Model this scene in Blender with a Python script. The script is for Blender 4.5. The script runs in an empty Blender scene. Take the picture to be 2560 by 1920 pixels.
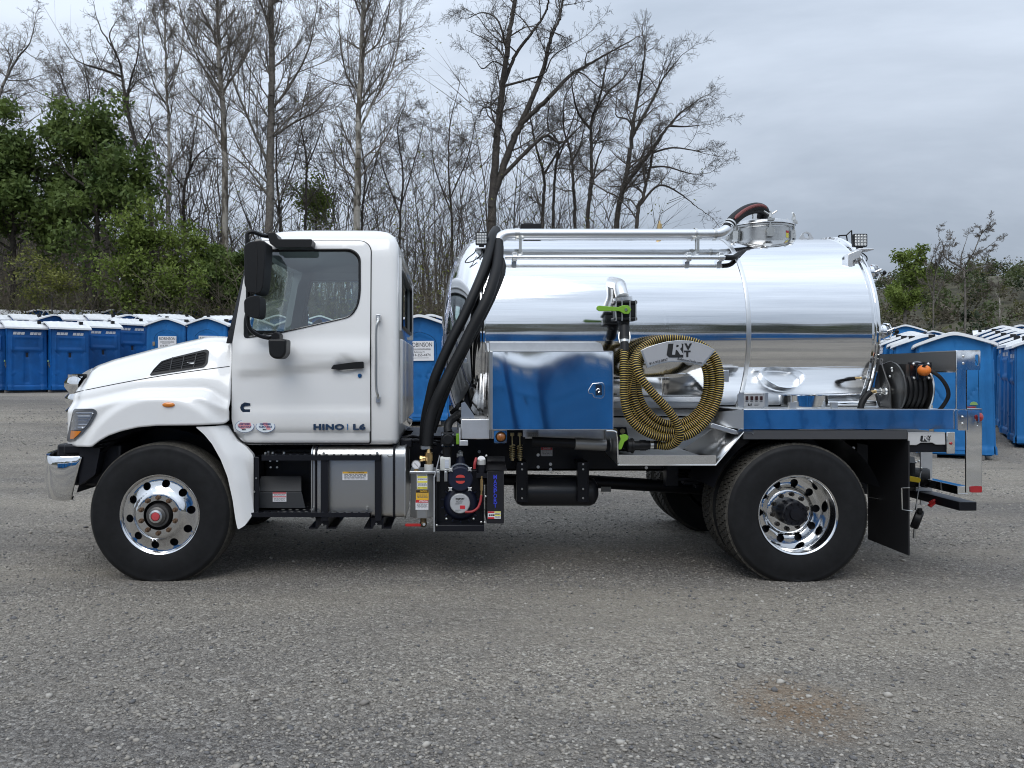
import bpy, bmesh, math, random
import numpy as np
from mathutils import Vector, Matrix, geometry

random.seed(7)
RNG = np.random.default_rng(11)
R = math.radians
SC = bpy.context.scene
COL = SC.collection

# ---------------------------------------------------------------- camera
CAM_Y, CAM_Z = -5.76, 1.576          # the truck's near tyre wall stands at y = 0
cam_d = bpy.data.cameras.new('camera')
cam_d.sensor_width = 36.0
cam_d.lens = 27.0
cam_d.shift_x = 0.0586
cam_d.shift_y = -0.0117
cam_d.clip_start = 0.05
cam_d.clip_end = 3000.0
CAM = bpy.data.objects.new('camera', cam_d)
CAM.location = (0.0, CAM_Y, CAM_Z)
CAM.rotation_euler = (R(90), 0, 0)
COL.objects.link(CAM)
SC.camera = CAM

# ---------------------------------------------------------------- view
SC.view_settings.view_transform = 'Standard'
SC.view_settings.look = 'None'
SC.view_settings.exposure = 0.04
SC.view_settings.gamma = 1.0
SC.view_settings.use_curve_mapping = False
SC.render.engine = 'CYCLES'
SC.cycles.max_bounces = 8
SC.cycles.glossy_bounces = 5
SC.cycles.transparent_max_bounces = 16
SC.cycles.transmission_bounces = 6
SC.cycles.caustics_reflective = False
SC.cycles.caustics_refractive = False
SC.cycles.sample_clamp_indirect = 6.0
SC.cycles.use_adaptive_sampling = True
SC.cycles.adaptive_threshold = 0.02
SC.cycles.use_denoising = True
SC.cycles.filter_width = 1.05
try:
    SC.cycles.denoiser = 'OPENIMAGEDENOISE'
    SC.cycles.denoising_prefilter = 'ACCURATE'
except Exception:
    pass

# ---------------------------------------------------------------- sky: overcast
SUN_EL, SUN_AZ = R(52), R(205)       # behind the camera, a little to its left
world = bpy.data.worlds.new('World')
SC.world = world
world.use_nodes = True
nt = world.node_tree
nt.nodes.clear()
def N(t, **kw):
    n = nt.nodes.new(t)
    for k, v in kw.items():
        setattr(n, k, v)
    return n
out = N('ShaderNodeOutputWorld')
bg = N('ShaderNodeBackground')
sky = N('ShaderNodeTexSky', sky_type='NISHITA')
sky.sun_disc = False
sky.sun_elevation = SUN_EL
sky.sun_rotation = SUN_AZ
tc = N('ShaderNodeTexCoord')
sep = N('ShaderNodeSeparateXYZ')
nt.links.new(tc.outputs['Generated'], sep.inputs[0])
# project the view direction onto a flat cloud ceiling
def math_n(op, a=None, b=None, va=None, vb=None, clamp=False):
    n = N('ShaderNodeMath', operation=op)
    n.use_clamp = clamp
    if a is not None: nt.links.new(a, n.inputs[0])
    elif va is not None: n.inputs[0].default_value = va
    if b is not None: nt.links.new(b, n.inputs[1])
    elif vb is not None: n.inputs[1].default_value = vb
    return n.outputs[0]
zc = math_n('MAXIMUM', sep.outputs['Z'], vb=0.0)
zd = math_n('ADD', zc, vb=0.16)
px = math_n('DIVIDE', sep.outputs['X'], zd)
py = math_n('DIVIDE', sep.outputs['Y'], zd)
cmb = N('ShaderNodeCombineXYZ')
nt.links.new(px, cmb.inputs[0]); nt.links.new(py, cmb.inputs[1])
n1 = N('ShaderNodeTexNoise'); n1.inputs['Scale'].default_value = 0.75
n1.inputs['Detail'].default_value = 7.0; n1.inputs['Roughness'].default_value = 0.57
n1.inputs['Distortion'].default_value = 0.35
mp = N('ShaderNodeMapping'); mp.inputs['Location'].default_value = (4.81, -1.43, 0.75)
mp.inputs['Scale'].default_value = (0.75, 1.0, 1.0)
nt.links.new(cmb.outputs[0], mp.inputs[0]); nt.links.new(mp.outputs[0], n1.inputs['Vector'])
rmp = N('ShaderNodeValToRGB')
rmp.color_ramp.elements[0].position = 0.32; rmp.color_ramp.elements[0].color = (0.60, 0.695, 0.835, 1)
rmp.color_ramp.elements[1].position = 0.66; rmp.color_ramp.elements[1].color = (1.00, 1.115, 1.285, 1)
nt.links.new(n1.outputs['Fac'], rmp.inputs[0])
# overcast luminance: brighter overhead than at the horizon
lum = math_n('MULTIPLY_ADD', zc, vb=0.95); lum.node.inputs[2].default_value = 0.51
vm = N('ShaderNodeVectorMath', operation='SCALE')
nt.links.new(rmp.outputs[0], vm.inputs[0]); nt.links.new(lum, vm.inputs['Scale'])
sk = N('ShaderNodeVectorMath', operation='SCALE')
nt.links.new(sky.outputs[0], sk.inputs[0]); sk.inputs['Scale'].default_value = 0.07
mx = N('ShaderNodeMix', data_type='RGBA')
mx.inputs['Factor'].default_value = 0.93          # thick cloud cover, a little sky through it
nt.links.new(sk.outputs[0], mx.inputs[6]); nt.links.new(vm.outputs[0], mx.inputs[7])
nt.links.new(mx.outputs[2], bg.inputs[0])
bg.inputs[1].default_value = 1.0
nt.links.new(bg.outputs[0], out.inputs[0])

sun_d = bpy.data.lights.new('sun', 'SUN')
sun_d.energy = 1.35
sun_d.angle = R(40)
sun_d.color = (1.0, 0.965, 0.92)
SUN = bpy.data.objects.new('sun', sun_d)
SUN.rotation_euler = (R(90) - SUN_EL, 0, R(-18))
SUN.location = (-6, -20, 26)
COL.objects.link(SUN)

# ---------------------------------------------------------------- materials
MATS = {}
def mat(name, color=(0.5, 0.5, 0.5), rough=0.5, metal=0.0, coat=0.0, spec=0.5, bump=None, var=None, emis=None, **kw):
    """bump=(scale, strength, stretch) noise relief; var=(scale, amount) colour variation"""
    if name in MATS:
        return MATS[name]
    m = bpy.data.materials.new(name)
    m.use_nodes = True
    t = m.node_tree
    b = t.nodes['Principled BSDF']
    b.inputs['Base Color'].default_value = (*color, 1)
    b.inputs['Roughness'].default_value = rough
    b.inputs['Metallic'].default_value = metal
    b.inputs['Coat Weight'].default_value = coat
    b.inputs['Coat Roughness'].default_value = 0.04
    b.inputs['Specular IOR Level'].default_value = spec
    m.diffuse_color = (*color, 1)
    c = None
    if bump or var:
        c = t.nodes.new('ShaderNodeTexCoord')
    if bump:
        sc_, st, stretch = bump
        mpn = t.nodes.new('ShaderNodeMapping'); mpn.inputs['Scale'].default_value = stretch
        n = t.nodes.new('ShaderNodeTexNoise'); n.inputs['Scale'].default_value = sc_
        n.inputs['Detail'].default_value = 3
        bp = t.nodes.new('ShaderNodeBump'); bp.inputs['Strength'].default_value = st
        bp.inputs['Distance'].default_value = kw.get('dist', 0.01)
        t.links.new(c.outputs['Object'], mpn.inputs[0]); t.links.new(mpn.outputs[0], n.inputs['Vector'])
        t.links.new(n.outputs['Fac'], bp.inputs['Height']); t.links.new(bp.outputs[0], b.inputs['Normal'])
    if var:
        vs, amt = var
        n = t.nodes.new('ShaderNodeTexNoise'); n.inputs['Scale'].default_value = vs
        n.inputs['Detail'].default_value = 5; n.inputs['Roughness'].default_value = 0.62
        t.links.new(c.outputs['Object'], n.inputs['Vector'])
        r_ = t.nodes.new('ShaderNodeValToRGB')
        lo = tuple(x * (1 - amt) for x in color); hi = tuple(min(1, x * (1 + amt)) for x in color)
        if 'dirt' in kw: lo = kw['dirt']
        r_.color_ramp.elements[0].position = 0.33; r_.color_ramp.elements[0].color = (*lo, 1)
        r_.color_ramp.elements[1].position = 0.66; r_.color_ramp.elements[1].color = (*hi, 1)
        t.links.new(n.outputs['Fac'], r_.inputs[0]); t.links.new(r_.outputs[0], b.inputs['Base Color'])
        rr = t.nodes.new('ShaderNodeMapRange')
        rr.inputs['To Min'].default_value = min(1, rough * 1.25); rr.inputs['To Max'].default_value = rough * 0.8
        t.links.new(n.outputs['Fac'], rr.inputs['Value']); t.links.new(rr.outputs[0], b.inputs['Roughness'])
    MATS[name] = m
    return m

def glass_mat(name, tint, ior=1.5, refl=1.0):
    m = bpy.data.materials.new(name); m.use_nodes = True
    t = m.node_tree; t.nodes.clear()
    o = t.nodes.new('ShaderNodeOutputMaterial')
    tr = t.nodes.new('ShaderNodeBsdfTransparent'); tr.inputs[0].default_value = (*tint, 1)
    gl = t.nodes.new('ShaderNodeBsdfGlossy'); gl.inputs['Roughness'].default_value = 0.01
    gl.inputs[0].default_value = (0.95, 0.97, 1, 1)
    fr = t.nodes.new('ShaderNodeFresnel'); fr.inputs[0].default_value = ior
    ml = t.nodes.new('ShaderNodeMath'); ml.operation = 'MULTIPLY'; ml.use_clamp = True
    ml.inputs[1].default_value = refl
    mxs = t.nodes.new('ShaderNodeMixShader')
    t.links.new(fr.outputs[0], ml.inputs[0]); t.links.new(ml.outputs[0], mxs.inputs[0])
    t.links.new(tr.outputs[0], mxs.inputs[1]); t.links.new(gl.outputs[0], mxs.inputs[2])
    t.links.new(mxs.outputs[0], o.inputs[0])
    MATS[name] = m
    return m

WHITE = mat('white_truck_paint', (0.83, 0.83, 0.82), 0.28, coat=1.0, bump=(9, 0.02, (1, 1, 1)))
GROOVE = mat('seam_rubber', (0.012, 0.012, 0.013), 0.8)
POLISH = mat('polished_aluminium', (0.87, 0.875, 0.88), 0.06, 1.0, bump=(3.2, 0.16, (0.10, 1.6, 2.6)), dist=0.02)
def streaks(m, lo, hi, sc):
    # rolled sheet: long faint bands of duller and brighter polish
    t = m.node_tree; b = t.nodes['Principled BSDF']; c = t.nodes.new('ShaderNodeTexCoord'); q = t.nodes.new('ShaderNodeMapping')
    q.inputs['Scale'].default_value = sc; n = t.nodes.new('ShaderNodeTexNoise'); n.inputs['Scale'].default_value = 1.0; n.inputs['Detail'].default_value = 6; n.inputs['Roughness'].default_value = .65
    r_ = t.nodes.new('ShaderNodeValToRGB'); r_.color_ramp.elements[0].position = .36; r_.color_ramp.elements[0].color = (*lo, 1)
    r_.color_ramp.elements[1].position = .64; r_.color_ramp.elements[1].color = (*hi, 1)
    t.links.new(c.outputs['Object'], q.inputs[0]); t.links.new(q.outputs[0], n.inputs['Vector']); t.links.new(n.outputs['Fac'], r_.inputs[0]); t.links.new(r_.outputs[0], b.inputs['Base Color'])
    g = t.nodes.new('ShaderNodeMapRange'); g.inputs['To Min'].default_value = .13; g.inputs['To Max'].default_value = .045
    t.links.new(n.outputs['Fac'], g.inputs['Value']); t.links.new(g.outputs[0], b.inputs['Roughness'])
streaks(POLISH, (.70, .715, .735), (.93, .935, .94), (.30, 4.5, 9.0))
MIRROR = mat('mirror_aluminium', (0.91, 0.925, 0.94), 0.05, 1.0, bump=(2.0, 0.10, (1.5, 1, 1.0)), dist=0.02)
SATIN = mat('satin_aluminium', (0.72, 0.73, 0.735), 0.30, 1.0, bump=(30, 0.08, (0.3, 1, 1)), dist=0.005)
BRUSHED = mat('brushed_aluminium', (0.55, 0.555, 0.55), 0.36, 1.0, bump=(40, 0.12, (0.1, 1, 1)), dist=0.004)
MILL = mat('mill_aluminium', (0.78, 0.785, 0.79), 0.34, 0.85, var=(6, 0.10))
CHROME = mat('chrome', (0.86, 0.87, 0.88), 0.04, 1.0)
WHEELM = mat('wheel_aluminium', (0.74, 0.745, 0.75), 0.11, 1.0, bump=(14, 0.06, (1, 1, 1)), dist=0.004)
STEEL = mat('zinc_steel', (0.62, 0.62, 0.60), 0.28, 1.0)
BRASS = mat('brass', (0.62, 0.43, 0.20), 0.30, 1.0)
GOLDZ = mat('yellow_zinc', (0.55, 0.46, 0.26), 0.35, 1.0)
RUSTY = mat('rusted_steel', (0.14, 0.085, 0.05), 0.7, 0.4, var=(60, 0.4))
BLACK = mat('black_chassis_paint', (0.007, 0.0075, 0.011), 0.40, spec=0.32)
BLKPL = mat('black_plastic', (0.0065, 0.007, 0.008), 0.45, spec=0.35, bump=(300, 0.08, (1, 1, 1)), dist=0.002)
BLKGL = mat('gloss_black', (0.010, 0.010, 0.014), 0.16, coat=0.5)
RUBBER = mat('tyre_rubber', (0.0085, 0.0088, 0.0098), 0.60, var=(9, 0.30), spec=0.28)
TREAD = mat('dusty_tread_rubber', (0.050, 0.046, 0.038), 0.85, var=(40, 0.45))
HOSEB = mat('black_hose_rubber', (0.0065, 0.007, 0.008), 0.55, spec=0.3)
HOSEG = mat('dark_grey_rubber', (0.018, 0.018, 0.019), 0.6, spec=0.3)
NAVY = mat('navy_pump_paint', (0.010, 0.013, 0.030), 0.42, spec=.35)
GREEN = mat('green_handle', (0.20, 0.42, 0.035), 0.42)
YELLOW = mat('yellow_handle', (0.72, 0.50, 0.02), 0.4)
HOSEY = mat('yellow_hose_rib', (0.60, 0.43, 0.095), 0.42)
REDP = mat('red_plastic', (0.42, 0.02, 0.02), 0.35)
REDLENS = mat('red_lens', (0.36, 0.012, 0.018), 0.15, coat=0.8)
AMBER = mat('amber_lens', (0.66, 0.20, 0.015), 0.18, coat=0.8)
AMBERD = mat('dark_amber_lens', (0.30, 0.095, 0.012), 0.2, coat=0.8)
ORANGE = mat('orange_plastic', (0.83, 0.22, 0.03), 0.42)
REDHOSE = mat('red_hose', (0.30, 0.022, 0.026), 0.45)
DKRED = mat('dull_red_stripe', (0.20, 0.055, 0.05), 0.65)
DGREY = mat('dark_grey_interior', (0.055, 0.058, 0.062), 0.7)
LGREY = mat('grey_seat_fabric', (0.30, 0.31, 0.325), 0.85)
HEADL = mat('headlining_grey', (0.46, 0.48, 0.50), 0.8)
PLATE = mat('printed_white', (0.78, 0.78, 0.80), 0.4)
PLATEG = mat('printed_silver', (0.52, 0.525, 0.54), 0.3, 0.35)
INK = mat('ink_black', (0.012, 0.012, 0.013), 0.5)
INKG = mat('ink_grey', (0.16, 0.16, 0.17), 0.5)
INKB = mat('ink_blue', (0.04, 0.06, 0.55), 0.4)
LBLUE = mat('decal_light_blue', (0.50, 0.68, 0.80), 0.4)
LPINK = mat('decal_pink', (0.74, 0.32, 0.34), 0.4)
YLW = mat('label_yellow', (0.80, 0.72, 0.10), 0.4)
ORG = mat('label_amber', (0.82, 0.48, 0.04), 0.4)
RED = mat('label_red', (0.55, 0.03, 0.04), 0.4)
JUG = mat('milky_plastic', (0.62, 0.63, 0.60), 0.4)
DUSTB = mat('matte_charcoal', (0.035, 0.037, 0.040), 0.55)
GLASS = glass_mat('tinted_window_glass', (0.80, 0.90, 0.875), 1.5, 3.0)
LENSG = glass_mat('clear_lens', (0.86, 0.89, 0.92), 1.5, 2.0)
HOSECL = glass_mat('clear_tube', (0.74, 0.76, 0.84), 1.4, 1.4)

# ---------------------------------------------------------------- mesh helpers
def link(name, me, parent=None, smooth=None, mats=None):
    if mats is not None:
        for m_ in (mats if isinstance(mats, (list, tuple)) else [mats]):
            me.materials.append(m_)
    if smooth is not None:
        me.polygons.foreach_set('use_smooth', [True] * len(me.polygons))
        try:
            me.set_sharp_from_angle(angle=R(smooth))
        except Exception:
            pass
    o = bpy.data.objects.new(name, me)
    COL.objects.link(o)
    if parent is not None:
        o.parent = parent
        if parent.type == 'EMPTY' and parent.get('keep_world'):
            o.location = -Vector(parent.location)
    return o

class MB:
    def __init__(s):
        s.v = []; s.f = []; s.mi = []
    def add(s, vs, fs, mi=0):
        b = len(s.v)
        s.v.extend([tuple(p) for p in vs])
        for f in fs:
            s.f.append(tuple(b + i for i in f)); s.mi.append(mi)
        return s
    def box(s, x0, x1, y0, y1, z0, z1, mi=0):
        return s.add([(x0, y0, z0), (x1, y0, z0), (x1, y1, z0), (x0, y1, z0), (x0, y0, z1), (x1, y0, z1), (x1, y1, z1), (x0, y1, z1)],
                     [(3, 2, 1, 0), (4, 5, 6, 7), (0, 1, 5, 4), (1, 2, 6, 5), (2, 3, 7, 6), (3, 0, 4, 7)], mi)
    def prism(s, pts, y0, y1, mi=0):
        """outline [(x, z)] pushed from y0 to y1"""
        n = len(pts)
        a = sum(pts[i][0] * pts[(i + 1) % n][1] - pts[(i + 1) % n][0] * pts[i][1] for i in range(n))
        if a < 0: pts = pts[::-1]
        vs = [(x, y0, z) for x, z in pts] + [(x, y1, z) for x, z in pts]
        fs = [tuple(range(n)), tuple(range(2 * n - 1, n - 1, -1))]
        fs += [(i + n, (i + 1) % n + n, (i + 1) % n, i) for i in range(n)]
        fs = [f[::-1] if False else f for f in fs]
        return s.add(vs, fs, mi)
    def cyl(s, p0, p1, r0, r1=None, n=16, cap=True, mi=0):
        p0, p1 = Vector(p0), Vector(p1)
        r1 = r0 if r1 is None else r1
        d = (p1 - p0).normalized()
        a = d.orthogonal().normalized(); b = d.cross(a)
        vs = []
        for p, r in ((p0, r0), (p1, r1)):
            for i in range(n):
                t = 2 * math.pi * i / n
                vs.append(p + a * (r * math.cos(t)) + b * (r * math.sin(t)))
        fs = [(i, (i + 1) % n, (i + 1) % n + n, i + n) for i in range(n)]
        if cap:
            fs += [tuple(range(n - 1, -1, -1)), tuple(range(n, 2 * n))]
        return s.add(vs, fs, mi)
    def tube(s, path, r, n=10, cap=True, mi=0, closed=False):
        P_ = [Vector(p) for p in path]
        m = len(P_)
        rs = r if isinstance(r, (list, tuple)) else [r] * m
        tans = []
        for i in range(m):
            if closed:
                t = P_[(i + 1) % m] - P_[i - 1]
            else:
                t = P_[min(i + 1, m - 1)] - P_[max(i - 1, 0)]
            tans.append(t.normalized())
        a = tans[0].orthogonal().normalized()
        vs = []
        for i in range(m):
            if i:
                q = tans[i - 1].rotation_difference(tans[i]); a = q @ a
            a = (a - tans[i] * a.dot(tans[i])).normalized()
            b = tans[i].cross(a)
            for k in range(n):
                th = 2 * math.pi * k / n
                vs.append(P_[i] + a * (rs[i] * math.cos(th)) + b * (rs[i] * math.sin(th)))
        fs = []
        for i in range(m if closed else m - 1):
            j = (i + 1) % m
            for k in range(n):
                fs.append((i * n + k, i * n + (k + 1) % n, j * n + (k + 1) % n, j * n + k))
        if cap and not closed:
            fs += [tuple(range(n - 1, -1, -1)), tuple(range((m - 1) * n, m * n))]
        return s.add(vs, fs, mi)
    def lathe(s, prof, o=(0, 0, 0), axis='y', n=48, mi=0, mis=None, a0=0.0, a1=2 * math.pi):
        """prof [(r, h)] spun round the axis through o"""
        full = abs(a1 - a0 - 2 * math.pi) < 1e-6
        k = n if full else n + 1
        o = Vector(o); vs = []
        for r, h in prof:
            for i in range(k):
                t = a0 + (a1 - a0) * i / n
                c, d = r * math.cos(t), r * math.sin(t)
                vs.append(o + Vector((c, h, d) if axis == 'y' else (h, c, d) if axis == 'x' else (c, d, h)))
        b = len(s.v)
        s.v.extend([tuple(p) for p in vs])
        for j in range(len(prof) - 1):
            for i in range(n):
                i2 = (i + 1) % k
                s.f.append((b + j * k + i, b + j * k + i2, b + (j + 1) * k + i2, b + (j + 1) * k + i))
                s.mi.append(mis[j] if mis else mi)
        return s
    def ball(s, c, r, n=16, m=10, sc=(1, 1, 1), mi=0):
        prof = [(max(1e-5, math.sin(math.pi * j / m)) * r, -math.cos(math.pi * j / m) * r) for j in range(m + 1)]
        b = len(s.v); s.lathe(prof, (0, 0, 0), 'z', n, mi)
        for i in range(b, len(s.v)):
            p = s.v[i]; s.v[i] = (c[0] + p[0] * sc[0], c[1] + p[1] * sc[1], c[2] + p[2] * sc[2])
        return s
    def xform(s, M_, start=0):
        for i in range(start, len(s.v)):
            s.v[i] = tuple(M_ @ Vector(s.v[i]))
        return s
    def mesh(s, name, mats, recalc=True):
        me = bpy.data.meshes.new(name)
        me.from_pydata(s.v, [], s.f)
        ml = mats if isinstance(mats, (list, tuple)) else [mats]
        for m_ in ml: me.materials.append(m_)
        if len(ml) > 1: me.polygons.foreach_set('material_index', s.mi)
        if recalc:
            bm = bmesh.new(); bm.from_mesh(me)
            bmesh.ops.recalc_face_normals(bm, faces=bm.faces)
            bm.to_mesh(me); bm.free()
        return me
    def build(s, name, mats, parent=None, smooth=35, bevel=None, seg=2, recalc=True):
        o = link(name, s.mesh(name, mats, recalc), parent, smooth)
        if bevel:
            bv = o.modifiers.new('bevel', 'BEVEL'); bv.width = bevel; bv.segments = seg
            bv.limit_method = 'ANGLE'; bv.angle_limit = R(35); bv.harden_normals = False
        return o

def in_poly(x, z, pts):
    c = False; n = len(pts); j = n - 1
    for i in range(n):
        xi, zi = pts[i]; xj, zj = pts[j]
        if (zi > z) != (zj > z) and x < (xj - xi) * (z - zi) / (zj - zi) + xi: c = not c
        j = i
    return c
def dist_poly(x, z, pts):
    best = 1e9; n = len(pts)
    for i in range(n):
        ax, az = pts[i]; bx, bz = pts[(i + 1) % n]
        dx, dz = bx - ax, bz - az
        L = dx * dx + dz * dz
        t = 0 if L == 0 else max(0, min(1, ((x - ax) * dx + (z - az) * dz) / L))
        d = math.hypot(x - ax - t * dx, z - az - t * dz)
        if d < best: best = d
    return best
def resample(pts, step, closed=True):
    o = []; n = len(pts)
    for i in range(n if closed else n - 1):
        a, b = pts[i], pts[(i + 1) % n]
        L = math.hypot(b[0] - a[0], b[1] - a[1]); k = max(1, int(round(L / step)))
        for j in range(k):
            o.append((a[0] + (b[0] - a[0]) * j / k, a[1] + (b[1] - a[1]) * j / k))
    if not closed: o.append(pts[-1])
    return o
def rounded(pts, r, k=5):
    """round every corner of a closed outline; r a number or one per corner"""
    o = []; n = len(pts)
    for i in range(n):
        rr = r[i] if isinstance(r, (list, tuple)) else r
        p0, p, p1 = Vector(pts[i - 1]), Vector(pts[i]), Vector(pts[(i + 1) % n])
        a, b = (p0 - p), (p1 - p)
        la, lb = a.length, b.length
        t = min(rr, la * .49, lb * .49)
        if t < 1e-5: o.append(tuple(p)); continue
        s0, s1 = p + a / la * t, p + b / lb * t
        for j in range(k + 1):
            q = j / k
            o.append(tuple((1 - q) ** 2 * s0 + 2 * q * (1 - q) * p + q * q * s1))
    return o
def panel(name, outline, yf, mats, parent, holes=(), step=0.03, th=0.02, smooth=40):
    """sheet metal in the x-z plane: outline with holes, y = yf(x, z), thickness th (towards +y)"""
    loops = [resample(outline, step)] + [resample(h, step) for h in holes]
    pts = []; edges = []
    for lp in loops:
        b = len(pts); pts += lp
        edges += [(b + i, b + (i + 1) % len(lp)) for i in range(len(lp))]
    xs = [p[0] for p in outline]; zs = [p[1] for p in outline]
    x = min(xs) + step / 2
    while x < max(xs):
        z = min(zs) + step / 2
        while z < max(zs):
            if in_poly(x, z, outline) and not any(in_poly(x, z, h) for h in holes):
                if min(dist_poly(x, z, l) for l in loops) > step * .45: pts.append((x, z))
            z += step
        x += step
    r = geometry.delaunay_2d_cdt([Vector(p) for p in pts], edges, [], 0, 1e-6)
    vs2, es2, fs2 = r[0], r[1], r[2]
    fs = []
    for f in fs2:
        cx = sum(vs2[i][0] for i in f) / len(f); cz = sum(vs2[i][1] for i in f) / len(f)
        if in_poly(cx, cz, outline) and not any(in_poly(cx, cz, h) for h in holes): fs.append(tuple(f))
    bm = bmesh.new()
    V = [bm.verts.new((p[0], yf(p[0], p[1]), p[1])) for p in vs2]
    for f in fs:
        try: bm.faces.new([V[i] for i in f])
        except ValueError: pass
    bmesh.ops.recalc_face_normals(bm, faces=bm.faces)
    bm.normal_update()
    if sum(f.normal.y * f.calc_area() for f in bm.faces) > 0: bmesh.ops.reverse_faces(bm, faces=bm.faces)
    if th:
        bd = [e for e in bm.edges if len(e.link_faces) == 1]
        ret = bmesh.ops.extrude_edge_only(bm, edges=bd)
        for g in ret['geom']:
            if isinstance(g, bmesh.types.BMVert): g.co.y += th
    for v in [v for v in bm.verts if not v.link_faces]: bm.verts.remove(v)
    me = bpy.data.meshes.new(name); bm.to_mesh(me); bm.free()
    return link(name, me, parent, smooth, mats)

def text_mesh(txt, size, depth=0.001, bold=0.0, spacing=1.0, align='CENTER', shear=0.0):
    c = bpy.data.curves.new('lettering', 'FONT')
    c.body = txt; c.size = size; c.extrude = depth; c.offset = bold; c.space_character = spacing
    c.align_x = align; c.align_y = 'CENTER'; c.shear = shear; c.resolution_u = 3
    o = bpy.data.objects.new('tmp', c); COL.objects.link(o)
    dg = bpy.context.evaluated_depsgraph_get()
    me = bpy.data.meshes.new_from_object(o.evaluated_get(dg))
    bpy.data.objects.remove(o); bpy.data.curves.remove(c)
    return me
TXT = {}
def text(name, txt, size, m, parent, M_, depth=0.001, bold=0.0, spacing=1.0, width=None, align='CENTER', shear=0.0):
    """lettering facing -y, placed by matrix or point M_; width squeezes it to that length"""
    me = text_mesh(txt, size, depth, bold, spacing, align, shear)
    if not isinstance(M_, Matrix): M_ = Matrix.Translation(Vector(M_))
    if width and len(me.vertices):
        xs = [v.co.x for v in me.vertices]; w = max(xs) - min(xs)
        me.transform(Matrix.Diagonal((width / w, 1, 1, 1)))
    me.transform(M_ @ Matrix.Rotation(R(90), 4, 'X'))
    return link(name, me, parent, None, m)

def smoothstep(a, b, x):
    t = max(0.0, min(1.0, (x - a) / (b - a)))
    return t * t * (3 - 2 * t)
def lerp_tab(tab, x):
    if x <= tab[0][0]: return tab[0][1]
    for (a, va), (b, vb) in zip(tab, tab[1:]):
        if x <= b: return va + (vb - va) * (x - a) / (b - a)
    return tab[-1][1]
def bez(pts, n=40):
    """smooth path through points (Catmull-Rom)"""
    P_ = [Vector(p) for p in pts]; P_ = [P_[0] * 2 - P_[1]] + P_ + [P_[-1] * 2 - P_[-2]]
    o = []; m = len(P_) - 3
    for k in range(n + 1):
        t = k / n * m; i = min(int(t), m - 1); t -= i
        a, b, c, d = P_[i:i + 4]
        o.append(0.5 * ((2 * b) + (c - a) * t + (2 * a - 5 * b + 4 * c - d) * t * t + (3 * b - a - 3 * c + d) * t ** 3))
    return o
# a point of the place, from where it is seen in the photograph and how far off (y) it stands
def P(u, v, y=0.0):
    d = y - CAM_Y
    return Vector(((u - 1130) / 1920 * d, y, CAM_Z + (930 - v) / 1920 * d))
def XZ(u, v, y=0.0):
    p = P(u, v, y); return (p.x, p.z)
def tag(o, label, cat, group=None, kind=None):
    if label: o['label'] = label
    if cat: o['category'] = cat
    if group: o['group'] = group
    if kind: o['kind'] = kind
    return o
def thing(name, label, cat, loc=(0, 0, 0), rz=0.0, group=None, keep=False):
    o = bpy.data.objects.new(name, None); COL.objects.link(o)
    o.empty_display_size = 0.3; o.location = loc; o.rotation_euler = (0, 0, rz)
    if keep: o['keep_world'] = 1
    return tag(o, label, cat, group)
def copy_tree(o, parent=None):
    c = o.copy(); COL.objects.link(c); c.parent = parent
    for ch in list(o.children): copy_tree(ch, c)
    return c
# ================================================================ ground
def ground_z(x, y):
    w = smoothstep(8.5, 0.5, x)
    h = 0.92 * (w * smoothstep(2.2, 19.0, y) + (1 - w) * smoothstep(8.5, 22.0, y)) + 0.125 * min(26.0, max(0.0, y - 20.0)) * smoothstep(12, 2, x)
    return h

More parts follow.
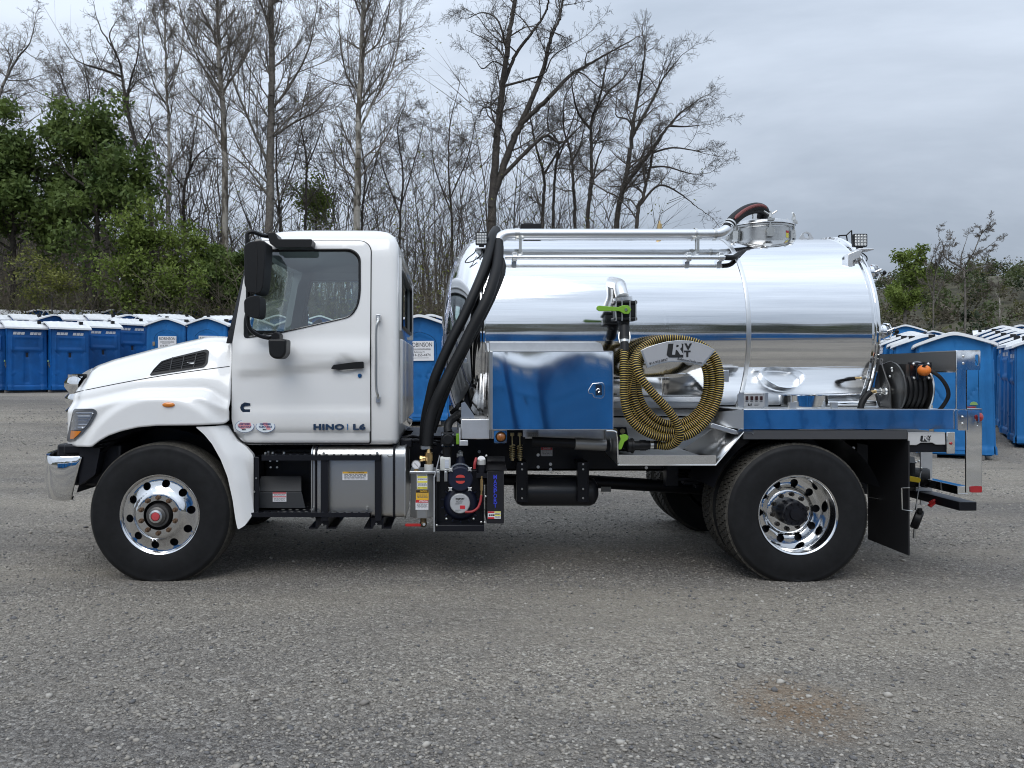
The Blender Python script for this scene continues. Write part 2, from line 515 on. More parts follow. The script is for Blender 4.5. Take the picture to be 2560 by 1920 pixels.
def ground_material():
    m = bpy.data.materials.new('crushed_stone_gravel'); m.use_nodes = True
    t = m.node_tree; b = t.nodes['Principled BSDF']
    b.inputs['Roughness'].default_value = 0.92; b.inputs['Specular IOR Level'].default_value = 0.25
    tc_ = t.nodes.new('ShaderNodeTexCoord')
    def noise(scale, det=4, rough=.6):
        n = t.nodes.new('ShaderNodeTexNoise'); n.inputs['Scale'].default_value = scale
        n.inputs['Detail'].default_value = det; n.inputs['Roughness'].default_value = rough
        t.links.new(tc_.outputs['Object'], n.inputs['Vector']); return n.outputs['Fac']
    mpg = t.nodes.new('ShaderNodeMapping'); mpg.inputs['Scale'].default_value = (.22, 1, 1); mpg.inputs['Rotation'].default_value = (0, 0, R(-7))
    t.links.new(tc_.outputs['Object'], mpg.inputs[0])
    def streak(scale, det=4, rough=.6):
        n = t.nodes.new('ShaderNodeTexNoise'); n.inputs['Scale'].default_value = scale
        n.inputs['Detail'].default_value = det; n.inputs['Roughness'].default_value = rough; n.inputs['Distortion'].default_value = .4
        t.links.new(mpg.outputs[0], n.inputs['Vector']); return n.outputs['Fac']
    def vor(scale, feat='F1'):
        n = t.nodes.new('ShaderNodeTexVoronoi'); n.inputs['Scale'].default_value = scale; n.feature = feat
        t.links.new(tc_.outputs['Object'], n.inputs['Vector']); return n
    def ramp(f, stops):
        r_ = t.nodes.new('ShaderNodeValToRGB')
        while len(r_.color_ramp.elements) < len(stops): r_.color_ramp.elements.new(0.5)
        for e, (p_, c) in zip(r_.color_ramp.elements, stops):
            e.position = p_; e.color = (*c, 1)
        t.links.new(f, r_.inputs[0]); return r_.outputs[0]
    def mix(f, a, b_, mode='MIX'):
        x = t.nodes.new('ShaderNodeMix'); x.data_type = 'RGBA'; x.blend_type = mode
        if isinstance(f, float): x.inputs[0].default_value = f
        else: t.links.new(f, x.inputs[0])
        for s_, i in ((a, 6), (b_, 7)):
            if isinstance(s_, tuple): x.inputs[i].default_value = (*s_, 1)
            else: t.links.new(s_, x.inputs[i])
        return x.outputs[2]
    v1, v2 = vor(58), vor(145)
    g1 = t.nodes.new('ShaderNodeSeparateColor'); t.links.new(v1.outputs['Color'], g1.inputs[0])
    g2 = t.nodes.new('ShaderNodeSeparateColor'); t.links.new(v2.outputs['Color'], g2.inputs[0])
    stone = ramp(g1.outputs[0], [(0.0, (.118, .108, .096)), (.5, (.275, .253, .224)), (.84, (.415, .386, .342)), (1, (.72, .68, .61))])
    fine = ramp(g2.outputs[1], [(0.0, (.104, .095, .083)), (.6, (.258, .236, .204)), (1, (.52, .485, .428))])
    col = mix(noise(7, 5, .7), stone, fine)
    # dust and packed fines in big soft patches, darker damp ones between them
    dust = ramp(streak(.9, 6, .66), [(.40, (0, 0, 0)), (.62, (1, 1, 1))])
    col = mix(dust, col, mix(0.55, col, (.305, .276, .232)))
    damp = ramp(streak(.55, 5, .62), [(.36, (.66, .67, .70)), (.60, (1.12, 1.11, 1.08))])
    col = mix(1.0, col, damp, 'MULTIPLY')
    # the rusty stain in front of the rear wheel
    mp_ = t.nodes.new('ShaderNodeMapping'); mp_.inputs['Location'].default_value = (-1.62 / .40, 2.14 / .42, 0)
    mp_.inputs['Scale'].default_value = (1 / .40, 1 / .42, 1)
    t.links.new(tc_.outputs['Object'], mp_.inputs[0])
    gr = t.nodes.new('ShaderNodeTexGradient'); gr.gradient_type = 'SPHERICAL'
    t.links.new(mp_.outputs[0], gr.inputs[0])
    a_ = t.nodes.new('ShaderNodeMath'); a_.operation = 'MULTIPLY'
    t.links.new(gr.outputs['Fac'], a_.inputs[0]); t.links.new(ramp(noise(5, 5, .7), [(.3, (.2, .2, .2)), (.7, (1.3, 1.3, 1.3))]), a_.inputs[1])
    b2 = t.nodes.new('ShaderNodeMath'); b2.operation = 'MULTIPLY'; b2.use_clamp = True; b2.inputs[1].default_value = 1.5
    t.links.new(a_.outputs[0], b2.inputs[0])
    col = mix(b2.outputs[0], col, mix(0.62, col, (.215, .130, .062)))
    t.links.new(col, b.inputs['Base Color'])
    # relief
    def mth(op, a, k):
        n = t.nodes.new('ShaderNodeMath'); n.operation = op
        t.links.new(a, n.inputs[0])
        if isinstance(k, float): n.inputs[1].default_value = k
        else: t.links.new(k, n.inputs[1])
        return n.outputs[0]
    h = mth('ADD', mth('MULTIPLY', v1.outputs['Distance'], -1.0), mth('MULTIPLY', v2.outputs['Distance'], -.5))
    h = mth('ADD', h, mth('MULTIPLY', noise(28, 4, .7), .8))
    bp = t.nodes.new('ShaderNodeBump'); bp.inputs['Strength'].default_value = 1.0; bp.inputs['Distance'].default_value = 0.018
    t.links.new(h, bp.inputs['Height']); t.links.new(bp.outputs[0], b.inputs['Normal'])
    return m

GRAVEL = ground_material()
def grid_mesh(xs, ys, zf):
    vs = [(x, y, zf(x, y)) for y in ys for x in xs]
    n = len(xs)
    fs = [(j * n + i, j * n + i + 1, (j + 1) * n + i + 1, (j + 1) * n + i) for j in range(len(ys) - 1) for i in range(n - 1)]
    me = bpy.data.meshes.new('sheet'); me.from_pydata(vs, [], fs); return me
gx = [-900, -400, -200, -120, -80, -60] + [-50 + i * 2 for i in range(51)] + [60, 80, 120, 200, 400, 900]
gy = [-900, -300, -120, -60, -30, -15, -8] + [-4 + i * 1.0 for i in range(52)] + [52, 60, 80, 120, 200, 400, 1200]
gnd = link('ground', grid_mesh(gx, gy, lambda x, y: ground_z(x, y) if y < 48 else ground_z(x, 48) - 0.02 * min(40, y - 48)), None, 60, GRAVEL)
gnd['kind'] = 'structure'

# loose stones lying on the packed gravel
def stones():
    ico = bmesh.new(); bmesh.ops.create_icosphere(ico, subdivisions=1, radius=1.0)
    bv = np.array([v.co[:] for v in ico.verts]); bf = np.array([[v.index for v in f.verts] for f in ico.faces]); ico.free()
    N_ = 62000
    # denser close to the camera
    d = 2.6 + 17.5 * RNG.random(N_) ** 1.75
    lo = (-1130 / 1920) * d - 0.5; hi = (1430 / 1920) * d + 0.5
    x = lo + (hi - lo) * RNG.random(N_)
    y = d + CAM_Y
    # stones lie thicker in drifts
    keep = (np.sin(x * 1.3 + 1.2 * np.sin(y * 1.7)) + np.sin(y * 2.3 + x * .7) + RNG.normal(0, 1.1, N_)) > -0.7
    x, y, d = x[keep], y[keep], d[keep]; n = len(x)
    s = 0.0034 + 0.0075 * RNG.random(n) ** 2.0
    big = RNG.random(n) < 0.012; s[big] *= 1.8
    s *= (1 + 0.05 * np.maximum(0, d - 6))
    z = np.array([ground_z(a, b) for a, b in zip(x, y)])
    sc = np.stack([s * (0.8 + .7 * RNG.random(n)), s * (0.8 + .7 * RNG.random(n)), s * (0.45 + .4 * RNG.random(n))], 1)
    th = RNG.random(n) * 6.283; c, sn = np.cos(th), np.sin(th)
    nv = len(bv)
    jit = 1 + RNG.normal(0, .24, (n, nv, 1))
    v = bv[None] * jit * sc[:, None, :]
    vx = v[:, :, 0] * c[:, None] - v[:, :, 1] * sn[:, None] + x[:, None]
    vy = v[:, :, 0] * sn[:, None] + v[:, :, 1] * c[:, None] + y[:, None]
    vz = v[:, :, 2] + z[:, None] + sc[:, 2][:, None] * .45
    V = np.stack([vx, vy, vz], 2).reshape(-1, 3).astype(np.float32)
    F = (bf[None] + (np.arange(n) * nv)[:, None, None]).reshape(-1, 3)
    me = bpy.data.meshes.new('loose_gravel')
    me.vertices.add(len(V)); me.vertices.foreach_set('co', V.ravel())
    me.loops.add(F.size); me.loops.foreach_set('vertex_index', F.ravel().astype(np.int32))
    me.polygons.add(len(F)); me.polygons.foreach_set('loop_start', np.arange(0, F.size, 3, dtype=np.int32))
    me.polygons.foreach_set('material_index', np.repeat(RNG.choice(4, n, p=[.35, .41, .16, .08]), len(bf)).astype(np.int32))
    me.update()
    for nm, c_ in (('stone_grey', (.225, .21, .19)), ('stone_taupe', (.30, .278, .244)), ('stone_slate', (.14, .138, .138)), ('stone_pale', (.40, .378, .340))):
        me.materials.append(mat(nm, c_, .9, spec=.2))
    o = link('loose_gravel', me); o['kind'] = 'stuff'
    tag(o, 'loose grey crushed stones scattered over the gravel lot', 'gravel')
stones()

# ================================================================ hills
def hill_z(x, y):
    a = 20 * smoothstep(48, 135, y) * smoothstep(2, -75, x)
    b = 27 * smoothstep(70, 215, y) * smoothstep(40, 150, x)
    c = 12 * smoothstep(-34, -95, y)
    return a + b + c
HILLG = mat('hill_leaf_litter', (.060, .056, .034), .95, var=(.25, .45))
for nm, xs, ys in (('hill', [-260 + i * 12 for i in range(46)], [50 + i * 9 for i in range(30)]),
                   ('hill', [-160 + i * 14 for i in range(27)], [-150 + i * 9 for i in range(14)])):
    h_ = link(nm, grid_mesh(xs, ys, lambda x, y: hill_z(x, y) + (1.0 if y > 0 else -.3) + 1.5 * math.sin(x * .13 + y * .05) * smoothstep(70, 110, abs(y))), None, 60, HILLG)
    h_['kind'] = 'structure'

# ================================================================ vegetation
def mesh_np(name, V, F, mats, mi=None):
    me = bpy.data.meshes.new(name); k = F.shape[1]
    V = V.astype(np.float32); F = F.astype(np.int32)
    me.vertices.add(len(V)); me.vertices.foreach_set('co', V.ravel())
    me.loops.add(F.size); me.loops.foreach_set('vertex_index', F.ravel())
    me.polygons.add(len(F)); me.polygons.foreach_set('loop_start', np.arange(0, F.size, k, dtype=np.int32))
    if mi is not None: me.polygons.foreach_set('material_index', mi.astype(np.int32))
    for m_ in mats: me.materials.append(m_)
    me.update(); me.validate()
    return me
def seg_geo(segs, n):
    """[(p0, p1, r0, r1)] -> n-sided frusta"""
    A = np.array([[*s[0], *s[1], s[2], s[3]] for s in segs])
    p0, p1, r0, r1 = A[:, :3], A[:, 3:6], A[:, 6], A[:, 7]
    d = p1 - p0; L = np.linalg.norm(d, axis=1, keepdims=True); d = d / np.maximum(L, 1e-9)
    ref = np.where(np.abs(d[:, 2:3]) < .9, np.array([[0, 0, 1.]]), np.array([[1., 0, 0]]))
    a = np.cross(d, ref); a /= np.linalg.norm(a, axis=1, keepdims=True); b = np.cross(d, a)
    th = np.arange(n) * 2 * math.pi / n
    ring = a[:, None] * np.cos(th)[None, :, None] + b[:, None] * np.sin(th)[None, :, None]
    V = np.concatenate([p0[:, None] + ring * r0[:, None, None], (p1 + d * r1[:, None] * .3)[:, None] + ring * r1[:, None, None]], 1)
    i = np.arange(n); j = (i + 1) % n
    f = np.stack([i, j, j + n, i + n], 1)
    F = (f[None] + (np.arange(len(A)) * 2 * n)[:, None, None]).reshape(-1, 4)
    return V.reshape(-1, 3), F
def merge_geo(parts):
    Vs, Fs, b = [], [], 0
    for V, F in parts:
        Vs.append(V); Fs.append(F + b); b += len(V)
    return np.concatenate(Vs), np.concatenate(Fs)

def rnd_dir(rng, d, ang):
    """d turned by ang about a random azimuth"""
    a = d.orthogonal().normalized(); b = d.cross(a); t = rng.random() * 6.2832
    return (d * math.cos(ang) + (a * math.cos(t) + b * math.sin(t)) * math.sin(ang)).normalized()
UP = Vector((0, 0, 1))
def grow(S, tips, p, d, L, r, lvl, cfg, rng):
    n = cfg['n'][lvl]; sl = L / n; r0 = r
    for i in range(n):
        t = (i + 1) / n
        w = cfg['wob'][lvl]
        d = (d + Vector((rng.gauss(0, w), rng.gauss(0, w), rng.gauss(0, w))) + UP * cfg['trop'][lvl]).normalized()
        q = p + d * sl; r1 = max(cfg['rmin'], r * (1 - .75 * t))
        S[lvl].append((p, q, r0, r1))
        if lvl < cfg['max']:
            k = cfg['kids'][lvl] / n; k = int(k) + (rng.random() < k % 1)
            for _ in range(k):
                if t < .18: continue
                f = rng.random(); pp = p.lerp(q, f)
                cd = rnd_dir(rng, d, cfg['ang'][lvl] * (.7 + .6 * rng.random()))
                grow(S, tips, pp, cd, L * cfg['ratio'][lvl] * (1.25 - .7 * t) * (.6 + .7 * rng.random()), max(cfg['rmin'], r1 * .62), lvl + 1, cfg, rng)
        p, r0 = q, r1
    tips.append((p, d, lvl))
CFG_SYC = dict(n=[8, 5, 3], wob=[.07, .10, .14], trop=[.03, .035, .02], kids=[14, 9, 0], ang=[.62, .62, .6], ratio=[.42, .42, .4], max=2, rmin=.0055)
CFG_LOC = dict(n=[7, 5, 4], wob=[.20, .24, .26], trop=[.03, .02, .01], kids=[13, 9, 0], ang=[.85, .85, .8], ratio=[.46, .46, .4], max=2, rmin=.006)
CFG_LEAF = dict(n=[6, 4, 3], wob=[.12, .16, .2], trop=[.03, .0, -.01], kids=[9, 5, 0], ang=[.9, .9, .9], ratio=[.5, .5, .4], max=2, rmin=.008)

BARKS = {
    'dark': mat('dark_bark', (.052, .045, .039), .95, var=(7, .35)),
    'grey': mat('grey_bark', (.125, .113, .098), .95, var=(6, .40)),
    'twig': mat('twig_bark', (.165, .145, .124), .95),
    'dtwig': mat('dark_twig_bark', (.098, .086, .074), .95),
    'pale': None, 'brown': mat('brown_twigs', (.135, .115, .085), .95)}
def pale_bark():
    m = mat('pale_flaking_bark', (.36, .34, .30), .9)
    t = m.node_tree; b = t.nodes['Principled BSDF']
    c = t.nodes.new('ShaderNodeTexCoord'); mp_ = t.nodes.new('ShaderNodeMapping'); mp_.inputs['Scale'].default_value = (1, 1, .35)
    n = t.nodes.new('ShaderNodeTexNoise'); n.inputs['Scale'].default_value = 3.2; n.inputs['Detail'].default_value = 4
    r_ = t.nodes.new('ShaderNodeValToRGB')
    r_.color_ramp.elements[0].position = .42; r_.color_ramp.elements[0].color = (.11, .095, .075, 1)
    r_.color_ramp.elements[1].position = .54; r_.color_ramp.elements[1].color = (.37, .35, .31, 1)
    t.links.new(c.outputs['Object'], mp_.inputs[0]); t.links.new(mp_.outputs[0], n.inputs['Vector'])
    t.links.new(n.outputs['Fac'], r_.inputs[0]); t.links.new(r_.outputs[0], b.inputs['Base Color'])
    return m
BARKS['pale'] = pale_bark()
def leaf_mat(name, lo, hi, scale=.9):
    m = bpy.data.materials.new(name); m.use_nodes = True
    t = m.node_tree; b = t.nodes['Principled BSDF']; b.inputs['Roughness'].default_value = .6
    b.inputs['Specular IOR Level'].default_value = .25
    c = t.nodes.new('ShaderNodeTexCoord'); n = t.nodes.new('ShaderNodeTexNoise')
    n.inputs['Scale'].default_value = scale; n.inputs['Detail'].default_value = 4; n.inputs['Roughness'].default_value = .7
    r_ = t.nodes.new('ShaderNodeValToRGB')
    r_.color_ramp.elements[0].position = .33; r_.color_ramp.elements[0].color = (*lo, 1)
    r_.color_ramp.elements[1].position = .68; r_.color_ramp.elements[1].color = (*hi, 1)
    t.links.new(c.outputs['Object'], n.inputs['Vector']); t.links.new(n.outputs['Fac'], r_.inputs[0])
    t.links.new(r_.outputs[0], b.inputs['Base Color'])
    o = [n_ for n_ in t.nodes if n_.type == 'OUTPUT_MATERIAL'][0]
    tl = t.nodes.new('ShaderNodeBsdfTranslucent'); ms = t.nodes.new('ShaderNodeMixShader'); ms.inputs[0].default_value = .3
    t.links.new(r_.outputs[0], tl.inputs[0]); t.links.new(b.outputs[0], ms.inputs[1]); t.links.new(tl.outputs[0], ms.inputs[2])
    t.links.new(ms.outputs[0], o.inputs[0])
    return m
LEAFD = leaf_mat('dark_green_leaves', (.060, .100, .030), (.175, .235, .062))
LEAFL = leaf_mat('light_green_leaves', (.100, .145, .030), (.215, .280, .062))
LEAFO = leaf_mat('olive_young_leaves', (.130, .145, .038), (.270, .285, .080))
LEAFB = leaf_mat('brown_brush_leaves', (.075, .078, .036), (.150, .150, .070), .3)

def leaves_geo(pts, size, rng, per, spread):
    pts = np.array(pts); n = len(pts) * per
    c = np.repeat(pts, per, 0) + rng.normal(0, spread, (n, 3)) * np.array([1, 1, .8])
    s = size * (.55 + .9 * rng.random((n, 1)))
    a = rng.normal(0, 1, (n, 3)); a /= np.linalg.norm(a, axis=1, keepdims=True)
    b = np.cross(a, rng.normal(0, 1, (n, 3))); b /= np.linalg.norm(b, axis=1, keepdims=True)
    V = np.stack([c - a * s, c - b * s * .5, c + a * s, c + b * s * .5], 1).reshape(-1, 3)
    F = np.arange(n * 4).reshape(-1, 4)
    return V, F

def guided_tree(name, label, guides, y, cfg, bark, twig, seed, group, kid_len=3.4, kids=9, leaf=None, leaf_size=.13, leaf_per=7, leaf_spread=.28, gz=None, buds=0, cat='tree'):
    """a tree whose limbs follow paths seen in the photograph, standing at depth y; twigs grow from them"""
    rng = random.Random(seed)
    trunk = []; S = [[], [], [], []]; tips = []
    base = None
    for gi, (pts, r0, r1) in enumerate(guides):
        w = [P(u, v, y + (0 if k == 0 and gi == 0 else rng.gauss(0, .35))) for k, (u, v) in enumerate(pts)]
        if gi == 0:
            g = w[0].copy(); g.x -= (w[1].x - w[0].x) * .3
            g.z = ground_z(g.x, y) - .2
            w = [g] + w; base = g
        if gi > 0:      # a limb starts on the limb it leaves
            near = min((q for sg in trunk for q in (sg[0], sg[1])), key=lambda q: (q.x - w[0].x) ** 2 + (q.z - w[0].z) ** 2)
            w[0] = near.copy(); w[1].y = near.y + (w[1].y - y) * .6
        path = bez(w, max(10, len(w) * 5)); m_ = len(path)
        for i in range(m_ - 1):
            t = i / (m_ - 1); ra = r0 + (r1 - r0) * t; rb = r0 + (r1 - r0) * (i + 1) / (m_ - 1)
            j = Vector((rng.gauss(0, .03), rng.gauss(0, .03), 0)) if 0 < i else Vector()
            path[i] = path[i] + j * min(1, r0 * 8)
            trunk.append((path[i], path[i + 1], ra, rb))
        tot = sum((path[i + 1] - path[i]).length for i in range(m_ - 1))
        nk = int(kids * tot / 10)
        for _ in range(nk):
            t = (.22 if gi == 0 else .08) + (.92 - (.22 if gi == 0 else .08)) * rng.random() ** .8
            i = min(m_ - 2, int(t * (m_ - 1)))
            d = (path[i + 1] - path[i]).normalized()
            L = kid_len * (1.2 - .75 * t) * (.5 + .8 * rng.random())
            cd = rnd_dir(rng, d, cfg['ang'][0] * (.75 + .6 * rng.random()))
            grow(S, tips, path[i].lerp(path[i + 1], rng.random()), cd, L, min(.05, (r0 + (r1 - r0) * t) * .5), 0, cfg, rng)
        tips.append((path[-1], Vector((0, 0, 1)), 0))
        grow(S, tips, path[-1], (path[-1] - path[-2]).normalized(), kid_len * .7, r1, 0, cfg, rng)
    root = thing(name, label, cat, (base.x, base.y, ground_z(base.x, base.y)), 0, group, keep=True)
    V, F = seg_geo(trunk, 7)
    me = mesh_np('trunk', V, F, [bark]); link('trunk', me, root, 80)
    parts = []
    for lv, sides in ((0, 4), (1, 3), (2, 3)):
        if S[lv]: parts.append(seg_geo(S[lv], sides))
    V, F = merge_geo(parts); mi = np.zeros(len(F)); mats_ = [twig]
    nr = np.random.default_rng(seed)
    if leaf is not None:
        tp = [t[0] for t in tips if t[2] >= 1] + [s[1] for s in S[1]]
        lv_, lf = leaves_geo([tuple(p) for p in tp], leaf_size, nr, leaf_per, leaf_spread)
        F = np.concatenate([F, lf + len(V)]); V = np.concatenate([V, lv_]); mi = np.concatenate([mi, np.ones(len(lf))]); mats_.append(leaf)
    elif buds:
        tp = [t[0] for t in tips if t[2] >= 1 and rng.random() < buds]
        if tp:
            lv_, lf = leaves_geo([tuple(p) for p in tp], .035, nr, 2, .05)
            F = np.concatenate([F, lf + len(V)]); V = np.concatenate([V, lv_]); mi = np.concatenate([mi, np.zeros(len(lf))])
    me = mesh_np('crown', V, F, mats_, mi); link('crown', me, root)
    return root

def z6(pts): return [(800 + x / 2.212, y / 2.212) for x, y in pts]
def z5(pts): return [(x / 2.0233, y / 2.0233) for x, y in pts]
GB = 'bare trees at the edge of the lot'
DK, GY, PL, TW, DT = BARKS['dark'], BARKS['grey'], BARKS['pale'], BARKS['twig'], BARKS['dtwig']
guided_tree('locust_tree', 'tall dark bare tree with forked trunk rising behind front end of tank', [
    (z6([(950, 1240), (970, 900), (1000, 560), (1040, 250), (1080, 0), (1100, -150)]), .27, .07),
    (z6([(975, 1080), (1060, 800), (1130, 640), (1230, 400), (1270, 230), (1330, 80), (1350, -80)]), .21, .04),
    (z6([(1130, 690), (1260, 540), (1380, 420), (1480, 360), (1600, 290), (1720, 225)]), .14, .03),
    (z6([(1020, 980), (1190, 790), (1260, 750), (1330, 790), (1420, 720)]), .12, .03),
    (z6([(1060, 460), (1090, 280), (1180, 170), (1250, 60), (1270, -60)]), .11, .04),
    (z6([(1060, 470), (1150, 430), (1240, 405), (1290, 310), (1400, 240)]), .07, .02),
    (z6([(1000, 610), (940, 580), (900, 600), (880, 650)]), .06, .02),
    (z6([(1030, 260), (980, 120), (900, 70), (820, 100)]), .06, .02),
    (z6([(1030, 360), (960, 345), (900, 380), (860, 330)]), .05, .015)], 36.0, CFG_LOC, DK, DT, 3, GB, 3.2, 9)
guided_tree('locust_tree', 'bare dark tree with two leaning stems right of the forked tree, fan-shaped crown', [
    (z6([(1640, 1250), (1690, 1000), (1730, 700), (1760, 520), (1790, 350), (1800, 240)]), .17, .03),
    (z6([(1690, 1040), (1840, 820), (1910, 720), (2000, 620), (2110, 540)]), .12, .02),
    (z6([(1730, 760), (1830, 560), (1900, 430), (1980, 330)]), .09, .02),
    (z6([(1730, 730), (1690, 680), (1640, 640), (1640, 560)]), .06, .02),
    (z6([(1930, 700), (2030, 690), (2120, 690)]), .06, .015)], 35.0, CFG_LOC, DK, DT, 5, GB, 2.8, 11)
guided_tree('locust_tree', 'rightmost bare tree of the wood, branches drooping towards the tank hatch', [
    (z6([(1750, 1250), (1790, 1080), (1830, 900), (1850, 800), (1930, 700)]), .12, .03),
    (z6([(1800, 1130), (1880, 1020), (1990, 1070), (2090, 1150)]), .07, .02),
    (z6([(1840, 880), (1940, 900), (2050, 960), (2130, 960)]), .06, .015),
    (z6([(1850, 810), (1960, 800), (2060, 830), (2130, 850)]), .06, .015)], 34.0, CFG_LOC, DK, DT, 8, GB, 2.4, 10)
guided_tree('locust_tree', 'slim dark bare tree with kinked upper trunk, left of the fan-shaped one', [
    (z6([(1480, 1240), (1500, 1000), (1500, 690), (1540, 560), (1570, 430), (1590, 320)]), .13, .03),
    (z6([(1500, 690), (1440, 600), (1400, 520), (1390, 430)]), .08, .02),
    (z6([(1520, 620), (1600, 500), (1680, 430), (1750, 330)]), .07, .02),
    (z6([(1520, 1110), (1530, 900), (1590, 760)]), .07, .02)], 36.5, CFG_LOC, DK, DT, 13, GB, 2.8, 10)
guided_tree('locust_tree', 'thin crooked bare tree standing behind the long pipe on the tank', [
    (z6([(1410, 1250), (1400, 1000), (1390, 860), (1350, 720), (1350, 560), (1400, 450)]), .11, .02),
    (z6([(1390, 900), (1440, 800), (1470, 650)]), .07, .02)], 37.5, CFG_LOC, DK, DT, 17, GB, 2.4, 9)
guided_tree('locust_tree', 'dark bare tree bending left above the middle of the tank pipe', [
    (z6([(1230, 1240), (1240, 1000), (1200, 830), (1165, 650), (1170, 520)]), .12, .02),
    (z6([(1240, 950), (1330, 820), (1400, 740), (1500, 640)]), .07, .02)], 38.0, CFG_LOC, DK, DT, 19, GB, 2.4, 9)
guided_tree('locust_tree', 'dark slim bare tree close right of the one bending left', [
    (z6([(1290, 1240), (1300, 960), (1320, 800), (1260, 700), (1270, 560)]), .11, .02),
    (z6([(1310, 900), (1390, 700), (1430, 560)]), .06, .02)], 39.0, CFG_LOC, DK, DT, 23, GB, 2.4, 9)
guided_tree('sycamore_tree', 'tall pale-barked bare tree rising right of the cab roof middle', [
    (z6([(205, 1240), (212, 900), (215, 600), (230, 300), (240, 0), (246, -190)]), .21, .07),
    (z6([(225, 700), (300, 560), (400, 380), (440, 180), (450, 0)]), .07, .02),
    (z6([(228, 560), (150, 420), (110, 200), (100, 0)]), .06, .02),
    (z6([(230, 330), (330, 220), (380, 60), (390, -60)]), .06, .02)], 35.0, CFG_SYC, PL, TW, 29, GB, 4.2, 15, buds=.25)
guided_tree('sycamore_tree', 'thickest straight grey-brown bare trunk, tall, behind the cab windscreen', [
    (z5([(1365, 1180), (1370, 700), (1375, 300), (1370, 0), (1368, -180)]), .25, .10),
    (z5([(1370, 820), (1270, 640), (1180, 400), (1150, 150), (1140, -50)]), .08, .02),
    (z5([(1380, 560), (1480, 420), (1560, 250), (1600, 60)]), .08, .02),
    (z5([(1370, 700), (1480, 620), (1600, 560), (1690, 450)]), .07, .02),
    (z5([(1360, 1000), (1250, 850), (1130, 760)]), .07, .02)], 34.0, CFG_SYC, GY, TW, 31, GB, 4.4, 15, buds=.3)
guided_tree('sycamore_tree', 'tall pale grey bare tree left of the thickest straight trunk', [
    (z5([(1140, 1300), (1135, 700), (1118, 420), (1110, 300), (1102, 100), (1098, -180)]), .20, .07),
    (z5([(1130, 540), (1040, 360), (960, 200), (900, 0)]), .07, .02),
    (z5([(1130, 470), (1230, 300), (1280, 160), (1300, 0)]), .07, .02),
    (z5([(1135, 720), (1040, 620), (930, 560), (860, 470)]), .06, .02)], 35.5, CFG_SYC, PL, TW, 37, GB, 4.2, 14, buds=.3)
guided_tree('sycamore_tree', 'slender white-barked bare tree between the curved dark one and the pale grey one', [
    (z5([(850, 1230), (855, 700), (840, 400), (835, 100), (830, -60)]), .11, .03),
    (z5([(852, 560), (780, 420), (720, 200), (740, 60)]), .05, .015),
    (z5([(845, 420), (900, 300), (930, 130)]), .05, .015)], 36.0, CFG_SYC, PL, TW, 41, GB, 3.2, 15, buds=.3)
guided_tree('locust_tree', 'curved dark bare tree leaning left above the leafy trees', [
    (z5([(765, 1120), (740, 900), (700, 760), (640, 560), (620, 400), (590, 280), (510, 150)]), .16, .03),
    (z5([(620, 380), (520, 350), (440, 330), (380, 300)]), .08, .02),
    (z5([(640, 540), (640, 440), (700, 260), (700, 130)]), .07, .02),
    (z5([(600, 300), (570, 190), (600, 90)]), .05, .015)], 34.5, CFG_LOC, DK, DT, 43, GB, 2.6, 10)
guided_tree('locust_tree', 'short dark bare tree in front of the curved leaning one', [
    (z5([(722, 1120), (680, 900), (692, 800), (745, 690), (780, 620)]), .09, .02),
    (z5([(680, 900), (640, 840), (560, 800)]), .05, .015)], 33.5, CFG_LOC, DK, DT, 47, GB, 2.2, 10)
guided_tree('locust_tree', 'dark bare tree with low forks left of the pale grey trunk', [
    (z5([(935, 1240), (930, 980), (960, 850), (972, 740), (1000, 600)]), .13, .02),
    (z5([(930, 960), (890, 880), (870, 780)]), .06, .02),
    (z5([(950, 880), (1020, 800), (1100, 720)]), .06, .02)], 37.0, CFG_LOC, DK, DT, 53, GB, 2.6, 11)
guided_tree('locust_tree', 'dark slim bare tree just right of the thickest straight trunk', [
    (z5([(1545, 1150), (1550, 900), (1545, 760), (1520, 600), (1560, 420)]), .10, .02),
    (z5([(1548, 820), (1600, 700), (1640, 600)]), .05, .015)], 38.0, CFG_LOC, DK, DT, 59, GB, 2.6, 11)
guided_tree('locust_tree', 'bare tree reaching in from the left edge of the picture', [
    (z5([(-60, 700), (-30, 560), (20, 420), (80, 310), (150, 220)]), .12, .03),
    (z5([(-20, 590), (60, 560), (130, 540)]), .05, .015)], 33.0, CFG_LOC, GY, TW, 61, GB, 3.0, 11)
guided_tree('locust_tree', 'bare tree with many upright limbs behind the dark leafy crowns', [
    (z5([(420, 900), (390, 600), (340, 480), (290, 330)]), .10, .02),
    (z5([(400, 640), (430, 480), (420, 300)]), .06, .02),
    (z5([(400, 620), (300, 520), (200, 470)]), .05, .02)], 38.5, CFG_LOC, DK, TW, 67, GB, 3.0, 12, buds=.3)
for k, (uu, vv, top, yy, lab) in enumerate((
        (1000, 560, 260, 39, 'thin bare tree of the thicket seen just over the rear of the cab roof'),
        (1130, 560, 230, 40, 'thin bare tree of the thicket left of the front work light'),
        (905, 560, 250, 41, 'thin bare tree of the thicket right of the pale trunk over the cab'),
        (700, 560, 300, 39, 'thin bare tree of the thicket over the middle of the cab door'))):
    guided_tree('thicket_tree', lab, [
        ([(uu, vv), (uu + 8 * (-1) ** k, vv - 120), (uu - 6, vv - 240), (uu + 14, top)], .085, .02),
        ([(uu + 2, vv - 60), (uu + 40, vv - 170), (uu + 60, vv - 260)], .05, .015),
        ([(uu, vv - 30), (uu - 45, vv - 150), (uu - 50, vv - 240)], .05, .015)], yy, CFG_LOC, DK, DT, 71 + k, GB, 2.6, 12)

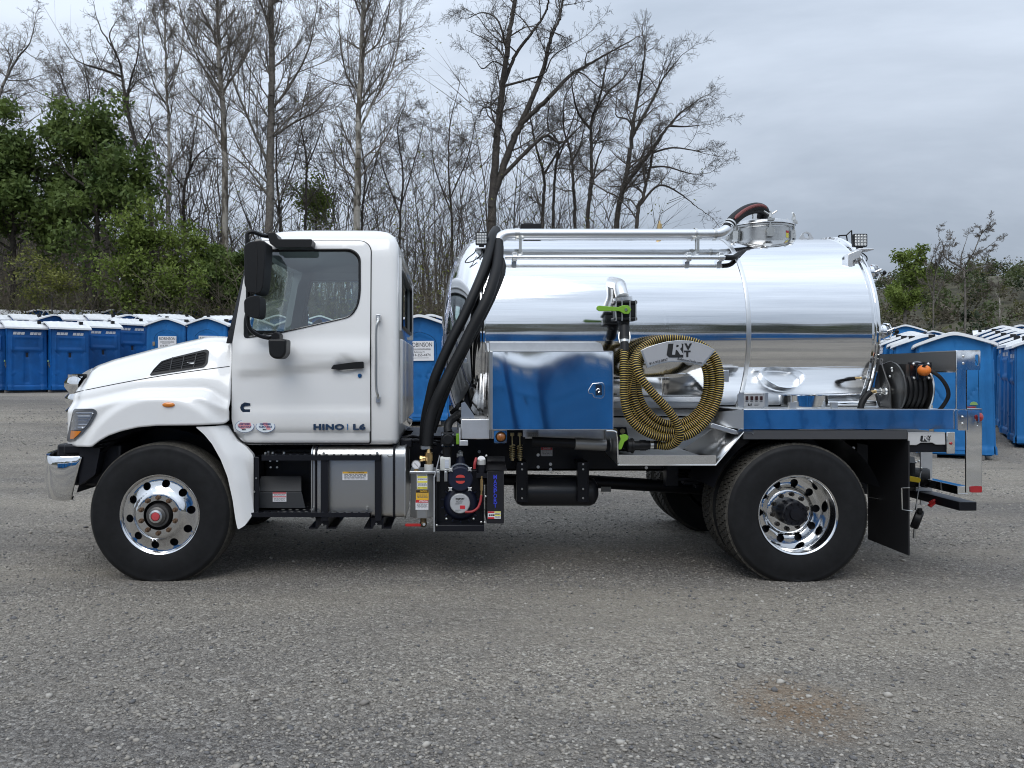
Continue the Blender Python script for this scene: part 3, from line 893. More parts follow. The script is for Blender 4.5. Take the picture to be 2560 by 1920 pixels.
GLF = 'leafy trees behind the portable toilets'
guided_tree('leafy_tree', 'large dark green leafy tree at far left behind the toilets', [
    (z5([(60, 1420), (70, 1100), (50, 900), (30, 760)]), .16, .04),
    (z5([(60, 1150), (-40, 1000), (-100, 900)]), .08, .03), (z5([(65, 1100), (180, 960), (230, 860)]), .08, .03),
    (z5([(62, 1250), (180, 1150), (260, 1120)]), .07, .02), (z5([(62, 1250), (-60, 1180), (-130, 1160)]), .07, .02)],
    31.0, CFG_LEAF, DK, DT, 81, GLF, 2.7, 20, leaf=LEAFD, leaf_size=.125, leaf_per=6, leaf_spread=.24)
guided_tree('leafy_tree', 'tall dark green leafy tree with ragged top, right of the far left one', [
    (z5([(480, 1400), (490, 1100), (440, 900), (400, 760), (480, 640)]), .14, .03),
    (z5([(470, 1050), (560, 920), (600, 860)]), .07, .02), (z5([(450, 980), (340, 860), (300, 700)]), .07, .02),
    (z5([(480, 1200), (390, 1080), (300, 1000)]), .07, .02), (z5([(482, 1180), (560, 1080), (590, 1000)]), .06, .02)],
    30.5, CFG_LEAF, DK, DT, 83, GLF, 2.5, 20, leaf=LEAFD, leaf_size=.12, leaf_per=5, leaf_spread=.24)
guided_tree('leafy_tree', 'bright yellow-green young tree with thin pale trunk, left of the cab', [
    (z5([(838, 1570), (820, 1440), (800, 1280), (780, 1160)]), .07, .02),
    (z5([(822, 1480), (720, 1430), (640, 1400)]), .035, .012), (z5([(812, 1380), (900, 1300), (930, 1240)]), .035, .012),
    (z5([(800, 1300), (720, 1230), (680, 1190)]), .03, .012), (z5([(826, 1490), (900, 1450), (960, 1440)]), .03, .012),
    (z5([(832, 1540), (700, 1520), (590, 1480)]), .03, .012)],
    28.5, CFG_LEAF, GY, TW, 89, GLF, 1.7, 26, leaf=LEAFL, leaf_size=.085, leaf_per=4, leaf_spread=.20)
guided_tree('leafy_bush', 'dense dark green bush touching the cab windscreen edge', [
    (z5([(1120, 1560), (1118, 1440), (1125, 1340)]), .06, .02),
    (z5([(1118, 1500), (1070, 1430), (1060, 1380)]), .03, .012), (z5([(1118, 1500), (1180, 1430), (1195, 1370)]), .03, .012)],
    29.5, CFG_LEAF, DK, DT, 97, GLF, 1.3, 46, leaf=LEAFD, leaf_size=.09, leaf_per=7, leaf_spread=.16, cat='bush')
guided_tree('leafy_tree', 'small olive sapling with few young leaves above the left toilets', [
    (z5([(263, 1560), (264, 1500), (300, 1430), (330, 1400)]), .04, .012),
    (z5([(264, 1510), (210, 1440), (170, 1380)]), .025, .01)],
    28.0, CFG_LEAF, GY, TW, 101, GLF, 1.3, 30, leaf=LEAFO, leaf_size=.06, leaf_per=2, leaf_spread=.2)
guided_tree('leafy_tree', 'green leafy tree glimpsed between trunks above the cab door', [
    (z5([(1600, 1180), (1600, 1080), (1620, 980)]), .06, .02), (z5([(1600, 1100), (1540, 1040), (1500, 1000)]), .03, .012)],
    40.0, CFG_LEAF, DK, DT, 103, GLF, 1.6, 22, leaf=LEAFL, leaf_size=.09, leaf_per=2, leaf_spread=.3)
def z7(pts): return [(2100 + x / 3.95, 540 + y / 3.95) for x, y in pts]
guided_tree('leafy_tree', 'slim green leafy tree standing alone right of the tank', [
    (z7([(640, 1050), (660, 850), (690, 700), (700, 560), (760, 420)]), .09, .02),
    (z7([(670, 780), (600, 760), (540, 740)]), .03, .012), (z7([(690, 650), (770, 620), (810, 600)]), .03, .012), (z7([(700, 560), (660, 460), (670, 420)]), .03, .012)],
    33.0, CFG_LEAF, GY, TW, 107, GLF, .85, 20, leaf=LEAFL, leaf_size=.08, leaf_per=3, leaf_spread=.13)
guided_tree('bare_tree', 'bare spreading tree against the sky at right, above the rear rack', [
    (z7([(1235, 760), (1228, 600), (1235, 500), (1320, 360), (1390, 190), (1480, 90)]), .05, .012),
    (z7([(1230, 520), (1100, 390), (1020, 290), (970, 190)]), .035, .01), (z7([(1235, 500), (1250, 380), (1250, 230)]), .03, .01),
    (z7([(1300, 400), (1430, 330), (1520, 260)]), .025, .01), (z7([(1200, 520), (1110, 420), (1090, 260)]), .025, .01),
    (z7([(1330, 600), (1440, 480), (1470, 370)]), .025, .01)], 30.0, CFG_LOC, GY, TW, 109, GB, .85, 14)
guided_tree('bare_tree', 'thin pale bare sapling in front of the wooded hill at right edge', [
    (z7([(1580, 950), (1575, 800), (1565, 650)]), .05, .015), (z7([(1575, 800), (1540, 740), (1500, 690)]), .02, .008)], 60.0, CFG_SYC, PL, TW, 113, GB, 1.4, 12)
guided_tree('bare_tree', 'cluster of thin upright bare stems between the green tree and the spreading one', [
    (z7([(920, 1000), (930, 700), (945, 520), (945, 380)]), .045, .012), (z7([(925, 800), (900, 560), (895, 460)]), .03, .01),
    (z7([(928, 780), (985, 560), (990, 430)]), .03, .01), (z7([(940, 850), (1040, 640), (1045, 480)]), .03, .01)], 31.5, CFG_SYC, GY, TW, 127, GB, 1.0, 12)

# brush and saplings that read as one mass
def brush(name, label, xr, yr, n, hr, leafn, seed, stem_m, leaf_m, lsize=.09, zb=None, rs=(.012, .03)):
    rng = random.Random(seed); S = []; tp = []
    for _ in range(n):
        x = rng.uniform(*xr); y = rng.uniform(*yr); h = rng.uniform(*hr) * (.5 + .7 * rng.random())
        if zb is not None and not zb(x, y, rng): continue
        p = Vector((x, y, ground_z(x, y) - .1)); ln = .22 if hr[1] < 8 else .09; d = (UP + Vector((rng.gauss(0, ln), rng.gauss(0, ln), 0))).normalized()
        r = rng.uniform(*rs) * (h / 4) ** .5
        k = 5
        for i in range(k):
            d = (d + Vector((rng.gauss(0, .12), rng.gauss(0, .1), .03))).normalized()
            q = p + d * (h / k); S.append((p, q, r * (1 - i / k) + .004, r * (1 - (i + 1) / k) + .004))
            if i >= 1:
                for _b in range(3):
                    bd = rnd_dir(rng, d, .5 + .5 * rng.random()); L = h * .22 * (.5 + rng.random())
                    m_ = p.lerp(q, rng.random()); e = m_ + bd * L
                    S.append((m_, e, r * .3 + .004, .004))
                    for _c in range(2):
                        bd2 = rnd_dir(rng, bd, .6); s2 = m_.lerp(e, .3 + .6 * rng.random())
                        S.append((s2, s2 + bd2 * L * .5, .005, .003)); tp.append(tuple(s2 + bd2 * L * .5))
            p = q
    parts = seg_geo(S, 3); V, F = parts; mi = np.zeros(len(F)); nr = np.random.default_rng(seed)
    if leafn:
        idx = nr.choice(len(tp), min(leafn, len(tp)), replace=False)
        lv_, lf = leaves_geo([tp[i] for i in idx], lsize, nr, 4, .16)
        F = np.concatenate([F, lf + len(V)]); V = np.concatenate([V, lv_]); mi = np.concatenate([mi, np.ones(len(lf))])
    o = link(name, mesh_np(name, V, F, [stem_m, leaf_m], mi)); o['kind'] = 'stuff'
    return tag(o, label, 'undergrowth')
brush('undergrowth', 'tangled brown brush and saplings below the bare trees', (-34, 12), (27.5, 42), 1050, (2.6, 6.0), 1500, 5, BARKS['brown'], LEAFO, .07)
brush('thicket', 'dense upright saplings of the thicket behind the truck', (-14, 10.5), (36, 47), 300, (8, 13), 900, 6, DT, LEAFO, .075, rs=(.02, .05))
brush('thicket', 'dense upright saplings of the wood at far left', (-40, -14), (38, 48), 260, (9, 16), 300, 9, DT, LEAFO, .07, rs=(.02, .05))
brush('undergrowth', 'low dark leafy scrub along the foot of the wood', (-36, 10), (26.5, 33), 700, (1.6, 3.4), 5200, 7, BARKS['brown'], LEAFB, .09)
brush('undergrowth', 'thin grey brush in front of the hill at right', (12, 40), (26, 42), 380, (1.2, 2.6), 260, 8, GY, LEAFO, .07)

# far-off woods: crowns of leaf clumps over the hills
def far_wood(name, label, pts, seed, size, mats_, per=70, leaf=.55):
    nr = np.random.default_rng(seed); Vs, Fs, Ms = [], [], []; b = 0
    for (x, y, z) in pts:
        h = size * (.6 + .7 * nr.random()); w = h * (.26 + .14 * nr.random())
        kind = nr.choice(len(mats_), p=[.42, .26, .20, .12])
        n = per
        c = nr.normal(0, 1, (n, 3)); c /= np.linalg.norm(c, axis=1, keepdims=True); c *= nr.random((n, 1)) ** .4
        c = c * np.array([w, w, h * .42]) + np.array([x, y, z + h * .58])
        if kind == 0 and nr.random() < .4: n = int(per * .6); c = c[:n]
        V, F = leaves_geo(c, leaf * (.7 + .5 * nr.random()), nr, 1, .1)
        Vs.append(V); Fs.append(F + b); Ms.append(np.full(len(F), kind)); b += len(V)
    o = link(name, mesh_np(name, np.concatenate(Vs), np.concatenate(Fs), mats_, np.concatenate(Ms))); o['kind'] = 'stuff'
    return tag(o, label, 'woods')
FW = [leaf_mat('bare_wood_brown', (.085, .076, .056), (.165, .145, .108), .12), leaf_mat('far_green', (.055, .074, .028), (.105, .130, .050), .12),
      leaf_mat('far_olive', (.090, .092, .040), (.155, .155, .070), .12), leaf_mat('far_evergreen', (.022, .034, .018), (.045, .062, .030), .12)]
def scatter(n, fx, seed):
    rng = random.Random(seed); o = []
    while len(o) < n:
        x, y = fx(rng)
        z = hill_z(x, y) + (.8 if y > 0 else -.5)
        o.append((x, y, z))
    return o
far_wood('wooded_hillside', 'spring woods covering the hill at right', scatter(1500, lambda r: (r.uniform(48, 230), r.uniform(70, 240)), 1), 21, 5.2, FW, 105, .36)
far_wood('wooded_hillside', 'brown spring woods on the slope behind the bare trees', scatter(1100, lambda r: (r.uniform(-150, 8), r.uniform(56, 150)), 2), 22, 8.0, FW)
far_wood('wooded_hillside', 'woods on the rise behind the photographer, seen mirrored in the tank', scatter(420, lambda r: (r.uniform(-110, 150), r.uniform(-110, -52)), 3), 23, 9.0, FW, 60, .7)
# ================================================================ portable toilets
TBLUE = mat('blue_toilet_plastic', (.012, .130, .375), .45, var=(3.5, .14), spec=.3)
TBLUE_SHADED = mat('blue_toilet_plastic_shaded', (.005, .088, .300), .47, var=(3.0, .16), spec=.3)  # same plastic, the shade on the left rows put into a deeper blue
TBLUE_LIT = mat('blue_toilet_plastic_lit', (.022, .175, .455), .47, var=(3.0, .12), spec=.3)  # same plastic, the light on the right-hand units put into a paler blue
for m_ in (TBLUE, TBLUE_SHADED, TBLUE_LIT):      # no two units have weathered alike
    t_ = m_.node_tree; b_ = t_.nodes['Principled BSDF']; src = b_.inputs['Base Color'].links[0].from_socket
    ge = t_.nodes.new('ShaderNodeNewGeometry'); nn = t_.nodes.new('ShaderNodeTexNoise'); nn.inputs['Scale'].default_value = .55; nn.inputs['Detail'].default_value = 1
    mr = t_.nodes.new('ShaderNodeMapRange'); mr.inputs['From Min'].default_value = .35; mr.inputs['From Max'].default_value = .65; mr.inputs['To Min'].default_value = .80; mr.inputs['To Max'].default_value = 1.15
    mm = t_.nodes.new('ShaderNodeVectorMath'); mm.operation = 'SCALE'
    t_.links.new(ge.outputs['Position'], nn.inputs['Vector']); t_.links.new(nn.outputs['Fac'], mr.inputs['Value'])
    t_.links.new(src, mm.inputs[0]); t_.links.new(mr.outputs[0], mm.inputs['Scale']); t_.links.new(mm.outputs[0], b_.inputs['Base Color'])
TROOF = mat('white_toilet_roof', (.74, .76, .775), .5, var=(2.2, .07))
TVENT = mat('grey_white_vent', (.62, .63, .66), .6)
TDARK = mat('toilet_dark_gap', (.008, .012, .022), .8)
SKID = mat('weathered_skid', (.16, .155, .15), .9, var=(9, .3))
HINGE = mat('tarnished_hinge', (.30, .25, .19), .5, .6)
def rb(x, z, x0, x1, z0, z1, e=.014):
    return smoothstep(x0 - e, x0 + e, x) * smoothstep(x1 + e, x1 - e, x) * smoothstep(z0 - e, z0 + e, z) * smoothstep(z1 + e, z1 - e, z)
def seg_d(x, z, a, b):
    dx, dz = b[0] - a[0], b[1] - a[1]; t = max(0, min(1, ((x - a[0]) * dx + (z - a[1]) * dz) / (dx * dx + dz * dz)))
    return math.hypot(x - a[0] - t * dx, z - a[1] - t * dz)
def make_toilet(W=1.14, D=1.12, H=2.07, blue=TBLUE, sign=None, name='portable_toilet'):
    root = thing(name, None, 'toilet')
    k = lambda z: 1 - .016 * z
    def fit(o, rot, off):
        for v in o.data.vertices:
            x, y, z = v.co; x *= k(z); y = y - off * k(z)
            c, s = math.cos(rot), math.sin(rot)
            v.co = (x * c - y * s, x * s + y * c, z)
    B = .10                                                   # floor height above the skids
    # side and back walls
    def side_relief(x, z):
        h = -.030 * (smoothstep(D / 2 - .16, D / 2 - .13, abs(x)))
        h -= .022 * rb(x, z, -.45, .45, 1.36, 1.80)
        h += .020 * rb(x, z, -.36, .36, 1.42, 1.72)
        h -= .028 * rb(x, z, -.44, .44, 1.325, 1.345, .010)
        h += .022 * rb(x, z, -.075, .075, .30, 1.29)
        h += .022 * rb(x, z, -.05, .05, 1.12, 1.30)
        for s in (-1, 1):
            if seg_d(x, z, (s * .44, 1.30), (s * .34, 1.22)) < .016: h += .014
            if seg_d(x, z, (s * .44, .58), (s * .33, .68)) < .016: h -= .014
        h -= .022 * smoothstep(.26, .22, z)
        h += .016 * rb(x, z, -.40, .40, .255, .275, .01)
        return h
    sw = [(-D / 2, B), (D / 2, B), (D / 2, H), (-D / 2, H)]
    for s in (0, 1):
        if s == 0:
            w = panel('wall', sw, side_relief, blue, root, step=.034, th=.03); fit(w, R(90), W / 2)
            w0 = w
        else:
            w = w0.copy(); COL.objects.link(w); w.rotation_euler = (0, 0, R(180))
    gab = [(-W / 2, B), (W / 2, B), (W / 2, H), (0, H + .20), (-W / 2, H)]
    back = panel('wall', gab, lambda x, z: side_relief(x * D / W, z), blue, root, step=.045, th=.03); fit(back, R(180), D / 2)
    # front: frame with the arched door set into it
    hw = W * .325
    arch = [(-hw, B + .06), (hw, B + .06), (hw, 1.70), (hw * .90, 1.80), (hw * .6, 1.875), (0, 1.955), (-hw * .6, 1.875), (-hw * .90, 1.80), (-hw, 1.70)]
    arch = rounded(arch, .05, 3)
    def front_relief(x, z):
        h = 0
        a = abs(x)
        h -= .024 * smoothstep(W / 2 - .075, W / 2 - .06, a)
        h += .012 * rb(a, z, W / 2 - .115, W / 2 - .095, .1, 1.98, .008)
        h -= .018 * smoothstep(.24, .20, z)
        h += .016 * rb(x, z, -.012, .012, 1.97, 2.12, .008)
        return h
    fr = panel('front_wall', gab, front_relief, blue, root, holes=[arch], step=.035, th=.04); fit(fr, 0, D / 2)
    small = [(x * .982, (z - 1.0) * .993 + 1.0) for x, z in arch]
    def door_relief(x, z):
        a = abs(x); h = .006
        inner = in_poly(x * 1.16, (z - .9) * 1.075 + .9, arch)
        if inner: h += .014
        for s in (-1, 1):
            if seg_d(x, z, (s * hw * .9, 1.30), (s * hw * .38, .98)) < .016: h += .016
            if seg_d(x, z, (s * hw * .38, .98), (s * hw * .38, .35)) < .014: h += .012
        h += .016 * rb(x, z, -.02, .02, .35, 1.02, .008)
        return h
    dr = panel('door', small, door_relief, blue, root, step=.033, th=.03); fit(dr, 0, D / 2)
    MB().box(-W / 2 + .05, W / 2 - .05, -D / 2 + .06, D / 2 - .06, B, H - .05).build('lining', TDARK, root)
    yf = -D / 2 * k(1.5)
    # roof with curved slopes, ribs and a turned-down rim
    Wr, Dr = W / 2 + .07, D / 2 + .07
    nx, ny = 24, 24
    def rz_(x, y):
        q = abs(x) / Wr
        z = H + .005 + .245 * (1 - (q * q + .012) ** .56) - .02 * (abs(y) / Dr) ** 4 * (1 - q)
        r_ = abs(((y / Dr) * 3.0 + .5) % 1.0 - .5)
        return z + .010 * smoothstep(.16, .06, r_) * smoothstep(1.0, .9, q) + .012
    vs = [(-Wr + 2 * Wr * i / nx, -Dr + 2 * Dr * j / ny, 0) for j in range(ny + 1) for i in range(nx + 1)]
    vs = [(x, y, rz_(x, y)) for x, y, _ in vs]
    idx = lambda i, j: j * (nx + 1) + i
    mb = MB(); mb.add(vs, [(idx(i, j), idx(i + 1, j), idx(i + 1, j + 1), idx(i, j + 1)) for j in range(ny) for i in range(nx)])
    rim = [idx(i, 0) for i in range(nx)] + [idx(nx, j) for j in range(ny)] + [idx(i, ny) for i in range(nx, 0, -1)] + [idx(0, j) for j in range(ny, 0, -1)]
    b0 = len(mb.v); n = len(rim)
    for r_ in rim:
        x, y, z = mb.v[r_]; mb.v.append((x * 1.012, y * 1.012, z - .055))
    for r_ in rim:
        x, y, z = mb.v[r_]; mb.v.append((x * .96, y * .96, z - .058))
    for i in range(n):
        j = (i + 1) % n
        mb.f.append((rim[i], b0 + i, b0 + j, rim[j])); mb.mi.append(0)
        mb.f.append((b0 + i, b0 + n + i, b0 + n + j, b0 + j)); mb.mi.append(0)
    roof = mb.build('roof', TROOF, root, 50)
    for sx in (-1, 1):
        p = (sx * .30, D / 2 - .16)
        MB().box(p[0] - .055, p[0] + .055, p[1] - .055, p[1] + .055, rz_(*p) - .02, rz_(*p) + .085).build('vent_pipe', BLKPL, root, bevel=.008)
    # slotted vents under the eaves of both sides
    for s in (-1, 1):
        for c in (-.24, .24):
            v_ = MB()
            for q in range(3):
                y0 = c - .165 + q * .112
                v_.add([(s * (W / 2 * k(1.9) + .012), y0 + .0, 1.845), (s * (W / 2 * k(1.9) + .012), y0 + .095, 1.845), (s * (W / 2 * k(1.95) + .012), y0 + .115, 1.93), (s * (W / 2 * k(1.95) + .012), y0 + .02, 1.93),
                        (s * (W / 2 * k(1.9) - .02), y0 + .0, 1.845), (s * (W / 2 * k(1.9) - .02), y0 + .095, 1.845), (s * (W / 2 * k(1.95) - .02), y0 + .115, 1.93), (s * (W / 2 * k(1.95) - .02), y0 + .02, 1.93)],
                       [(0, 1, 2, 3), (4, 7, 6, 5), (0, 4, 5, 1), (1, 5, 6, 2), (2, 6, 7, 3), (3, 7, 4, 0)])
            v_.build('vent', TVENT, root)
    for zz in (.55, 1.52):
        MB().box(-hw - .035, -hw + .035, yf - .022, yf + .03, zz - .06, zz + .06).build('hinge', HINGE, root, bevel=.006)
    lt = MB().box(hw - .13, hw - .05, yf - .03, yf + .03, .86, .97).box(hw - .04, hw + .035, yf - .025, yf + .03, .80, .87)
    lt.build('latch', [mat('latch_grey', (.10, .11, .11), .5)], root, bevel=.008)
    ind = MB(); ind.lathe([(.001, -.012), (.058, -.012), (.062, 0)], (hw - .09, yf - .03, .985), 'y', 20, a0=0, a1=math.pi)
    ind.build('occupancy_dial', [mat('dial_green', (.22, .36, .12), .5)], root)
    for s in (-1, 1):
        MB().box(s * .36 - .07, s * .36 + .07, -D / 2 - .03, D / 2 + .03, 0, B - .02).build('skid', SKID, root, bevel=.01)
    MB().box(-W / 2 + .02, W / 2 - .02, -D / 2 + .02, D / 2 - .02, B - .03, B + .06).build('floor_pan', blue, root, bevel=.02)
    if sign:
        sx, sz = 0.03, 1.545
        y_ = yf - .004
        sg = MB().box(sx - .27, sx + .27, y_ - .012, y_ + .014, sz - .205, sz + .205).build('sign', PLATE, root)
        text('lettering', 'ROBINSON', .125, INK, sg, (sx, y_ - .014, sz + .125), width=.47, bold=0)
        text('lettering', 'PORTABLE TOILETS & SEPTIC SERVICES', .024, INKG, sg, (sx, y_ - .014, sz + .042), width=.40)
        MB().box(sx - .205, sx + .205, y_ - .0145, y_ - .011, sz + .018, sz + .026).build('rule', INK, sg)
        text('lettering', 'Bellefonte, PA', .045, INKG, sg, (sx - .03, y_ - .014, sz - .022), width=.22)
        text('lettering', sign, .078, INK, sg, (sx, y_ - .014, sz - .088), width=.40)
        MB().box(sx - .18, sx + .16, y_ - .0145, y_ - .011, sz - .150, sz - .142).build('rule', INKG, sg)
    return root
T_SIGN = make_toilet(sign='814-355-4474')
T_PLAIN = make_toilet(blue=TBLUE_SHADED)
T_LIT = make_toilet(blue=TBLUE_LIT)
USED = set()
def put_toilet(proto, x, y, rz, label, group, tilt=0.0):
    t = proto if id(proto) not in USED else copy_tree(proto)
    USED.add(id(proto))
    t.location = (x, y, ground_z(x, y) - .005)
    t.rotation_euler = (R(tilt), R(random.uniform(-.9, .9)), R(rz + random.uniform(-2.5, 2.5)))
    tag(t, label, 'toilet', group)
    return t
GT = 'blue portable toilets with white roofs stored on the lot'
def at_u(u, d): return (u - 1130) / 1920 * d, d + CAM_Y
# row at far left, sides towards us
labs = ['blue portable toilet cut off by the left edge of the picture', 'blue portable toilet, first whole one from the left edge',
        'blue portable toilet with dented lower side and door latch showing, second whole one from left',
        'blue portable toilet side on, third whole one from the left edge', 'blue portable toilet side on, fourth whole one from left, above the hood slope',
        'blue portable toilet side on, half hidden by the toilet with the left ROBINSON sign']
x0, y0 = -12.7, 25.2 + CAM_Y
for k_, (x, d) in enumerate(((-14.95, 24.4), (-13.85, 24.8), (-12.7, 25.2), (-12.33, 26.75), (-11.97, 28.3), (-11.6, 29.9))):
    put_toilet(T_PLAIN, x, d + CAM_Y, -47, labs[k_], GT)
# rows behind it, roofs only in view
for r_ in range(2):
    for k_ in range(9):
        x, y = at_u(-60 + 62 * k_ + 25 * r_, 31.0 + 4.2 * r_ + .25 * (k_ % 3))
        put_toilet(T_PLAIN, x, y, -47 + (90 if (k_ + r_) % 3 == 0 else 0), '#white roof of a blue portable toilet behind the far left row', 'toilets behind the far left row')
# signed fronts behind the hood and cab
for k_, (u, d, lab) in enumerate(((430, 23.6, 'blue portable toilet with a whole ROBINSON sign, left of the windscreen'),
                                  (529, 23.2, 'blue portable toilet with a half hidden ROBINSON sign, against the windscreen'),
                                  (640, 23.4, 'blue portable toilet seen through the front of the cab side window'),
                                  (748, 23.6, 'blue portable toilet seen through the middle of the cab side window'),
                                  (860, 23.8, 'blue portable toilet seen through the rear of the cab side window'))):
    x, y = at_u(u, d); put_toilet(T_SIGN, x, y, 3, lab, GT)
for k_, (u, d) in enumerate(((478, 27.2), (552, 30.5), (610, 29.8), (700, 30.5), (800, 30), (905, 30.4))):
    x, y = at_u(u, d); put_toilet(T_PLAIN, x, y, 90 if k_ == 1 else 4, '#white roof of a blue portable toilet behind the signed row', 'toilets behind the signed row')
# between cab and tank
x, y = at_u(1050, 16.0); put_toilet(T_SIGN, x, y + .55, 0, 'blue portable toilet with sign between the cab and the tank', GT)
for k_, (u, d, rz) in enumerate(((1075, 19.2, 0), (1030, 20.8, 90), (1095, 22.0, 90), (985, 19.4, 0), (1150, 21.5, 0))):
    x, y = at_u(u, d); put_toilet(T_PLAIN, x, y, rz, '#white roof of a blue portable toilet seen between cab and tank', 'toilets between cab and tank')
# right of the truck
x, y = at_u(2388, 13.9); put_toilet(T_LIT, x + .3, y + .5, -31, 'nearest blue portable toilet, door towards us, behind the rear rack', GT)
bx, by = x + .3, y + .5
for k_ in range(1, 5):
    put_toilet(T_LIT, bx + math.sin(R(31)) * 1.32 * k_ - .42 * k_ ** .5, by + math.cos(R(31)) * 1.32 * k_, -31, '#white roof edge of a toilet lined up behind the nearest one', 'toilets lined up behind the nearest one')
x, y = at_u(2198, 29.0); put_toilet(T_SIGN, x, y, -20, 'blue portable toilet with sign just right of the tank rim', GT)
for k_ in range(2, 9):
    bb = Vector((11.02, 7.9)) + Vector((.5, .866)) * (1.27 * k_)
    put_toilet(T_LIT, bb.x, bb.y, -30, '#blue portable toilet in the receding row at the right edge', 'row of toilets receding along the right edge')
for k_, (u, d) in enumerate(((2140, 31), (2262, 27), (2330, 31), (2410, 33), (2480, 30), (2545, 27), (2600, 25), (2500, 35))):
    x, y = at_u(u, d); put_toilet(T_LIT, x, y, random.choice((-30, 60)), '#white roof of a blue portable toilet far back on the right', 'toilets far back on the right')
# the row behind the photographer, mirrored in the tank, toolbox and deck rail
for k_ in range(-7, 21):
    x = k_ * 1.36 + .3
    yy = -10.4 - .52 * max(0, x); x2 = x * (1 if x < 0 else .89)
    put_toilet(T_LIT, x2, yy, 90 - (27 if x > 0 else 0), 'blue portable toilet behind the photographer, seen only mirrored in polished metal', 'toilets mirrored in the polished metal')

# tell the members of each row apart by their order from the left of the picture
ORD = 'leftmost second third fourth fifth sixth seventh eighth ninth tenth eleventh twelfth thirteenth fourteenth fifteenth sixteenth seventeenth eighteenth'.split()
rows = {}
for o in bpy.data.objects:
    if o.parent is None and str(o.get('label', '')).startswith('#'): rows.setdefault(o['group'], []).append(o)
for g_, ms in rows.items():
    ms.sort(key=lambda o: o.location.x / (o.location.y - CAM_Y))
    for k_, o in enumerate(ms):
        o['label'] = o['label'][1:] + (', ' + ORD[k_] + (' one' if k_ == 0 else ' from left'))
# ================================================================ the vacuum truck
TR = thing('vacuum_truck', 'white cab vacuum tanker truck with polished aluminium tank', 'truck', (0.2, 1.22, 0), keep=True)
YC = 1.22
def sub(name, parent, loc):
    """an Empty part (its own pieces are local to it)"""
    o = bpy.data.objects.new(name, None); COL.objects.link(o); o.parent = parent; o.empty_display_size = .1
    o.location = Vector(loc) - (Vector(parent.location) if parent.get('keep_world') else Vector((0, 0, 0)))
    return o
def bolt(mb, p, r=.010, h=.010, n=6, ax=(0, -1, 0), mi=0):
    p = Vector(p); a = Vector(ax); mb.cyl(p, p + a * h, r, r * .92, n, mi=mi)
def rect_px(u0, v0, u1, v1, y):
    a = P(u0, v1, y); b = P(u1, v0, y); return a.x, b.x, a.z, b.z
def box_px(mb, u0, v0, u1, v1, y0, y1, mi=0):
    x0, x1, z0, z1 = rect_px(u0, v0, u1, v1, y0); mb.box(x0, x1, y0, y1, z0, z1, mi); return mb
def decal(name, parent, u0, v0, u1, v1, y, base, bands=(), lines=(), th=.0025):
    """flat print: base plate, coloured bands and rows of small type [(f0, f1, material)] measured down from the top"""
    x0, x1, z0, z1 = rect_px(u0, v0, u1, v1, y); h = z1 - z0; w = x1 - x0
    ms = [base]; mb = MB().box(x0, x1, y - th, y + .004, z0, z1)
    def mi(m_):
        if m_ not in ms: ms.append(m_)
        return ms.index(m_)
    for f0, f1, m_ in bands: mb.box(x0 + w * .01, x1 - w * .01, y - th - .0012, y - th + .001, z1 - h * f1, z1 - h * f0, mi(m_))
    for f0, f1, m_ in lines:
        q = x0 + w * .08
        rr = random.Random(int(f0 * 1000))
        while q < x1 - w * .1:
            e = min(x1 - w * .07, q + w * (.06 + .14 * rr.random()))
            mb.box(q, e, y - th - .0020, y - th + .001, z1 - h * f1, z1 - h * f0, mi(m_)); q = e + w * .035
    return mb.build(name, ms, parent, None)

# ---------------------------------------------------------------- cab shell
LV = [(1.012, -1.68, -.44, .175), (1.03, -1.69, -.420, .150), (1.06, -1.69, -.412, .14), (1.45, -1.71, -.408, .128), (1.80, -1.73, -.410, .132), (2.10, -1.662, -.412, .155), (2.45, -1.585, -.414, .185),
      (2.575, -1.550, -.420, .203), (2.635, -1.515, -.445, .235), (2.68, -1.445, -.495, .29), (2.710, -1.33, -.58, .39), (2.728, -1.10, -.74, .60)]
def cab_y(z): return lerp_tab([(a[0], a[3]) for a in LV], z)
def cab_ring(xf, xb, yn, rf, rbk, bulge):
    yf_ = 2 * YC - yn; w = yf_ - yn
    pts = [(xf, yn), (xb, yn), (xb, yf_), (xf, yf_), (xf - bulge * .7, yf_ - w * .25), (xf - bulge, YC), (xf - bulge * .7, yn + w * .25)]
    return rounded(pts, [rf, rbk, rbk, rf, .2, .3, .2], 5)
def loft(levels, rf, rbk, bulge):
    mb = MB(); rings = []
    for z, xf, xb, yn in levels:
        r_ = cab_ring(xf, xb, yn, rf, rbk, bulge); b = len(mb.v)
        mb.v += [(x, y, z) for x, y in r_]; rings.append((b, len(r_)))
    n = rings[0][1]
    for (a, _), (b, _) in zip(rings, rings[1:]):
        for i in range(n): mb.f.append((a + i, a + (i + 1) % n, b + (i + 1) % n, b + i)); mb.mi.append(0)
    mb.f.append(tuple(rings[0][0] + i for i in range(n))); mb.f.append(tuple(rings[-1][0] + i for i in range(n))); mb.mi += [0, 0]
    return mb
def densify(levels, k=3):
    o = []
    for a, b in zip(levels, levels[1:]):
        for j in range(k): o.append(tuple(a[i] + (b[i] - a[i]) * j / k for i in range(4)))
    return o + [levels[-1]]
outer = loft(LV, .17, .075, .10)
inner = loft([(1.10, -1.63, -.465, .20), (1.80, -1.67, -.465, .19), (2.45, -1.53, -.465, .245), (2.60, -1.46, -.49, .28), (2.66, -1.34, -.58, .38)], .12, .05, .10)
WIN = rounded([XZ(u, v, .16) for u, v in ((614, 846), (613, 800), (630, 715), (652, 622), (880, 621), (901, 640), (902, 735), (896, 768), (878, 793), (850, 800), (700, 834))],
              [.03, .03, .03, .03, .05, .05, .08, .08, .06, .05, .02], 4)
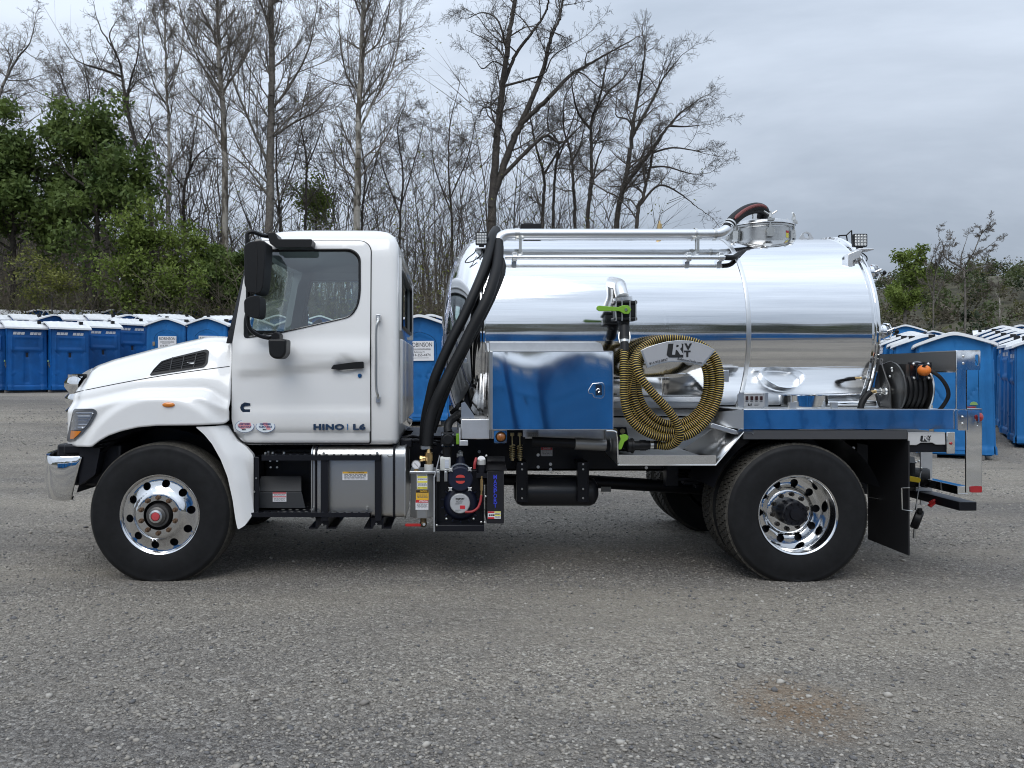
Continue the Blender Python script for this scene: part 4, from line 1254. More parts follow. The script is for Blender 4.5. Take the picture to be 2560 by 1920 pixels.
def cutter(name, mb):
    o = mb.build(name, HEADL, None, None); o.hide_render = True; return o
cab_o = outer.build('cab', WHITE, None, 40)
cuts = [cutter('cut_a', inner), cutter('cut_b', MB().prism(WIN, -.2, 2.7))]
ws = [(.36, 1.875), (2.08, 1.875), (1.99, 2.575), (.45, 2.575)]
ws = rounded(ws, .07, 4)
m_ws = MB(); n = len(ws)
m_ws.add([(-2.1, y, z) for y, z in ws] + [(-1.30, y, z) for y, z in ws], [tuple(range(n)), tuple(range(2 * n - 1, n - 1, -1))] + [(i, (i + 1) % n, (i + 1) % n + n, i + n) for i in range(n)])
cuts.append(cutter('cut_c', m_ws))
rw = rounded([(.50, 1.95), (1.94, 1.95), (1.94, 2.40), (.50, 2.40)], .06, 4)
m_rw = MB(); n = len(rw)
m_rw.add([(-.62, y, z) for y, z in rw] + [(-.30, y, z) for y, z in rw], [tuple(range(n)), tuple(range(2 * n - 1, n - 1, -1))] + [(i, (i + 1) % n, (i + 1) % n + n, i + n) for i in range(n)])
cuts.append(cutter('cut_d', m_rw))
for c in cuts:
    md = cab_o.modifiers.new('b', 'BOOLEAN'); md.object = c; md.operation = 'DIFFERENCE'; md.solver = 'EXACT'
    try: md.material_mode = 'TRANSFER'
    except Exception: pass
bpy.context.view_layer.update()
dg = bpy.context.evaluated_depsgraph_get()
cab_me = bpy.data.meshes.new_from_object(cab_o.evaluated_get(dg))
for o in [cab_o] + cuts: bpy.data.objects.remove(o)
CAB = link('cab', cab_me, TR, 40)
# pressed ribs and rain gutter of the back wall
mb = MB()
for i in range(9):
    y = .42 + i * .20
    mb.box(-.418, -.392, y - .045, y + .045, 1.16, 1.84)
mb.box(-.420, -.398, .30, 2.14, 2.47, 2.50); mb.box(-.420, -.398, .30, .33, 1.90, 2.50); mb.box(-.420, -.398, 2.11, 2.14, 1.90, 2.50)
mb.build('back_rib', WHITE, CAB, 35, bevel=.010, seg=3)
# glass
def pane(name, parent, pts3, m=GLASS):
    me = bpy.data.meshes.new(name); me.from_pydata([tuple(p) for p in pts3], [], [tuple(range(len(pts3)))])
    return link(name, me, parent, None, m)
pane('rear_window', CAB, [(-.435, y, z) for y, z in rw])
mb = MB().tube([(-.41, y, z) for y, z in rw], .014, 6, closed=True); mb.build('window_seal', BLKPL, CAB)
def wx(y, z):  # windscreen surface
    xf = lerp_tab([(a[0], a[1]) for a in LV], z); q = abs(y - YC) / 1.08
    return xf - .10 * (1 - q ** 1.7) + .012
NW = 14
vs = []; fs = []
for j in range(NW + 1):
    for i in range(NW + 1):
        z = 1.84 + (2.60 - 1.84) * j / NW; y = .33 + (2.11 - .33) * i / NW; vs.append((wx(y, z), y, z))
for j in range(NW):
    for i in range(NW): a = j * (NW + 1) + i; fs.append((a, a + 1, a + NW + 2, a + NW + 1))
me = bpy.data.meshes.new('windscreen'); me.from_pydata(vs, [], fs); link('windscreen', me, CAB, 60, GLASS)
# black surround along the screen pillar
for s in (0, 1):
    mb = MB()
    for j in range(8):
        z0 = 1.80 + j * .102; z1 = z0 + .104
        for (za, zb) in ((z0, z1),):
            xa, xb = lerp_tab([(a[0], a[1]) for a in LV], za), lerp_tab([(a[0], a[1]) for a in LV], zb)
            ya, yb = cab_y(za) + .030, cab_y(zb) + .030
            q = [(xa - .012, ya, za), (xa - .030, ya + .10, za), (xb - .030, yb + .10, zb), (xb - .012, yb, zb), (xa + .03, ya, za), (xa + .03, ya + .10, za), (xb + .03, yb + .10, zb), (xb + .03, yb, zb)]
            if s: q = [(x, 2 * YC - y, z) for x, y, z in q]
            mb.add(q, [(0, 1, 2, 3), (4, 7, 6, 5), (0, 3, 7, 4), (1, 5, 6, 2)])
    mb.build('pillar_trim', BLKGL, CAB, 30)
# roof marker lamps and radio aerial
for i, y in enumerate((.62, .92, 1.22, 1.52, 1.82)):
    MB().ball((-1.12, y, 2.735), .035, 12, 6, (1.5, 1, .5)).build('roof_marker', AMBERD if False else WHITE, CAB)
mb = MB().box(*[P(655, 0, .42).x, P(675, 0, .42).x], .40, .46, 2.655, 2.685); mb.build('aerial_base', BLKPL, CAB, bevel=.006)
MB().cyl((P(664, 0, .43).x, .43, 2.68), (P(690, 0, .43).x + .06, .43, 2.83), .004, .002, 6).build('aerial', BLKPL, CAB)
# interior
SEATS = sub('interior', TR, (0, 0, 0))
for yy, nm in ((.72, 'seat'), (1.72, 'seat')):
    s_ = MB().box(-1.10, -.62, yy - .25, yy + .25, 1.32, 1.50).build('seat', LGREY, SEATS, bevel=.05, seg=3)
    MB().box(-.68, -.55, yy - .24, yy + .24, 1.45, 2.08).build('seat_back', LGREY, SEATS, bevel=.05, seg=3)
    MB().box(-.66, -.56, yy - .14, yy + .14, 2.10, 2.31).build('headrest', LGREY, SEATS, bevel=.04, seg=3)
MB().box(-1.66, -1.36, .24, 2.2, 1.25, 1.76).build('dashboard', DGREY, SEATS, bevel=.06, seg=3)
stw = MB(); stw.tube([Vector((-1.23 + .21 * .55 * math.cos(t), .72 + .21 * math.sin(t), 1.83 + .21 * .84 * math.cos(t))) for t in [2 * math.pi * i / 28 for i in range(28)]], .017, 8, closed=True)
stw.cyl((-1.23, .72, 1.83), (-1.45, .72, 1.66), .04, .05, 10); stw.box(-1.25, -1.21, .53, .91, 1.81, 1.85)
stw.build('steering_wheel', DGREY, SEATS)
MB().box(-1.60, -.46, .22, 2.2, 1.105, 1.14).build('cab_floor', DGREY, SEATS)

# ---------------------------------------------------------------- door (both sides)
def door_y(x, z):
    y = cab_y(z) - .014
    u = x / .003063 + 1130
    z1 = XZ(0, 933 - (u - 596) * .095, .13)[1]
    y -= .026 * smoothstep(z1 - .035, z1 + .008, z) * smoothstep(1.86, 1.70, z) * smoothstep(-1.68, -1.60, x)
    y -= .010 * smoothstep(-1.66, -1.58, x) * smoothstep(1.12, 1.2, z) * smoothstep(1.30, 1.27, z)
    y += .040 * smoothstep(1.128, 1.076, z) - .012 * smoothstep(1.068, 1.05, z)
    hx, hz = XZ(866, 913, .13); q = ((x - hx) / .085) ** 2 + ((z - hz) / .052) ** 2
    y += .022 * smoothstep(1.15, .55, q)
    return y
DOOR_O = rounded([XZ(u, v, .13) for u, v in ((582, 858), (580, 1050), (588, 1088), (608, 1109), (923, 1109), (926, 1104), (925, 616), (908, 599), (634, 599), (611, 668), (597, 758))],
                 [.01, .02, .03, .03, .012, .012, .05, .05, .03, .02, .02], 4)
DOOR = panel('door', DOOR_O, door_y, WHITE, TR, holes=[WIN], step=.03, th=.03, smooth=45)
far = panel('door', DOOR_O, lambda x, z: door_y(x, z), WHITE, TR, holes=[WIN], step=.06, th=.03, smooth=45)
far.data.transform(Matrix.Scale(-1, 4, (0, 1, 0))); far.data.transform(Matrix.Translation((0, 2 * YC, 0))); far.data.flip_normals()
big = [(x, z) for x, z in DOOR_O]
mb = MB().tube([(x, cab_y(z) - .002, z) for x, z in resample(big, .03)], .0075, 6, closed=True); mb.build('door_seam', GROOVE, DOOR)
inset = lambda pts, f: [((x - sum(p[0] for p in pts) / len(pts)) * f + sum(p[0] for p in pts) / len(pts), (z - sum(p[1] for p in pts) / len(pts)) * f + sum(p[1] for p in pts) / len(pts)) for x, z in pts]
for d_, mir in ((DOOR, False), (far, True)):
    f = (lambda p: (p[0], 2 * YC - p[1], p[2])) if mir else (lambda p: p)
    rs = resample(WIN, .03)
    i2 = [(x + (0), z) for x, z in inset(WIN, .955)]; i2 = resample(i2, .03)
    n = len(WIN); W2 = inset(WIN, .952)
    mb = MB(); mb.add([f((x, door_y(x, z) - .006, z)) for x, z in WIN] + [f((x, cab_y(z) + .004, z)) for x, z in W2], [(i, (i + 1) % n, n + (i + 1) % n, n + i) for i in range(n)])
    mb.add([f((x, door_y(x, z) - .006, z)) for x, z in inset(WIN, 1.006)] + [f((x, door_y(x, z) - .008, z)) for x, z in inset(WIN, .985)], [(i, (i + 1) % n, n + (i + 1) % n, n + i) for i in range(n)])
    mb.build('window_seal', BLKPL, d_, 60)
    pane('window', d_, [f((x, cab_y(z) + .012, z)) for x, z in inset(WIN, .98)])
# quarter-light divider
MB().add([(*XZ(613, 846, .13), 0)] * 0 or [], []).v
q = [XZ(614, 812, .14), XZ(614, 845, .14), XZ(705, 828, .14), XZ(640, 826, .14)]
MB().prism(q, .150, .165).build('corner_trim', BLKPL, DOOR)
# handle, lock, grab rail
x0, x1, z0, z1 = rect_px(829, 904, 911, 925, .12)
mb = MB().prism(rounded([XZ(829, 922, .12), XZ(836, 912, .12), XZ(890, 905, .12), XZ(910, 904, .12), XZ(911, 921, .12), XZ(885, 922, .12), XZ(850, 925, .12)], .008, 3), .078, .098)
mb.box(*(P(840, 0, .12).x, P(850, 0, .12).x), .09, .14, P(0, 920, .12).z, P(0, 912, .12).z); mb.box(*(P(893, 0, .12).x, P(905, 0, .12).x), .09, .14, P(0, 919, .12).z, P(0, 907, .12).z)
mb.build('handle', BLKPL, DOOR, bevel=.004)
lk = P(900, 939, .12); MB().cyl(lk + Vector((0, -.012, 0)), lk + Vector((0, .03, 0)), .016, n=16).cyl(lk + Vector((0, -.016, 0)), lk, .007, n=10).build('lock', CHROME, DOOR)
a, b = P(946, 795, .12), P(946, 998, .12)
GR = sub('grab_rail', TR, (0, 0, 0))
mb = MB().tube(bez([a + Vector((0, -.01, 0)), a + Vector((0, -.05, -.03)), a + Vector((-.012, -.055, -.10)), (a + b) / 2 + Vector((-.012, -.055, 0)), b + Vector((-.012, -.055, .10)), b + Vector((0, -.05, .03)), b + Vector((0, -.01, 0))], 40), .0105, 10)
mb.build('rail', STEEL, GR)
for p in (a, b):
    MB().box(p.x - .017, p.x + .017, .098, .145, p.z - .026, p.z + .026).cyl((p.x, .090, p.z), (p.x, .10, p.z), .009, n=10).build('rail_foot', SATIN, GR, bevel=.004)
# badges
DL = sub('badging', TR, (0, 0, 0))
def on_door(u, v, off=.004):
    x, z = XZ(u, v, .12); return Vector((x, door_y(x, z) - off, z))
text('lettering', 'HINO', .058, mat('dark_chrome', (.34, .345, .35), .16, 1.0), DL, on_door(822, 1068, .006), depth=.004, bold=.0032, width=.235, spacing=1.1)
text('lettering', 'L6', .058, mat('dark_chrome', (.34, .345, .35), .16, 1.0), DL, on_door(898, 1068, .006), depth=.004, bold=.0032, width=.095, spacing=1.1)
p = on_door(869, 1067, .005); MB().box(p.x - .003, p.x + .003, p.y - .004, p.y + .006, p.z - .024, p.z + .024).build('divider', CHROME, DL)
# engine maker's C emblem
c = on_door(613.5, 1017.5, .004); s = .038
em = [(s, .75 * s), (-.1 * s, .95 * s), (-.75 * s, .55 * s), (-s, -.05 * s), (-.85 * s, -.6 * s), (-.45 * s, -s), (s, -s), (s, -.45 * s), (-.05 * s, -.45 * s), (-.3 * s, -.25 * s), (-.28 * s, .05 * s), (.0 * s, .22 * s), (s, .30 * s)]
MB().prism([(c.x + a_, c.z + b_) for a_, b_ in em], c.y - .003, c.y + .012).build('emblem', mat('emblem_dark_chrome', (.20, .205, .21), .2, 1.0), DL)
for k_, (u, m1) in enumerate(((612, LPINK), (664, LBLUE))):
    c = on_door(u, 1065.5, .003); rx, rz2 = .074, .048
    e = lambda f, n=40: [(c.x + rx * f * math.cos(2 * math.pi * i / n), c.z + rz2 * f * math.sin(2 * math.pi * i / n)) for i in range(n)]
    st = MB().prism(e(1.0), c.y, c.y + .012).build('sticker', mat('sticker_ring_blue', (.10, .16, .34), .4), DL)
    MB().prism(e(.95), c.y - .0012, c.y + .01).build('sticker_face', mat('sticker_white', (.74, .80, .84), .35), st)
    blob = [(c.x + rx * a_, c.z + rz2 * b_) for a_, b_ in ((-.72, .2), (-.4, .62), (.1, .55), (.6, .6), (.72, .1), (.5, -.35), (.1, -.3), (-.2, -.55), (-.6, -.2))] if k_ == 0 else \
        [(c.x + rx * a_, c.z + rz2 * b_) for a_, b_ in ((-.3, .3), (-.2, .8), (.15, .75), (.3, .1), (.6, -.5), (.2, -.6), (.0, -.1))]
    MB().prism(blob, c.y - .002, c.y + .008).build('sticker_map', LPINK, st)
    text('lettering', 'CERTIFIED', .0175, mat('ink_navy', (.05, .07, .20), .4), st, (c.x, c.y - .003, c.z + .016), width=.085, bold=.0004)
    text('lettering', 'CLEAN IDLE', .0175, mat('ink_navy', (.05, .07, .20), .4), st, (c.x, c.y - .003, c.z - .004), width=.098, bold=.0004)
    text('lettering', '2023', .013, INK, st, (c.x - .006, c.y - .003, c.z - .024), width=.03, bold=.0004)

# ---------------------------------------------------------------- hood and front fenders, one moulding
TOPT = [(-2.95, 1.545), (-2.86, 1.611), (-2.69, 1.674), (-2.35, 1.767), (-2.05, 1.836), (-1.96, 1.858), (-1.88, 1.864), (-1.80, 1.860), (-1.66, 1.80)]
BOTT = [(-2.935, 1.016), (-2.697, 1.016), (-2.642, 1.059), (-2.574, 1.098), (-2.476, 1.133), (-2.35, 1.162), (-2.204, 1.175), (-1.912, 1.178), (-1.716, 1.186), (-1.69, 1.21)]
def hood_pt(s, t):
    """s front to back, t from the near wheel lip over the top to the centre line"""
    xs = -2.935 + (1.245) * s
    zb, zt = lerp_tab(BOTT, xs), lerp_tab(TOPT, xs)
    if t < .72:
        q = t / .72; z = zb + (zt - .035 - zb) * q
        sh = 1.30 + .10 * smoothstep(-2.93, -2.3, xs) * smoothstep(-1.66, -1.9, xs)   # fender shoulder height
        y = .005 + .085 * smoothstep(sh - .03, sh + .06, z) + .20 * smoothstep(sh + .05, zt, z) ** 1.25
        y += .05 * smoothstep(-1.85, -1.69, xs) * smoothstep(sh + .06, sh - .06, z) + .10 * smoothstep(-2.80, -2.935, xs)
        # wheel-arch bulge
        r_ = math.hypot((xs + 2.20) / .62, (z - .80) / .62)
        y -= .022 * smoothstep(1.02, .90, r_)
        x = xs + .05 * smoothstep(.6, 0, s) * 0
    else:
        q = (t - .72) / .28
        y0 = .005 + .085 + .20 + .10 * smoothstep(-2.80, -2.935, xs)
        y = y0 + (YC - y0) * q
        z = zt - .035 * (1 - smoothstep(0, .10, q)) - .045 * smoothstep(.05, 1, q)
        z += .0
        x = xs - (.42 * (1 - s) + .03) * smoothstep(0, 1, q) ** .8
        z -= .16 * smoothstep(.10, 0, s) * 0
    return x, y, z
NS, NT = 72, 52
mb = MB(); vs = []
for i in range(NS + 1):
    for j in range(2 * NT + 1):
        t = j / NT; m = t > 1
        x, y, z = hood_pt(i / NS, 2 - t if m else t); vs.append((x, 2 * YC - y if m else y, z))
W_ = 2 * NT + 1
mb.add(vs, [(i * W_ + j, (i + 1) * W_ + j, (i + 1) * W_ + j + 1, i * W_ + j + 1) for i in range(NS) for j in range(2 * NT)])
HOOD = mb.build('hood', WHITE, TR, 50)
sm = HOOD.modifiers.new('thick', 'SOLIDIFY'); sm.thickness = .02; sm.offset = -1
def hood_y(x, z):
    s = (x + 2.935) / 1.245; zb, zt = lerp_tab(BOTT, x), lerp_tab(TOPT, x)
    q = (z - zb) / (zt - .035 - zb); return hood_pt(max(0, min(1, s)), max(0, min(.719, q * .72)))[1]
def on_hood(u, v, off=0.0):
    y = .1
    for _ in range(6):
        x, z = XZ(u, v, y); y = hood_y(x, z)
    return Vector((x, y - off, z))
seam = [on_hood(187 + (574 - 187) * i / 40, 981 + (916 - 981) * i / 40 - 5 * math.sin(math.pi * i / 40), -.001) for i in range(41)]
MB().tube(seam, .0038, 6).build('hood_seam', GROOVE, HOOD)
# side vent: frame, dark mouth and grid
VO = [(375, 938), (384, 924), (404, 903), (430, 894), (516, 873), (523, 877), (519, 908), (510, 917)]
vp = rounded(VO, 3.5, 3)
outer3 = [on_hood(u, v, .010) for u, v in vp]; cu, cv = 455, 908
inner2 = [(cu + (u - cu) * .93, cv + (v - cv) * .80) for u, v in vp]
inner3 = [on_hood(u, v, .012) for u, v in inner2]; back3 = [on_hood(u, v, .004) for u, v in inner2]; base3 = [on_hood(u, v, -.004) for u, v in vp]
n = len(vp); mb = MB()
mb.add(outer3 + inner3 + back3 + base3, [(i, (i + 1) % n, n + (i + 1) % n, n + i) for i in range(n)] + [(n + i, n + (i + 1) % n, 2 * n + (i + 1) % n, 2 * n + i) for i in range(n)] + [(3 * n + i, 3 * n + (i + 1) % n, (i + 1) % n, i) for i in range(n)])
VENT = mb.build('hood_vent', BLKPL, HOOD, 40)
pane('vent_mouth', HOOD, back3, mat('vent_void', (.006, .006, .007), .9))
for f in (.2, .4, .6, .8):
    pa = [on_hood(381 + (515 - 381) * q + 22 * (1 - f) * (1 - q), (933 + (911 - 933) * q) * f + (1 - f) * (908 + (878 - 908) * q), .008) for q in (.02, .3, .6, .97)]
    MB().tube(pa, .0035, 4).build('vent_bar', DUSTB, HOOD)
for q in (.33, .55, .78):
    u = 385 + 132 * q; MB().tube([on_hood(u + 4, 893 + (875 - 893) * q + 6, .009), on_hood(u - 3, 933 + (914 - 933) * q, .009)], .0035, 4).build('vent_bar', DUSTB, HOOD)
c = on_hood(421.5, 1012, .002); MB().ball(c, 1.0, 20, 8, (.048, .014, .019)).build('side_marker', AMBER, HOOD)

# headlamp, wrapped round the corner of the fender
HLP = [(181, 1022), (238, 1021), (247, 1030), (231, 1059), (208, 1086), (186, 1102), (154, 1107), (156, 1090), (166, 1055)]
def lamp_y(x, z): return .0 + .09 * smoothstep(-2.72, -2.95, x)
hp = rounded([XZ(u, v, .02) for u, v in HLP], .018, 3)
HL = panel('headlight', hp, lambda x, z: hood_y(x, z) - .010, mat('lamp_surround', (.10, .105, .115), .25, coat=.6), TR, step=.03, th=.03)
lens = rounded([XZ(u, v, .02) for u, v in ((185, 1028), (235, 1027), (239, 1033), (224, 1059), (212, 1073), (169, 1076), (174, 1056))], .012, 3)
panel('lens', lens, lambda x, z: hood_y(x, z) - .016 - .0025 * math.sin((z) * 300), mat('headlamp_lens', (.30, .32, .36), .10, .55, coat=1.0), HL, step=.012, th=.012)
turn = rounded([XZ(u, v, .02) for u, v in ((170, 1077), (208, 1077), (198, 1088), (184, 1097), (166, 1099))], .008, 3)
panel('turn_signal', turn, lambda x, z: hood_y(x, z) - .016, AMBER, HL, step=.02, th=.012)
# grille and front cap
GRL = sub('grille', TR, (0, 0, 0))
def nose_x(y, z): # follows the front edge of the hood
    q = max(0, min(1, (y - .39) / (YC - .39))) if y <= YC else max(0, min(1, (2 * YC - .39 - y) / (YC - .39)))
    return -2.93 - .47 * q ** .5
mb = MB(); ys = [.36 + i * .0748 for i in range(24)]
vs = [(nose_x(y, 0) + .02 + .06 * (1.55 - z), y, z) for z in (1.02, 1.56) for y in ys]; n = len(ys)
mb.add(vs, [(i, i + 1, n + i + 1, n + i) for i in range(n - 1)]).build('grille_mesh', BLKPL, GRL)
for z, h in ((1.475, .065), (1.35, .05), (1.24, .045), (1.13, .045)):
    mb = MB(); vs = []
    for y in ys:
        x = nose_x(y, 0) - .015 + .05 * (1.55 - z)
        vs += [(x, y, z + h), (x - .035, y, z + h * .3), (x - .035, y, z - h * .3), (x, y, z - h)]
    mb.add(vs, [(i * 4 + k, i * 4 + k + 1, i * 4 + k + 5, i * 4 + k + 4) for i in range(n - 1) for k in range(3)]); mb.build('grille_bar', CHROME, GRL, 50)
mb = MB(); vs = []
for z in (1.06, 1.25, 1.42, 1.555):
    for y in (.30, .40, .52): vs.append((nose_x(y, 0) - .025 + .06 * (1.55 - z), y, z))
mb.add(vs, [(r_ * 3 + c_, r_ * 3 + c_ + 1, r_ * 3 + c_ + 4, r_ * 3 + c_ + 3) for r_ in range(3) for c_ in range(2)]); mb.build('grille_surround', CHROME, GRL, 60)
# bumper
path = [(-2.79, .03), (-2.90, .01), (-3.00, .015), (-3.07, .06), (-3.13, .15), (-3.20, .32), (-3.28, .70), (-3.31, YC)]
path = [tuple(p)[:2] for p in bez([(x, y, 0) for x, y in path], 28)]; path += [(x, 2 * YC - y) for x, y in path[-2::-1]]
prof = [(.935, .030), (.942, .008), (.925, 0), (.87, -.006), (.72, 0), (.615, .02), (.602, .045), (.625, .07)]
mb = MB(); vs = []
for i, (x, y) in enumerate(path):
    t = Vector((path[min(i + 1, len(path) - 1)][0] - path[max(i - 1, 0)][0], path[min(i + 1, len(path) - 1)][1] - path[max(i - 1, 0)][1])).normalized()
    nrm = Vector((t.y, -t.x)); nrm = nrm if nrm.dot(Vector((x + 2.2, y - YC))) > 0 else -nrm
    end = max(0, 1 - min(i, len(path) - 1 - i) / 5.0)
    for z, d in prof:
        vs.append((x - nrm.x * d - .085 * end * (.94 - z) / .34 * 1.0, y - nrm.y * d, z))
k = len(prof); mb.add(vs, [(i * k + j, i * k + j + 1, (i + 1) * k + j + 1, (i + 1) * k + j) for i in range(len(path) - 1) for j in range(k - 1)])
BMP = mb.build('bumper', CHROME, TR, 60)
so = BMP.modifiers.new('thick', 'SOLIDIFY'); so.thickness = .006
MB().box(-3.05, -2.55, .16, 2.28, .70, 1.02).box(-2.95, -2.72, .06, 2.38, .95, 1.03).build('bumper_support', BLACK, TR, bevel=.02)
MB().add([(-2.82, .05, .72), (-2.82, .05, 1.0), (-2.66, .05, 1.0), (-2.70, .05, .80), (-2.82, .45, .72), (-2.82, .45, 1.0), (-2.66, .45, 1.0), (-2.70, .45, .80)], [(0, 1, 2, 3), (4, 7, 6, 5), (0, 3, 7, 4), (1, 5, 6, 2), (3, 2, 6, 7), (0, 4, 5, 1)]).build('splash_guard', BLACK, TR)
# fender rear extension
FEX = [(489, 1067), (556, 1065), (566, 1081), (582, 1104), (603, 1120), (621, 1140), (630, 1180), (635, 1230), (634, 1266), (626, 1292), (612, 1314), (595, 1324), (591, 1308), (588, 1291), (582, 1249), (569, 1191), (552, 1148), (530, 1109), (510, 1085)]
def fex_y(x, z):
    xe = lerp_tab([(.38, -1.57), (.75, -1.645), (.95, -1.71), (1.16, -1.83)], z)   # fold line of the outer face
    return -.005 + .13 * smoothstep(xe, xe + .17, x)
fx = panel('fender_extension', rounded([XZ(u, v, .0) for u, v in FEX], .012, 2), fex_y, WHITE, TR, step=.025, th=.05)
# wheel-well lining, both sides
for s in (0, 1):
    mb = MB(); hx, hz = -2.202, .50
    ya, yb = (.05, .72) if s == 0 else (2 * YC - .05, 2 * YC - .72)
    k = 22; vs = []
    for i in range(k + 1):
        a_ = math.pi * (.06 + .86 * i / k)
        for y in (ya, yb): vs.append((hx + .66 * math.cos(a_), y, hz + .655 * math.sin(a_)))
    mb.add(vs, [(2 * i, 2 * i + 1, 2 * i + 3, 2 * i + 2) for i in range(k)])
    mb.build('wheel_well', BLACK, TR, 60)
    MB().box(-2.95, -1.60, yb - .01, yb + .01, .62, 1.30).build('inner_wing', BLACK, TR)
MB().box(-1.86, -1.70, .30, .34, .98, 1.16).build('well_panel', mat('grey_shield', (.30, .30, .31), .6), TR)
MB().box(-2.95, -1.9, .55, 1.9, .66, 1.35).build('engine_block', BLACK, TR, bevel=.03)

# ---------------------------------------------------------------- mirrors
def mirror_head(name, pts, y0, y1, depth_dir=1):
    return MB().prism(rounded([XZ(u, v, y0) for u, v in pts], .02, 4), y0, y1)
MR = sub('mirror', TR, (0, 0, 0))
m1 = MB(); o_ = rounded([XZ(u, v, -.12) for u, v in ((613, 617), (625, 606), (655, 602), (668, 606), (667, 640), (661, 715), (656, 731), (645, 737), (622, 731), (614, 712))], .02, 4)
m1.prism(o_, -.16, .06); hd = m1.build('mirror_head', BLKPL, MR, 35, bevel=.028, seg=4)
MB().tube([(x, -.162, z) for x, z in [XZ(640, 605, -.16), XZ(643, 640, -.16), XZ(640, 715, -.16), XZ(639, 734, -.16)]], .0025, 4).build('mirror_seam', GROOVE, hd)
gp = rounded([XZ(u, v, -.05) for u, v in ((655, 612), (664, 616), (657, 716), (650, 724))], .01, 2)
m2 = MB(); m2.prism(rounded([XZ(u, v, -.10) for u, v in ((614, 752), (626, 743), (648, 739), (654, 746), (655, 770), (653, 792), (646, 797), (626, 793), (615, 785))], .02, 4), -.15, .03)
m2.build('convex_mirror_head', BLKPL, MR, 35, bevel=.03, seg=4)
m3 = MB(); m3.prism(rounded([XZ(u, v, -.08) for u, v in ((674, 848), (720, 848), (719, 884), (709, 897), (690, 898), (677, 888))], .022, 4), -.14, .03)
m3.build('lower_mirror_head', BLKPL, MR, 35, bevel=.028, seg=4)
arm = bez([P(675, 592, .10), P(655, 588, .02), P(632, 580, -.05), P(619, 584, -.06), P(618, 604, -.06), P(619, 660, -.05), P(620, 740, -.05), P(619, 780, -.04), P(622, 815, -.03), P(640, 835, .0), P(672, 845, .05), P(690, 838, .09)], 60)
MB().tube(arm, .0155, 8).build('mirror_arm', BLKPL, MR)
mb = MB().prism(rounded([XZ(u, v, .08) for u, v in ((671, 585), (692, 584), (698, 600), (783, 600), (780, 620), (690, 620), (688, 615), (678, 612))], .012, 3), .04, .22); mb.build('mirror_bracket', BLKPL, MR, bevel=.012, seg=3)
mb = MB().prism(rounded([XZ(u, v, .06) for u, v in ((682, 836), (695, 829), (703, 836), (703, 850), (683, 850))], .01, 3), .0, .16); mb.build('mirror_bracket', BLKPL, MR, bevel=.01, seg=3)
# the far side's mirror, seen through the cab
MF = sub('mirror', TR, (0, 0, 0))
fy = 2 * YC
hd2 = MB(); hd2.add([(-1.66, fy + .02, 1.78), (-1.70, fy + .26, 1.80), (-1.70, fy + .26, 2.27), (-1.66, fy + .02, 2.29), (-1.55, fy + .03, 1.80), (-1.58, fy + .25, 1.80), (-1.58, fy + .25, 2.27), (-1.55, fy + .03, 2.27)],
                    [(0, 1, 2, 3), (4, 7, 6, 5), (0, 4, 5, 1), (1, 5, 6, 2), (2, 6, 7, 3), (3, 7, 4, 0)])
hd2.build('mirror_head', BLKPL, MF, bevel=.03, seg=3)
pane('mirror_glass', MF, [(-1.547, fy + .05, 1.83), (-1.572, fy + .23, 1.83), (-1.572, fy + .23, 2.24), (-1.547, fy + .05, 2.24)], CHROME)
MB().tube(bez([(-1.5, fy - .1, 2.56), (-1.6, fy + .1, 2.5), (-1.63, fy + .14, 2.3), (-1.63, fy + .14, 1.75), (-1.6, fy + .05, 1.62), (-1.55, fy - .12, 1.62)], 30), .016, 8).build('mirror_arm', BLKPL, MF)

# ---------------------------------------------------------------- wheels
def tyre_mesh(w=.285, r=.537, bead=.293, tread='rib', flat=.0):
    """sidewall at y = 0, tread in the middle, hub axis along y"""
    half = [(bead, .030), (bead + .012, .012), (bead + .04, .004), (bead + .10, -.002), (r - .085, .000), (r - .050, .008), (r - .040, .0065), (r - .030, .012), (r - .012, .026), (r - .002, .040), (r, .050)]
    g = []
    if tread == 'rib':
        for k in range(5):
            y0 = .05 + (w - .10) * k / 5; y1 = .05 + (w - .10) * (k + 1) / 5
            g += [(r + .002, y0 + .004), (r + .003, y1 - .008)]
            if k < 4: g += [(r - .013, y1 - .005), (r - .013, y1 + .003)]
    else:
        g = [(r - .014, .058), (r - .014, w - .058)]
    prof = half + g + [(a, w - b) for a, b in half[::-1]]
    mis = [0 if (q[0] < r - .02 or False) else 1 for q in prof[:-1]]
    return prof, mis
def ring_disc(name, R_out, R_in, holes, yf, m, parent, step=.016, th=.012):
    circ = lambda r_, n, cx=0, cz=0: [(cx + r_ * math.cos(2 * math.pi * i / n), cz + r_ * math.sin(2 * math.pi * i / n)) for i in range(n)]
    hl = [circ(R_in, 48)] + [circ(rr, 18, rc * math.cos(a_), rc * math.sin(a_)) for rc, rr, a_ in holes]
    return panel(name, circ(R_out, 96), lambda x, z: yf(math.hypot(x, z)), m, parent, holes=hl, step=step, th=th, smooth=50)
